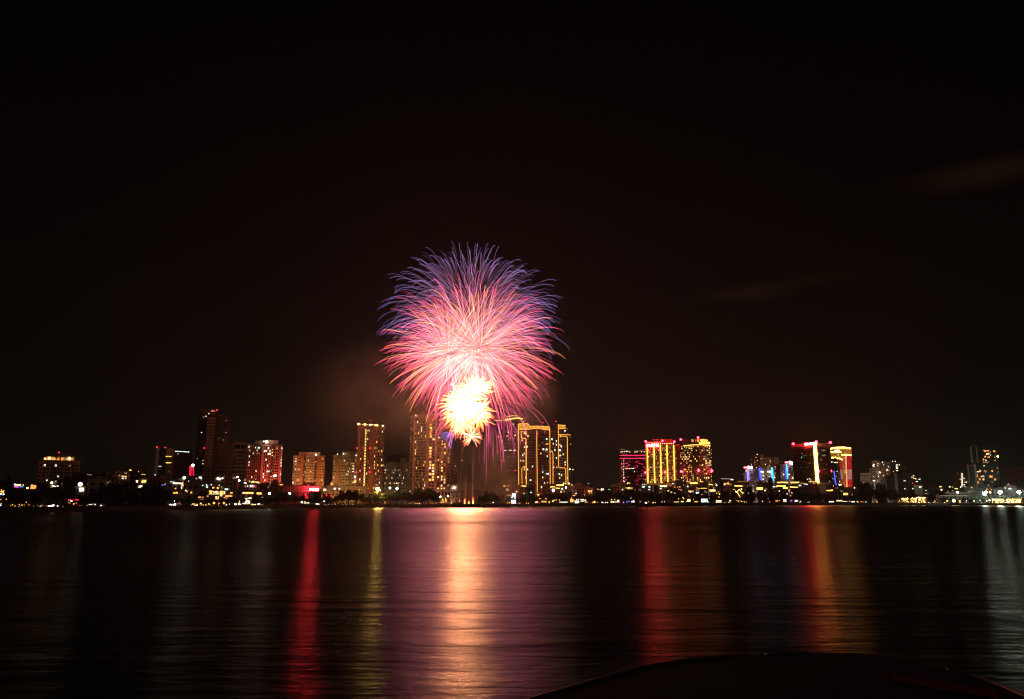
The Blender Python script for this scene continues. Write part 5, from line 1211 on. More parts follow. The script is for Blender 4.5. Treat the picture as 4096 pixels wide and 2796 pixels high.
    (2880, 2926, 1915, 160, 'dark', 'flat', [('S', 2884, 1915, 2932, 1916, 0.3, 'w', 0.7), ('W', 2928, 1919, 10, 3, 'white')], 0.02), (2890, 2928, 1930, 80, 'tan', 'flat', [('L', 2902, 1935, 0.85, 'o', 9), ('L', 2912, 1934, 1.2, 'o', 12)], 0.05),
    (2946, 2998, 1926, 130, 'tan', 'flat', [('S', 2948, 1926, 2998, 1927, 0.25, 'o', 0.5)], 0.0), (2936, 2972, 1942, 70, 'brown', 'flat', [('S', 2938, 1943, 2970, 1944, 0.75, 'y', 2.4)], 0.05),
    (2984, 3004, 1945, 80, 'dark', 'flat', [('L', 2990, 1944, 0.35, 'w', 4), ('W', 2998, 1943, 5, 2, 'dim')]), (3026, 3051, 1927, 90, 'tan', 'flat', [('S', 3027, 1951, 3051, 1951, 0.6, 'y', 3), ('W', 3039, 1956, 22, 6, 'y', 3)], 0.0),
    (3051, 3072, 1933, 80, 'brick', 'flat', [('W', 3065, 1955, 4, 6, 'dim')], 0.03), (3071, 3090, 1916, 110, 'dark', 'flat', []), (3090, 3120, 1940, 60, 'grey', 'flat', [('L', 3093, 1947, 0.7, 'w', 6), ('L', 3099, 1947, 0.7, 'w', 6), ('L', 3106, 1947, 0.6, 'w', 5)], 0.03),
    (3104, 3150, 1938, 50, 'dark', 'flat', [('S', 3107, 1943, 3143, 1944, 0.85, 'y', 3), ('S', 3132, 1952, 3151, 1952, 1.0, 'y', 2.6), ('W', 3157, 1961, 7, 7, 'rose'), ('L', 3117, 1964, 0.7, 'g', 4)], 0.05),
    (3156, 3196, 1942, 55, 'dark', 'flat', [('S', 3160, 1948, 3192, 1949, 0.6, 'y', 3), ('W', 3197, 1942, 3, 5, 'white')], 0.03), (3190, 3240, 1928, 90, 'grey', 'hip', [('L', 3205, 1932, 0.6, 'o', 6), ('L', 3213, 1933, 0.5, 'y', 6), ('S', 3217, 1936, 3231, 1937, 0.25, 'w', 4), ('W', 3200, 1942, 8, 5, 'cool')], 0.05),
    (3232, 3266, 1926, 110, 'amber', 'flat', [('S', 3234, 1927, 3266, 1927, 0.4, 'y', 1.6), ('W', 3238, 1932, 8, 6, 'dim'), ('W', 3256, 1932, 10, 6, 'dim'), ('L', 3258, 1945, 0.3, 'r', 4)], 0.0),
    (3300, 3328, 1938, 80, 'brick', 'flat', []), (3308, 3345, 1955, 50, 'brown', 'flat', [('S', 3306, 1963, 3316, 1961, 0.5, 'o', 5), ('S', 3316, 1963, 3331, 1960, 0.6, 'y', 4)], 0.0),
    (3345, 3376, 1956, 60, 'grey', 'flat', [('W', 3366, 1965, 7, 5, 'dim')], 0.05), (3352, 3372, 1936, 130, 'dark', 'hip', [('S', 3355, 1939, 3366, 1939, 0.8, 'Y', 3)], 0.0), (3366, 3392, 1960, 40, 'grey', 'flat', [('W', 3378, 1976, 8, 8, 'yellow'), ('W', 3387, 1976, 8, 8, 'warm')], 0.05),
    (3405, 3440, 1950, 120, 'dark', 'hip', [('L', 3418, 1951, 0.9, 'w', 10), ('L', 3433, 1954, 0.5, 'w', 4)], 0.05), (3440, 3480, 1950, 60, 'dark', 'flat', [('L', 3453, 1956, 0.5, 'y', 5), ('S', 3465, 1957, 3478, 1958, 0.5, 'y', 3), ('W', 3497, 1965, 6, 4, 'dim')], 0.0),
    (3500, 3540, 1938, 60, 'dark', 'flat', []), (3690, 3730, 1955, 120, 'dark', 'flat', [('L', 3704, 1962, 0.6, 'w', 7), ('W', 3706, 1974, 12, 4, 'dim')], 0.02),
    (3735, 3780, 1950, 140, 'dark', 'hip', [('S', 3758, 1946, 3766, 1947, 0.6, 'y', 4), ('L', 3766, 1959, 1.2, 'Y', 10)], 0.03), (3780, 3812, 1955, 120, 'dark', 'flat', [('L', 3799, 1947, 0.85, 'g', 10), ('L', 3810, 1948, 0.7, 'o', 7), ('L', 3791, 1965, 0.45, 'Y', 5)], 0.03),
    (3812, 3850, 1953, 110, 'dark', 'flat', [('S', 3819, 1955, 3831, 1954, 0.5, 'y', 5), ('L', 3843, 1948, 0.8, 'g', 9), ('L', 3859, 1948, 0.8, 'w', 9), ('L', 3811, 1962, 0.35, 'Y', 5)], 0.03),
    (3850, 3895, 1948, 90, 'grey', 'flat', [('L', 3887, 1950, 0.65, 'y', 6), ('W', 3880, 1965, 14, 3, 'dim')], 0.02),
    (3775, 3885, 1971, 70, 'grey', 'flat', [('S', 3778, 1972, 3882, 1972, 0.25, 'w', 0.35)], 0.0), (3735, 3757, 1984, 30, 'pink', 'flat', [('L', 3739, 2004, 0.7, 'o', 10)], 0.1), (3757, 3870, 1982, 34, 'grey', 'flat', [('S', 3757, 1982, 3870, 1982, 0.25, 'w', 0.35)], 0.03),
    (3930, 3965, 1945, 80, 'dark', 'flat', [('L', 3953, 1940, 0.45, 'w', 6), ('L', 3948, 1957, 0.75, 'o', 8), ('L', 3966, 1958, 0.6, 'o', 6)], 0.02), (4010, 4060, 1945, 90, 'grey', 'flat', [('L', 4021, 1952, 0.65, 'w', 8), ('L', 4040, 1948, 0.6, 'r', 3), ('W', 4040, 1955, 9, 4, 'cool')], 0.02),
    (4060, 4110, 1950, 80, 'dark', 'hip', [('L', 4033, 1936, 0.4, 'w', 6)], 0.02), (3965, 4010, 1955, 70, 'dark', 'flat', [], 0.02),
]: house(*a[:5], a[5], a[6], *(a[7:8]))

# villa whose dome has its gold light put in as glow, under the cream towers
b = Bld('villa', 'long cream villa lit gold from below with a small domed turret', 'villa', 1272, 1464, 780)
x0, x1, z0, z1 = b.block(1276, 1372, 1946, 0, 16, 'cream'); b.block(1310, 1330, 1943, -1.5, 0, 'cream', name='bay'); xa, xb, _, za = b.block(1372, 1464, 1949, 1, 16, 'cream')
b.facade((x0, 0), (x1, 0), 0, z1 - 1.5, 7, 0.35, 0.5, 0.05, ('dim',), 3.6); b.facade((xa, 1), (xb, 1), 0, za - 1.5, 7, 0.35, 0.5, 0.0, ('dim',), 3.6)
b.block(1343, 1356, 1934, 3, 9, 'white', 1947, 'turret', 0.4)
b.ledges(x0, x1, 0, z1 - 0.8, z1, 0.8, 'cream', h=0.4); b.ledges(xa, xb, 1, za - 0.8, za, 0.8, 'cream', h=0.4)
part('dome', MB().ball(b.P(1327, 1937, 4), 1.3, 12, 10, 1.6), glow('gold_dome_glow', (1.0, 0.45, 0.08), 0.9, False, 0.3), b.th)
for px, w_ in ((1296, 4), (1303, 4)): b.win(px, 1959, w_, 8, 'white', -0.2)
b.win(1339, 1955, 8, 7, 'white', -0.2); b.win(1358, 1955, 7, 5, 'white', -0.2); b.win(1438, 1957, 5, 2, 'yellow', 0.6)
for px in (1290, 1325, 1365, 1385, 1410):
    l = bpy.data.lights.new('floodlight', 'SPOT'); l.energy = 1300; l.color = (1.0, 0.50, 0.12); l.shadow_soft_size = 0.5; l.spot_size = R(120); l.spot_blend = 1
    o = bpy.data.objects.new('floodlight', l); COL.objects.link(o); o.parent = b.th; o.location = (b.u(px), -5, 2.0)
    o.rotation_euler = (Vector((b.u(px), 0, 9)) - o.location).to_track_quat('-Z', 'Y').to_euler()
b.done()
# long grey hall with the red sign
b = Bld('hall', 'long low grey hall whose right end carries the blazing red roof sign', 'hall', 1036, 1282, 740)
x0, x1, z0, z1 = b.block(1040, 1238, 1946, 0, 20, 'grey'); b.facade((x0, 0), (x1, 0), 2, z1 - 3, 16, 0.3, 0.4, 0.02, ('dim',), 4)
part('roof', MB().box(x0 - 1, x1 + 1, -1, 20, z1 + 0.5, z1 + 1.0), WALL['roof'], b.th)
k_ = 740 / F
m = MB()
for px in (1243, 1257, 1271): m.box(b.u(px) - 0.15, b.u(px) + 0.15, -5.5, -5.2, -1, b.z(1952, -5))
part('sign_post', m, WALL['steel'], b.th, kind='stuff')
part('sign_panel', MB().box(b.u(1241, -6), b.u(1276, -6), -6.2, -5.6, b.z(1963, -6), b.z(1953, -6)), glow('red_sign_blaze', (1.0, 0.025, 0.045), 330.0, True), b.th)
b.block(1240, 1283, 1948, 2, 16, 'grey', name='annex'); b.done()
# vertical red neon board
b = Bld('neon_board', 'tall thin board outlined in red neon with a white lamp on top', 'sign', 756, 776, 820)
part('pole', MB().tube([(b.u(768), 0, -1), (b.u(768), 0, b.z(1904))], 0.35, 6), WALL['steel'], b.th)
part('board', MB().box(b.u(757), b.u(775), 0, 0.5, b.z(1904), b.z(1862)), WALL['dark'], b.th)
NR = glow('red_neon', (1.0, 0.015, 0.06), 2.0, True)
part('neon_tube', MB().tube([b.P(p_, q_, -0.3) for p_, q_ in ((772, 1863), (772, 1903), (775, 1903), (775, 1863), (772, 1863))], 0.16, 5), NR, b.th)
part('neon_tube', MB().tube([b.P(p_, q_, -0.3) for p_, q_ in ((758, 1864), (758, 1902), (763, 1902), (763, 1864), (758, 1864))], 0.12, 5), NR, b.th)
m = MB()
for i in range(11):
    z_ = b.z(1867 + i * 3.2)
    m.tube([(b.u(758), -0.3, z_), (b.u(763 + (i % 3)), -0.3, z_)], 0.13, 4)
part('neon_bars', m, NR, b.th, kind='stuff'); part('neon_tube', MB().tube([b.P(767, 1864, -0.3), b.P(767, 1903, -0.3)], 0.10, 5), NR, b.th)
b.lamp(772, 1861, 1.1, lampmat('w', 40, True), -0.8, 'lamp_head')
# crane pole, its red light put in as glow, in front of the grid building
b = Bld('signal_pole', 'red pole with two white lamps among the roofs below the red lit tower', 'pole', 946, 960, 640)
part('pole', MB().tube([b.P(951, 1956, 0), b.P(953, 1915, 0)], 0.25, 6), glow('red_pole_glow', (0.8, 0.02, 0.06), 0.4), b.th)
part('crossbar', MB().tube([b.P(942, 1912, 0), b.P(960, 1912, 0)], 0.2, 5), glow('red_pole_glow', (0.8, 0.02, 0.06), 0.4), b.th)
b.lamp(950, 1908, 0.6, lampmat('w', 8), -0.5, 'lamp_head'); b.lamp(957, 1922, 0.7, lampmat('w', 10), -0.5, 'lamp_head')
# white screen building left of the gold outlined tower
b = Bld('video_screen', 'pair of dazzling white screens stacked on a dark frame at the shore', 'screen', 2044, 2064, shore(2054) + 6)
part('frame', MB().box(b.u(2043), b.u(2065), 0.2, 1.2, -1, b.z(1974)), WALL['steel'], b.th)
part('screen', MB().box(b.u(2045), b.u(2063), -0.2, 0.1, b.z(2015), b.z(2000)), glow('white_screen', (1.0, 0.95, 1.0), 2.5, True), b.th)
part('screen', MB().box(b.u(2048), b.u(2063), -0.2, 0.1, b.z(1986), b.z(1974)), glow('white_screen', (1.0, 0.95, 1.0), 2.5, True), b.th)
part('screen', MB().box(b.u(2058), b.u(2062), -0.2, 0.1, b.z(1995), b.z(1988)), glow('soft_screen', (0.85, 0.85, 1.0), 2), b.th)
part('screen', MB().box(b.u(2045), b.u(2052), -0.2, 0.1, b.z(1992), b.z(1987)), glow('soft_screen', (0.85, 0.85, 1.0), 2), b.th)
# gabled house traced in gold bulbs
b = Bld('lit_house', 'gabled house traced all over with golden bulbs under the blue striped blocks', 'house', 2938, 2974, shore(2955) + 36)
x0, x1, z0, z1 = b.block(2946, 2972, 1968, 0, 9, 'brown'); xm = (x0 + x1) / 2
part('roof', MB().add([(x0, -.4, z1), (x1, -.4, z1), (xm, -.4, b.z(1957)), (x0, 9, z1), (x1, 9, z1), (xm, 9, b.z(1957))], [(0, 1, 2), (5, 4, 3), (0, 2, 5, 3), (2, 1, 4, 5), (1, 0, 3, 4)]), WALL['roof'], b.th)
GB = lampmat('y', 5.0)
for i in range(9):
    for pts in (((2946, 1970), (2958, 1957)), ((2958, 1957), (2970, 1972)), ((2941, 1962), (2962, 1988))):
        t_ = (i + 0.5) / 9; px = pts[0][0] + (pts[1][0] - pts[0][0]) * t_; py = pts[0][1] + (pts[1][1] - pts[0][1]) * t_
        b.lamp(px + b.rs.uniform(-1, 1), py + b.rs.uniform(-1, 1), 0.35, GB, -0.9, 'bulb')
b.lamp(2945, 1968, 0.7, lampmat('Y', 9), -1, 'bulb'); b.lamp(2966, 1956, 0.6, lampmat('w', 8), -1, 'bulb'); b.lamp(2936, 1958, 0.5, lampmat('o', 8), -1, 'bulb'); b.lamp(2972, 1972, 0.5, lampmat('Y', 6), -1, 'bulb')
# elliptical pavilions on the roofs below the blue striped blocks
def pavilion(label, px0, px1, y0, y1):
    b = Bld('roof_pavilion', label, 'pavilion', px0, px1, shore((px0 + px1) / 2) + 150, base=BANK)
    u0, u1 = b.u(px0), b.u(px1); c_ = (u0 + u1) / 2; a_ = (u1 - u0) / 2
    ring_ = lambda r_, z_: [(c_ + a_ * r_ * math.cos(2 * math.pi * i / 24), 8 + 6 * r_ * math.sin(2 * math.pi * i / 24), z_) for i in range(25)]
    part('roof', MB().prism([p[:2] for p in ring_(1.0, 0)[:-1]], b.z(y0) - 0.2, b.z(y0) + 0.5), WALL['dark'], b.th)
    part('light_ring', MB().tube(ring_(1.02, b.z(y0) - 0.4), 0.8, 5), lampmat('y', 2.6, True), b.th)
    m = MB()
    for i in range(0, 24, 2):
        p = ring_(0.95, 0)[i]; m.tube([(p[0], p[1], b.z(y1) - 0.5), (p[0], p[1], b.z(y0) - 0.4)], 0.3, 4)
    part('columns', m, lampmat('y', 0.9), b.th, kind='stuff')
    part('wall', MB().prism([p[:2] for p in ring_(0.9, 0)[:-1]], -1, b.z(y1)), WALL['grey'], b.th)
pavilion('left oval rooftop pavilion ringed in gold light under the blue striped blocks', 3108, 3147, 1928, 1936)
pavilion('right oval rooftop pavilion ringed in gold light under the blue striped blocks', 3162, 3195, 1928, 1935)

# ================================================================== shore lights, shops, stalls
def lamp_post(px, py, c_, s_, r_, off=5, posted=True, name=None, phrase=None):
    D = shore(px) + off; p = at(px, py, D)
    th = thing('street_lamp', '', 'lamp', (p.x, p.y, BANK), math.atan2(p.y, p.x) - math.pi / 2, 'lamps along the lake shore')
    h = max(0.5, p.z - BANK)
    part('pole', MB().tube([(0.25, 0.5, -0.6), (0.25, 0.5, h + 0.1)], 0.11, 6, r2=0.07), WALL['steel'], th)
    part('bracket', MB().tube([(0.25, 0.5, h + 0.1), (0.15, 0.2, h + r_ + 0.25), (0, 0, h + r_ + 0.2)], 0.06, 5).tube([(0, 0, h + r_ * 0.9), (0, 0, h + r_ + 0.3)], r_ * 0.7, 8, r2=r_ * 0.3), WALL['steel'], th)
    o = part('lamp_globe', MB().ball((0, 0, 0), r_, 8, 6), lampmat(c_, s_, s_ > 7), th); o.location = (0, 0, h)
    big = s_ >= 100
    enlist(th, px, phrase or (('blazing ' if big else '') + CNAME[c_] + (' floodlight' if big else ' shore lamp')), 'below')
    return th
rl = random.Random(3)
# the large starry lamps
for px, py, c_, s_, r_ in ((1512, 1957, 'y', 320, 1.6), (1512.1, 1957, 'w', 0, 0), (1560, 1952, 'g', 9, 0.95), (1588, 1954, 'g', 14, 1.1), (1078, 1974, 'g', 9, 0.85), (1159, 1973, 'g', 9, 0.85),
                           (3938, 1975, 'g', 190, 2.0), (3944, 1968, 'w', 20, 1.3), (4000, 1969, 'g', 190, 2.1), (4076, 1969, 'g', 190, 2.0), (3815, 2003, 'Y', 20, 1.7), (3830, 1969, 'Y', 9, 1.5), (3960, 1969, 'o', 20, 1.0),
                           (1792, 1984, 'y', 30, 0.7), (1758, 1987, 'w', 26, 0.55), (1763, 1986, 'c', 20, 0.5)):
    if s_: lamp_post(px, py, c_, s_, r_, 12)
# smaller lamps (photo column, row, colour, size class)
SM = [(0, 2024, 'c', 4), (17, 2032, 'g', 2), (32, 2023, 'o', 1), (42, 2023, 'o', 1), (50, 2019, 'y', 1), (60, 2024, 'o', 1), (77, 2018, 'o', 1), (88, 2020, 'y', 1), (105, 2009, 'o', 1), (98, 2020, 'o', 1), (116, 2020, 'o', 1), (48, 2033, 'o', 1), (75, 2030, 'c', 2), (83, 2031, 'o', 1),
      (97, 2031, 'o', 1), (114, 2029, 'o', 1), (25, 1997, 'o', 1), (3, 1998, 'o', 1), (5, 2014, 'o', 1), (134, 2025, 'g', 2), (165, 2025, 'w', 4), (175, 2025, 'o', 2), (195, 2025, 'w', 3), (204, 2024, 'w', 3), (213, 2023, 'w', 4), (231, 2024, 'w', 3), (250, 2024, 'w', 4),
      (295, 2015, 'o', 2), (293, 2024, 'o', 2), (349, 2024, 'w', 2), (405, 2023, 'w', 3), (416, 2025, 'w', 2), (521, 2031, 'w', 1), (540, 2031, 'w', 1), (649, 1940, 'b', 1), (656, 1940, 'b', 1), (661, 1936, 'o', 1),
      (682, 2022, 'w', 5), (693, 2023, 'w', 5), (699, 2018, 'w', 4), (716, 2025, 'y', 2), (698, 2004, 'g', 1), (767, 2025, 'w', 3), (784, 2025, 'w', 5), (773, 2017, 'y', 3), (779, 2017, 'y', 2), (789, 2017, 'y', 2), (803, 2014, 'y', 2), (804, 2021, 'o', 3), (812, 2021, 'y', 2), (823, 2020, 'y', 2),
      (835, 2017, 'y', 2), (830, 2024, 'o', 2), (842, 2022, 'y', 2), (856, 2012, 'o', 3), (848, 2021, 'o', 1), (873, 2021, 'o', 1), (876, 2013, 'o', 1), (896, 2012, 'o', 3), (906, 2020, 'w', 2), (918, 2016, 'w', 1), (942, 2017, 'w', 3), (956, 2017, 'w', 3), (963, 2018, 'w', 2), (897, 1990, 'o', 1),
      (1008, 2019, 'o', 3), (1015, 2019, 'o', 2), (1021, 2019, 'w', 2), (1035, 2019, 'w', 4), (1044, 2020, 'o', 1), (1051, 2020, 'o', 1), (990, 2004, 'Y', 3), (984, 2008, 'w', 3), (996, 2007, 'w', 3), (986, 1999, 'o', 2),
      (1220, 2007, 'o', 2), (1208, 2009, 'w', 3), (1204, 2008, 'w', 1), (1260, 2018, 'w', 2), (1267, 2017, 'w', 3), (1275, 2017, 'w', 2), (1297, 2005, 'w', 2), (1300, 2018, 'w', 2), (1313, 2018, 'w', 1), (1325, 2018, 'm', 1), (1341, 2018, 'Y', 2), (1370, 2019, 'w', 1), (1412, 2019, 'w', 1), (1540, 2008, 'o', 1), (1540, 2012, 'o', 1),
      (1622, 2016, 'w', 1), (1663, 2014, 'o', 2), (1670, 2013, 'o', 1), (1678, 2016, 'w', 2), (1640, 1965, 'w', 1), (1722, 2014, 'o', 1), (1728, 2014, 'o', 1), (1735, 2014, 'o', 1), (1741, 2014, 'o', 1), (1765, 2010, 'o', 2), (1772, 2009, 'y', 1), (1780, 2010, 'o', 1), (1790, 2009, 'r', 1), (1806, 2009, 'o', 2), (1816, 2009, 'r', 1),
      (1973, 2010, 'w', 2), (2031, 2012, 'o', 2), (2038, 2011, 'o', 2), (2068, 2014, 'w', 1), (2079, 2013, 'w', 1), (2106, 2013, 'o', 2), (2114, 2013, 'o', 2), (2142, 2009, 'w', 2), (2147, 2009, 'Y', 2), (2155, 2009, 'r', 2), (2158, 1995, 'o', 1), (2163, 1995, 'o', 1), (2181, 1995, 'o', 1), (2186, 1995, 'o', 1),
      (2211, 2005, 'y', 3), (2216, 2001, 'Y', 2), (2225, 2000, 'o', 2), (2238, 2000, 'o', 2), (2286, 1992, 'o', 2), (2293, 1982, 'o', 2), (2299, 1982, 'o', 2), (2298, 2003, 'o', 2), (2307, 1998, 'w', 2), (2314, 1998, 'w', 2), (2342, 2002, 'w', 3), (2378, 2008, 'o', 4), (2370, 2010, 'o', 2), (2391, 2009, 'y', 1), (2408, 2009, 'w', 2), (2412, 2011, 'w', 2),
      (2422, 2010, 'w', 2), (2430, 2010, 'g', 2), (2472, 2002, 'w', 3), (2476, 2001, 'w', 1), (2446, 1998, 'y', 2), (2459, 1998, 'o', 2), (2494, 2010, 'm', 2), (2508, 2008, 'b', 2), (2513, 2004, 'b', 1), (2518, 2006, 'b', 1), (2524, 1992, 'w', 1), (2534, 2003, 'w', 2), (2584, 2012, 'w', 4), (2612, 2011, 'w', 2), (2621, 2010, 'o', 2), (2648, 2007, 'w', 1), (2658, 2007, 'w', 1),
      (2714, 1995, 'o', 2), (2732, 1990, 'y', 2), (2735, 1995, 'y', 2), (2774, 1998, 'w', 1), (2833, 2008, 'c', 2), (2876, 1988, 'o', 2), (2874, 1967, 'o', 2), (2878, 1976, 'y', 3), (2867, 1973, 'y', 2), (2837, 1993, 'o', 1), (2921, 2003, 'w', 3), (2916, 2009, 'Y', 2), (2948, 2002, 'y', 1), (2955, 2005, 'y', 2), (2967, 2006, 'y', 2), (2977, 2008, 'y', 2), (2985, 2008, 'y', 1), (2963, 2003, 'o', 1),
      (3013, 1965, 'Y', 2), (3050, 2005, 'w', 2), (3078, 2008, 'w', 1), (3118, 2003, 'o', 1), (3195, 2002, 'b', 1), (3199, 2009, 'o', 2), (3203, 2006, 'Y', 2), (3232, 2009, 'w', 1), (3238, 2008, 'c', 1), (3163, 1983, 'w', 1), (3398, 2004, 'o', 2), (3408, 2007, 'c', 3), (3416, 2007, 'c', 3), (3429, 2006, 'o', 3), (3433, 2009, 'o', 2), (3445, 2007, 'o', 2), (3450, 2008, 'r', 1), (3455, 2008, 'o', 1), (3464, 2008, 'c', 2),
      (3490, 2009, 'y', 2), (3506, 2004, 'o', 1), (3509, 2008, 'y', 2), (3789, 2004, 'o', 4), (3839, 2004, 'o', 4), (3866, 2003, 'w', 2), (3867, 2010, 'w', 1), (3896, 2004, 'w', 3), (3920, 2001, 'w', 2), (3947, 2004, 'w', 3), (3958, 2001, 'w', 4), (3910, 2012, 'w', 1), (3926, 2011, 'w', 1), (3940, 2011, 'o', 1), (3957, 2011, 'o', 1), (3702, 2010, 'w', 1), (3714, 2010, 'w', 1), (3720, 2012, 'w', 2), (3733, 2010, 'w', 2), (3740, 2010, 'w', 1), (3750, 2010, 'w', 1), (3779, 2011, 'w', 2), (3840, 2011, 'w', 2)]
for px, py, c_, q in SM:
    s_, r_ = {1: (2.2, 0.38), 2: (2.3, 0.56), 3: (2.4, 0.8), 4: (2.6, 1.15), 5: (3.0, 1.4)}[q]
    k_ = 0.62 if px < 420 else (0.75 if px < 800 else 1)
    lamp_post(px, py, c_, s_, r_ * k_, 3.5 + rl.uniform(0, 3))
# lit shop fronts right on the promenade
def shop(px, py, wpx, hpx, c_, s_, label, name='shopfront', cat='shop', posts=4, sign=None):
    D = shore(px) + 8; b = Bld(name, label, cat, px - wpx / 2, px + wpx / 2, D)
    u0, u1 = b.u(px - wpx / 2), b.u(px + wpx / 2); zt = b.z(py - hpx / 2); zb = max(0.2, b.z(py + hpx / 2))
    part('wall', MB().box(u0 - 0.4, u1 + 0.4, 1.0, 6, -0.5, zt + 0.8), WALL['grey'], b.th)
    part('awning', MB().frustum((u0 - 0.5, u1 + 0.5, -1.2, 1.1), (u0 - 0.3, u1 + 0.3, 0.4, 1.1), zt + 0.05, zt + 0.55), WALL['brown'], b.th)
    m = lampmat(c_, 1.05 + s_ * 0.07, True); n_ = max(1, posts)
    for i in range(n_):
        a = u0 + (u1 - u0) * i / n_ + 0.12; c2 = u0 + (u1 - u0) * (i + 1) / n_ - 0.12
        part('lit_opening', MB().box(a, c2, 0.7, 0.95, zb + 0.6 + b.rs.uniform(0, 0.4), zt - b.rs.uniform(0, 0.3) * hpx * 0.05), m, b.th)
    part('counter', MB().box(u0, u1, 0.2, 0.75, -0.3, zb + 0.55), WALL['dark'], b.th)
    if sign: part('sign_panel', MB().box(u0 + 0.3, u1 - 0.3, -1.5, -1.25, zt + 0.6, zt + 1.5), lampmat(sign, 3, True), b.th)
    return b
shop(381, 2023, 30, 15, 'w', 7, 'brilliant white pavilion right at the water, left of the dark wooded point', posts=3)
shop(317, 2026, 46, 9, 'o', 3.2, 'orange lit lakeside restaurant under a red neon sign', 'restaurant', 'restaurant', 7)
shop(172, 2035, 22, 1.6, 'o', 1.6, 'left low strip of orange lit tables at the water at far left', 'cafe_terrace', 'terrace', 3)
shop(208, 2035, 24, 1.6, 'o', 1.6, 'right low strip of orange lit tables at the water at far left', 'cafe_terrace', 'terrace', 3)
shop(992, 2016, 30, 9, 'w', 10, 'blazing white and gold shop crowned by stacked lamps below the red lit tower', posts=4)
shop(1232, 2014, 22, 9, 'w', 2.6, 'white lit shop beside the pale corner house under the red sign', posts=4)
shop(1645, 2014, 13, 4, 'w', 6, 'small white kiosk left of the big round tree', 'kiosk', 'kiosk', 2)
shop(2175, 2008, 21, 10, 'y', 1.7, 'yellow lit shop with four bright panes below the gold outlined tower', posts=5)
shop(2196, 2010, 5, 11, 'y', 6, 'narrow upright yellow light box between shops on the shore', 'kiosk', 'kiosk', 1)
shop(2252, 2010, 34, 7, 'g', 5, 'greenish white lit shop row right of the upright yellow box', posts=7)
shop(2286, 2004, 14, 16, 'y', 4.5, 'tall warm yellow stall left of the brightest white stall', posts=2)
shop(2306, 2009, 18, 13, 'w', 12, 'brightest white stall on the shore below the gold outlined tower', posts=3)
shop(2328, 2006, 16, 7, 'Y', 5, 'golden stall right of the brightest white stall', posts=3, sign='w')
shop(2344, 2011, 14, 6, 'o', 2.6, 'dim orange stall left of the dark trees', posts=3)
shop(2447, 2009, 14, 9, 'Y', 8, 'left golden half of the bright stall pair below the radio mast', posts=2)
shop(2465, 2009, 22, 7, 'w', 7, 'right white half of the bright stall pair below the radio mast', posts=4)
shop(2529, 2008, 14, 9, 'w', 7, 'white stall with a small blue arch at its left', posts=2)
shop(2702, 2009, 20, 6, 'y', 6, 'long yellow stall below the yellow striped hotel', posts=4)
shop(2725, 2008, 12, 8, 'Y', 6, 'golden stall between the long yellow stall and the white gold stall', posts=2)
shop(2748, 2003, 20, 14, 'Y', 9, 'tall white gold stall, brightest below the curved hotel', posts=3)
shop(2780, 2008, 15, 7, 'y', 5, 'yellow stall left of the wide white shop', posts=3)
shop(2813, 2006, 27, 11, 'c', 9, 'wide cold white shop below the curved hotel', posts=5, sign='c')
shop(2870, 2010, 24, 6, 'w', 8, 'white stall with a peaked top made of lamps', posts=4, sign='Y')
shop(2892, 2012, 14, 3, 'Y', 5, 'low golden counter right of the peaked white stall', 'kiosk', 'kiosk', 3)
shop(3101, 2005, 11, 7, 'o', 7, 'orange red stall, leftmost on the dark stretch below the blue striped blocks', posts=2)
shop(3133, 2006, 14, 7, 'Y', 6, 'golden stall with a white top on the dark stretch of shore', posts=2, sign='c')
shop(3158, 2004, 9, 7, 'm', 4, 'magenta lit stall between golden and greenish stalls', posts=2)
shop(3178, 2005, 12, 10, 'g', 7, 'greenish white stall right of the magenta stall', posts=2)
shop(3318, 2008, 20, 8, 'g', 5, 'left white stall of the crowded cluster below the red banded tower', posts=5)
shop(3350, 2004, 24, 8, 'Y', 5, 'middle golden stall of the crowded cluster below the red banded tower', posts=6)
shop(3372, 2007, 18, 5, 'w', 4, 'right white stall of the crowded cluster below the red banded tower', posts=4)
# red neon word over the restaurant
b = Bld('neon_sign', 'red neon sign on posts above the orange lit restaurant', 'sign', 272, 316, shore(294) + 10)
part('sign_frame', MB().tube([(b.u(276), 0.4, -0.5), (b.u(276), 0.4, b.z(1996))], 0.1, 5).tube([(b.u(312), 0.4, -0.5), (b.u(312), 0.4, b.z(1996))], 0.1, 5), WALL['steel'], b.th, kind='stuff')
x = 273
for w_, dy in ((5, 0), (7, 1), (6, 2), (5, 0), (8, -1), (7, 0)):
    b.strip([(x, 1999 + dy - 1.5), (x + w_ * 0.3, 1999 + dy + 2), (x + w_ * 0.6, 1999 + dy - 1), (x + w_, 1999 + dy + 1)], 0.22, lampmat('r', 4, True), -0.2, 'neon_letter'); x += w_ + 0.6
b.strip([(280, 2003), (292, 2004)], 0.3, lampmat('w', 3), -0.2, 'neon_letter')

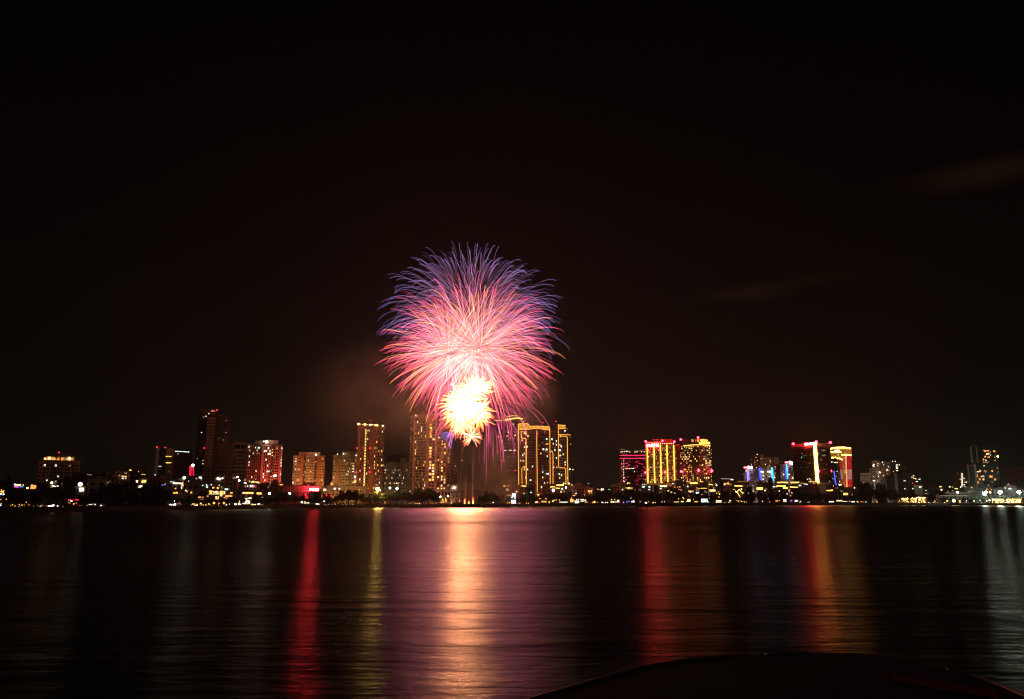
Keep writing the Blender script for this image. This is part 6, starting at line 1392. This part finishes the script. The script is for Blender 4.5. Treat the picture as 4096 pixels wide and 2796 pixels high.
# light-strung stalls: many bulbs, each hung on its own
def bulb_stall(label, px0, px1, y0, y1, n_, c_, seed, roof=True, strong=6):
    D = shore((px0 + px1) / 2) + 9; b = Bld('market_stall', label, 'stall', px0, px1, D, 'stalls hung with golden bulbs'); rs = random.Random(seed)
    u0, u1 = b.u(px0), b.u(px1)
    m = MB().box(u0, u1, -2, 4, b.z(y0) + 0.2, b.z(y0) + 0.45)
    part('roof', m, WALL['brown'], b.th)
    for q in (u0 + 0.2, (u0 + u1) / 2, u1 - 0.2): part('post', MB().box(q - 0.1, q + 0.1, -1.9, -1.7, -0.5, b.z(y0) + 0.2), WALL['brown'], b.th)
    part('back_wall', MB().box(u0, u1, 3.7, 4, -0.5, b.z(y0) + 0.2), WALL['amber'], b.th)
    if roof: b.strip([(px0, y0 + 0.5), (px1, y0 + 0.5)], 0.22, lampmat('y', 5, True), -2.1, 'light_strip')
    for i in range(n_):
        px = rs.uniform(px0, px1); py = rs.uniform(y0 + 2, y1) if rs.random() < 0.7 else y0 + rs.uniform(0, 2); big = rs.random() < 0.16
        b.lamp(px, py, 0.62 if big else rs.uniform(0.22, 0.36), lampmat('Y' if big else c_, 9 if big else strong, big), rs.uniform(-1.9, 2.5), 'bulb')
bulb_stall('leftmost bulb hung stall beside the round dark tree, thinly lit', 3589, 3612, 1993, 2010, 14, 'y', 1, False)
bulb_stall('second bulb hung stall from left with a bright upper lamp', 3612, 3630, 1992, 2010, 22, 'y', 2, False)
bulb_stall('longest densely lit golden stall in the middle of the bulb hung row', 3632, 3668, 1992, 2010, 60, 'y', 3, False)
bulb_stall('golden bulb stall rising highest beside the dark bush', 3668, 3700, 1989, 2010, 48, 'y', 4, False)
bulb_stall('left half of the long golden pavilion at far right under white floodlights', 3968, 4028, 1996, 2011, 80, 'y', 5, True)
bulb_stall('right half of the long golden pavilion at far right under white floodlights', 4028, 4087, 1996, 2011, 80, 'y', 6, True)
# Christmas-like yellow frames beside the barge
for px, py, lbl in ((1771, 2001, 'left yellow wire ornament glowing on the square by the smoke'), (1783, 2000, 'right yellow wire ornament glowing on the square by the smoke')):
    b = Bld('light_ornament', lbl, 'ornament', px - 5, px + 5, shore(px) + 7)
    for r_, dy in ((3.2, 4), (2.0, -2), (1.0, -6)): b.strip([(px + r_ * math.cos(a / 4 * math.pi), py + dy + r_ * math.sin(a / 4 * math.pi)) for a in range(9)], 0.13, lampmat('y', 2.6), 0, 'light_ring')
    part('stand', MB().box(-0.4, 0.4, -0.1, 0.3, -0.5, b.z(py + 7)), WALL['steel'], b.th)

# ================================================================== trees
LEAF = [solid('leaves_dark', (0.016, 0.026, 0.011), 0.7, 0.4, 0.6), solid('leaves_mid', (0.024, 0.038, 0.014), 0.7, 0.4, 0.6), solid('leaves_olive', (0.028, 0.034, 0.015), 0.7, 0.4, 0.6)]
BARK = solid('bark', (0.06, 0.045, 0.035), 0.9, 0.3, 1.5, bump=0.4)
def crown_mesh(seed, n_leaf, H=10.0, W=5.0):
    rs = random.Random(seed); v = []; f = []
    lobes = []
    for i in range(11):
        a = rs.uniform(0, 2 * math.pi); q = rs.uniform(0, 0.62) * W
        lobes.append((Vector((q * math.cos(a), q * math.sin(a), H * rs.uniform(0.42, 0.86))), rs.uniform(0.26, 0.46) * W))
    lobes.append((Vector((0, 0, H * 0.82)), 0.4 * W))
    for i in range(n_leaf):
        c, r_ = rs.choice(lobes)
        d = sphere_dir(rs); p = c + d * r_ * (rs.random() ** 0.35) * Vector((1, 1, 0.8)).length / 1.6
        s_ = rs.uniform(0.22, 0.5); t = sphere_dir(rs); u = t.orthogonal().normalized() * s_; w_ = t.cross(u).normalized() * s_ * rs.uniform(0.5, 0.9)
        k_ = len(v); v += [tuple(p - u), tuple(p + w_), tuple(p + u), tuple(p - w_)]; f.append((k_, k_ + 1, k_ + 2, k_ + 3))
    m = MB(); m.add(v, f); return m, lobes
TREES = []
for i in range(5):
    m, lobes = crown_mesh(100 + i, 1500)
    cr = m.mesh('crown', LEAF[i % 3])
    t = MB().tube([(0, 0, -0.6), (0.1, 0, 2.2), (0.0, 0.15, 4.6), (0.1, 0, 7.4)], 0.34, 7, r2=0.12)
    for c, r_ in lobes[:6]: t.tube([(0.05, 0, 2.4 + r_ * 0.5), tuple(c * 0.55 + Vector((0, 0, 1.6))), tuple(c)], 0.13, 5, r2=0.05)
    TREES.append((t.mesh('trunk', BARK), cr))
rt = random.Random(21)
def tree(px, ytop, off, phrase='dark leafy tree', wide=1.0):
    D = shore(px) + off; p = at(px, ytop, D); h = p.z - BANK
    if h < 3: h = 3
    tr, cr = rt.choice(TREES)
    th = thing('tree', '', 'tree', (p.x, p.y, BANK), rt.uniform(0, 6.28), 'trees along the far shore')
    s_ = h / 9.6
    a = link('trunk', tr, th); b_ = link('crown', cr, th)
    w_ = min(1.5, max(0.8, wide * (9.0 / h) ** 0.25)) if h > 4 else 1.3
    th.scale = (s_ * w_, s_ * w_, s_)
    enlist(th, px, phrase, 'before'); return th
PROF = [(0, 1990), (30, 1985), (60, 1968), (110, 1962), (150, 1958), (210, 1955), (260, 1962), (300, 1975), (350, 1985), (385, 1962), (410, 1940), (450, 1928), (490, 1926), (530, 1936), (560, 1950), (600, 1928), (640, 1932), (665, 1945), (685, 1975), (720, 1992), (760, 1985), (800, 1998), (850, 2002), (900, 2000),
        (940, 1985), (980, 1998), (1010, 2000), (1050, 1972), (1090, 1978), (1130, 1968), (1180, 1972), (1215, 1978), (1232, 1990), (1262, 1972), (1290, 1976), (1330, 1988), (1350, 1972), (1380, 1962), (1402, 1955), (1440, 1962), (1480, 1970), (1540, 1965), (1600, 1952), (1625, 1960), (1645, 1975),
        (1666, 1956), (1690, 1985), (1712, 1955), (1735, 1965), (1755, 1985), (1770, 2008), (1900, 2008), (1925, 1968), (1960, 1964), (1985, 1970), (2010, 1976), (2040, 1978), (2066, 1988), (2090, 1985), (2120, 1975), (2160, 1978), (2220, 1972), (2260, 1968), (2290, 1972), (2320, 1985), (2360, 1985), (2390, 1972), (2440, 1968), (2500, 1965),
        (2560, 1962), (2640, 1968), (2700, 1972), (2760, 1984), (2800, 1986), (2850, 1980), (2900, 1962), (2925, 1968), (2960, 1992), (2985, 1968), (3040, 1964), (3100, 1970), (3160, 1976), (3200, 1958), (3240, 1966), (3290, 1974), (3340, 1988), (3390, 1990), (3420, 1975), (3450, 1944), (3475, 1930), (3500, 1942), (3530, 1955), (3580, 1962),
        (3640, 1968), (3690, 1985), (3712, 1990), (3735, 2002), (3770, 1992), (3800, 1990), (3850, 1994), (3900, 1988), (3940, 1986), (3970, 1992), (4010, 1988), (4060, 1985), (4096, 1985)]
def prof(px):
    for (a, ya), (b_, yb_) in zip(PROF, PROF[1:]):
        if px <= b_: return ya + (yb_ - ya) * (px - a) / (b_ - a)
    return PROF[-1][1]
px = -8.0
while px < 4110:
    D = shore(px); y_ = prof(max(0, px)); h = (2003 - y_) * D / F + 3.6
    step = max(15, h * 0.62 * F / D)
    if not (1762 < px < 1908 or 2040 < px < 2066):
        if y_ < 2001: tree(px + rt.uniform(-3, 3), y_ + rt.uniform(-4, 9), 14 + rt.uniform(0, 10))
    px += step * rt.uniform(0.75, 1.0)
px = 4.0
while px < 4100:
    y_ = prof(px) + rt.uniform(6, 16)
    if y_ < 1996 and not (1755 < px < 1915) and not (2040 < px < 2066): tree(px, y_, 9 + rt.uniform(0, 4), 'low leafy tree')
    px += rt.uniform(24, 40)
for px, y_, s_ in ((1712, 1955, 1.35), (1736, 1962, 1.2), (1668, 1955, 1.1), (590, 1950, 1.3), (470, 1950, 1.4), (530, 1955, 1.4), (630, 1960, 1.3), (3712, 1992, 1.4), (3470, 1932, 1.3), (430, 1975, 1.4), (500, 1980, 1.4), (560, 1985, 1.4), (610, 1980, 1.4), (655, 1985, 1.2), (1950, 1975, 1.2), (1985, 1980, 1.2)):
    tree(px, y_, 8, 'broad round tree', s_)
# more of the wooded point: trees crowd to the water
for i in range(26): tree(rt.uniform(405, 668), rt.uniform(1960, 2010), rt.uniform(2, 9), 'shoreside tree', 1.3)
# palms beside the barge
def frond(m, base, ang, L, droop):
    d = Vector((math.cos(ang), math.sin(ang), 0)); s_ = Vector((-math.sin(ang), math.cos(ang), 0)); pts = []
    for i in range(8):
        t = i / 7; pts.append(base + d * (L * t) + Vector((0, 0, L * (0.45 * t - droop * t * t))))
    m.tube(pts, 0.05, 3)
    for i in range(1, 8):
        for k_ in (0, 0.5):
            t = (i - k_) / 7; p = base + d * (L * t) + Vector((0, 0, L * (0.45 * t - droop * t * t))); l_ = 0.95 * (1 - 0.55 * t)
            for sg in (-1, 1): m.add([tuple(p), tuple(p + d * 0.16), tuple(p + d * 0.45 + s_ * sg * l_ - Vector((0, 0, 0.4 * l_)))], [(0, 1, 2)])
def palm(px, ytop, off, label, seed):
    rs = random.Random(seed); D = shore(px) + off; p = at(px, ytop, D); h = (p.z - BANK) * 0.9
    th = thing('palm_tree', label, 'palm tree', (p.x, p.y, BANK), 0, 'palms beside the launch barge')
    part('trunk', MB().tube([(0, 0, -0.6), (0.3, 0, h * 0.4), (0.2, 0, h)], 0.22, 7, r2=0.14), BARK, th)
    m = MB()
    for i in range(15): frond(m, Vector((0.2, 0, h)), i / 15 * 6.28 + rs.uniform(-.15, .15), rs.uniform(2.7, 3.6), rs.uniform(0.5, 1.15))
    part('crown', m, LEAF[0], th)
palm(1827, 1961, 14, 'left palm silhouetted in the smoke behind the left dragon', 1); palm(1847, 1958, 20, 'taller palm just right of the left palm, in the smoke', 2)
palm(1900, 1954, 14, 'tallest palm, right of the spark fountains', 3); palm(1918, 1962, 12, 'shaggy palm at the right of the tallest palm', 4)
# hedge and undergrowth along the sea wall
m = MB(); rs = random.Random(9)
for i in range(15000):
    px = rs.uniform(-30, 4130)
    if 1770 < px < 1925: continue
    D = shore(px) + rs.uniform(0.8, 3.2); q = ray(px, 2000); k_ = math.hypot(q.x, q.y)
    p = Vector((q.x / k_ * D, q.y / k_ * D, BANK + rs.random() ** 1.6 * (1.1 + 0.7 * math.sin(px * 0.07) * math.sin(px * 0.023))))
    t = sphere_dir(rs); u = t.orthogonal().normalized() * 0.4; w_ = t.cross(u).normalized() * 0.28
    m.add([tuple(p - u), tuple(p + w_), tuple(p + u), tuple(p - w_)], [(0, 1, 2, 3)])
struct('hedge', m, LEAF[0], 'stuff')

# ================================================================== barge and dragons
BC = at(1866, 2016, 742); bn = Vector((BC.x, BC.y)).normalized(); brz = math.atan2(bn.y, bn.x) - math.pi / 2
PXB = 742 / F
th = thing('launch_barge', 'low dark launch platform at the water edge between the two dragons', 'platform', (BC.x, BC.y, 0), brz)
w_ = 62 * PXB
part('deck', MB().frustum((-w_ + 3, w_ - 3, -3, 9), (-w_, w_, -3.5, 9.5), -1, 2.3).box(-w_, w_, -3.7, 9.7, 2.3, 2.7), WALL['dark'], th)
part('ramp', MB().add([(-w_ - 4, -2, 0.1), (-w_ - 4, 4, 0.1), (-w_, 4, 2.6), (-w_, -2, 2.6), (-w_ - 4, -2, -0.3), (-w_ - 4, 4, -0.3), (-w_, 4, 2.2), (-w_, -2, 2.2)], [(0, 3, 2, 1), (4, 5, 6, 7), (0, 1, 5, 4), (3, 7, 6, 2), (0, 4, 7, 3), (1, 2, 6, 5)]), WALL['grey'], th)
for i in range(9): part('mortar_rack', MB().box(-4 + i * 1.6, -3 + i * 1.6, 3, 4, 2.7, 3.5), WALL['steel'], th)
def dragon(label, px, flip):
    p = at(px, 2016, 740); s_ = -1 if flip else 1
    th = thing('dragon_statue', label, 'statue', (p.x, p.y, 2.7), brz, 'dragon statues guarding the barge'); k_ = 0.2329
    body = []
    for i in range(49):
        t = i / 48; x = -30 + 28 * t; z = abs(math.sin(t * math.pi * 3)) * 9 * (0.75 + 0.25 * t)
        body.append((s_ * x * k_, 0.25 * math.sin(t * 9), z * k_))
    part('body', MB().tube(body, 0.35, 8, r2=0.6), WALL['dark'], th)
    neck = [(-2, 0), (1, 2), (4, 5), (5, 9), (3.5, 13), (5, 17), (8, 20)]
    part('neck', MB().tube([(s_ * a * k_, 0, c_ * k_) for a, c_ in neck], 0.7, 8, r2=0.4), WALL['dark'], th)
    hd = MB().tube([(s_ * 7.5 * k_, 0, 19.5 * k_), (s_ * 9.5 * k_, 0, 22 * k_), (s_ * 12.5 * k_, 0, 23.5 * k_)], 0.42, 8, r2=0.16).tube([(s_ * 8.5 * k_, 0, 19.6 * k_), (s_ * 12 * k_, 0, 20.6 * k_)], 0.2, 6, r2=0.08)
    part('head', hd, WALL['dark'], th)
    for q in (-0.2, 0.2): part('horn', MB().tube([(s_ * 8 * k_, q, 22 * k_), (s_ * 6 * k_, q * 1.6, 26 * k_), (s_ * 3.4 * k_, q * 2, 27.5 * k_)], 0.1, 5, r2=0.03), WALL['dark'], th)
    m = MB()
    for i in range(2, 48, 2):
        x, y, z = body[i]; m.add([(x - 0.25, y, z + 0.3), (x + 0.25, y, z + 0.3), (x - s_ * 0.15, y, z + 0.95)], [(0, 1, 2)])
    for a, c_ in neck[1:]: m.add([(s_ * (a - 1.5) * k_, 0, c_ * k_), (s_ * (a - 1.5) * k_, 0, (c_ + 3) * k_), (s_ * (a - 4.2) * k_, 0, (c_ + 3) * k_)], [(0, 1, 2)])
    part('crest', m, WALL['dark'], th)
    for q in (-26, -16.5, -2): part('foot', MB().tube([(s_ * q * k_, -0.3, 1.2), (s_ * (q + 2) * k_, -0.9, 0.4), (s_ * (q + 3.4) * k_, -0.9, 0.05)], 0.18, 5, r2=0.1), WALL['dark'], th)
dragon('left dragon statue with three arched coils and raised head, dark against orange smoke', 1842, False)
dragon('right dragon statue facing left with raised head, dark against orange smoke', 1916, True)

# ================================================================== smoke
def smoke(name, px, py, dist, rx, ry, rz_, dens, scale, seed, col=(0.85, 0.82, 0.8), aniso=0.1, tilt=0.0, lo=0.42, hi=0.72):
    m, nt, out = nodes('smoke_plume')
    tc = nt.nodes.new('ShaderNodeTexCoord'); n = nt.nodes.new('ShaderNodeTexNoise'); n.inputs['Scale'].default_value = scale; n.inputs['Detail'].default_value = 4; n.inputs['Distortion'].default_value = 0.6
    mp = nt.nodes.new('ShaderNodeMapping'); mp.inputs['Location'].default_value = (seed * 3.1, seed, 0)
    nt.links.new(tc.outputs['Object'], mp.inputs['Vector']); nt.links.new(mp.outputs['Vector'], n.inputs['Vector'])
    ln = nt.nodes.new('ShaderNodeVectorMath'); ln.operation = 'LENGTH'; nt.links.new(tc.outputs['Object'], ln.inputs[0])
    f1 = nt.nodes.new('ShaderNodeMapRange'); f1.interpolation_type = 'SMOOTHSTEP'; f1.inputs['From Min'].default_value = 1.0; f1.inputs['From Max'].default_value = 0.15; nt.links.new(ln.outputs['Value'], f1.inputs['Value'])
    f2 = nt.nodes.new('ShaderNodeMapRange'); f2.interpolation_type = 'SMOOTHSTEP'; f2.inputs['From Min'].default_value = lo; f2.inputs['From Max'].default_value = hi; f2.inputs['To Min'].default_value = 0.05; nt.links.new(n.outputs['Fac'], f2.inputs['Value'])
    mu = nt.nodes.new('ShaderNodeMath'); mu.operation = 'MULTIPLY'; nt.links.new(f1.outputs['Result'], mu.inputs[0]); nt.links.new(f2.outputs['Result'], mu.inputs[1])
    mu2 = nt.nodes.new('ShaderNodeMath'); mu2.operation = 'MULTIPLY'; mu2.inputs[1].default_value = dens; nt.links.new(mu.outputs[0], mu2.inputs[0])
    v = nt.nodes.new('ShaderNodeVolumePrincipled'); v.inputs['Color'].default_value = col + (1,); v.inputs['Anisotropy'].default_value = aniso
    nt.links.new(mu2.outputs[0], v.inputs['Density']); nt.links.new(v.outputs['Volume'], out.inputs['Volume'])
    o = link(name, MB().ball((0, 0, 0), 1.0, 24, 16).mesh(name, m)); o['kind'] = 'stuff'
    p = at(px, py, dist); o.location = p; o.scale = (rx, ry, rz_); o.rotation_euler = (0, R(tilt), -math.atan2(p.x, p.y))
    return o
smoke('smoke', 1965, 1968, 830, 42, 20, 34, 0.06, 1.6, 1, (0.8, 0.7, 0.62), tilt=-35, lo=0.3, hi=0.65)
smoke('smoke', 1990, 1850, 835, 50, 25, 46, 0.035, 1.4, 2, (0.8, 0.74, 0.68), tilt=-20, lo=0.3, hi=0.7)
smoke('smoke', 1868, 1980, 815, 22, 14, 20, 0.045, 1.6, 3, (0.8, 0.7, 0.62), lo=0.3, hi=0.6)
smoke('smoke', 1500, 1590, 800, 85, 50, 70, 0.016, 1.3, 4, (0.8, 0.72, 0.66), lo=0.35, hi=0.7)
smoke('smoke', 1760, 1740, 800, 46, 26, 50, 0.014, 1.5, 5, (0.8, 0.76, 0.72), lo=0.3, hi=0.7)
smoke('smoke', 2120, 1590, 780, 40, 30, 56, 0.018, 1.5, 6, (0.8, 0.76, 0.66), lo=0.35, hi=0.7)
S.cycles.volume_step_rate = 2.0
S.cycles.volume_preview_step_rate = 2.0
S.cycles.volume_max_steps = 96

# ================================================================== near bank
edge_px = [(1700, 3020), (1900, 2905), (2030, 2832), (2130, 2796), (2200, 2776), (2330, 2738), (2480, 2693), (2620, 2659), (2780, 2636), (2950, 2622), (3150, 2612), (3350, 2610), (3500, 2616), (3650, 2640), (3790, 2680), (3900, 2706), (4000, 2742), (4096, 2784), (4250, 2850), (4500, 2960)]
NZ = 1.1
ep = [on_level(a, c_, NZ) for a, c_ in edge_px]
rs = random.Random(5)
fine = []
for a, c_ in zip(ep, ep[1:]):
    for i in range(8): fine.append(a.lerp(c_, i / 8) + Vector((0, rs.uniform(-0.006, 0.006), 0)))
fine.append(ep[-1])
poly = [(p.x, p.y) for p in fine] + [(40, 8), (40, -40), (-25, -40), (-8, 4)]
struct('near_bank', MB().prism(poly[::-1], -1.5, NZ), solid('near_bank_soil', (0.012, 0.011, 0.010), 0.95, 0.4, 1.5))
KB = solid('wet_steel_edge', (0.62, 0.50, 0.44), 0.3, 0.35, 3.0, metal=0.9, bump=0.05)
m = MB().tube(fine[:72], 0.058, 18).tube(fine[76:84], 0.05, 18).tube(fine[112:], 0.055, 18)
ko = struct('kerb', m, KB); ko.data.polygons.foreach_set('use_smooth', [True] * len(ko.data.polygons))
m = MB()
for i in range(900):
    t = rs.random(); px = 3570 + 420 * t; py = 2722 + 70 * t + rs.gauss(0, 5)
    p = on_level(px, py, NZ); c_ = p + Vector((0, 0, rs.uniform(0.02, 0.10))); u = Vector((1, 0, 0)) * rs.uniform(0.02, 0.045); w_ = Vector((rs.uniform(-.3, .3), 0.25, 0.95)) * rs.uniform(0.02, 0.04)
    m.add([tuple(c_ - u), tuple(c_ - w_), tuple(c_ + u), tuple(c_ + w_)], [(0, 1, 2, 3)])
struct('flower_bed', m, solid('red_petals', (0.22, 0.01, 0.01), 0.5, 0.3, 6), 'stuff')

write_labels()

HAZE = 0.00007
# ================================================================== haze
m, nt, out = nodes('night_haze')
v = nt.nodes.new('ShaderNodeVolumePrincipled'); v.inputs['Color'].default_value = (0.9, 0.86, 0.82, 1); v.inputs['Density'].default_value = HAZE; v.inputs['Anisotropy'].default_value = 0.55
nt.links.new(v.outputs['Volume'], out.inputs['Volume'])
struct('haze', MB().box(-4200, 4200, -500, 4200, -3.2, 420), m, 'stuff')
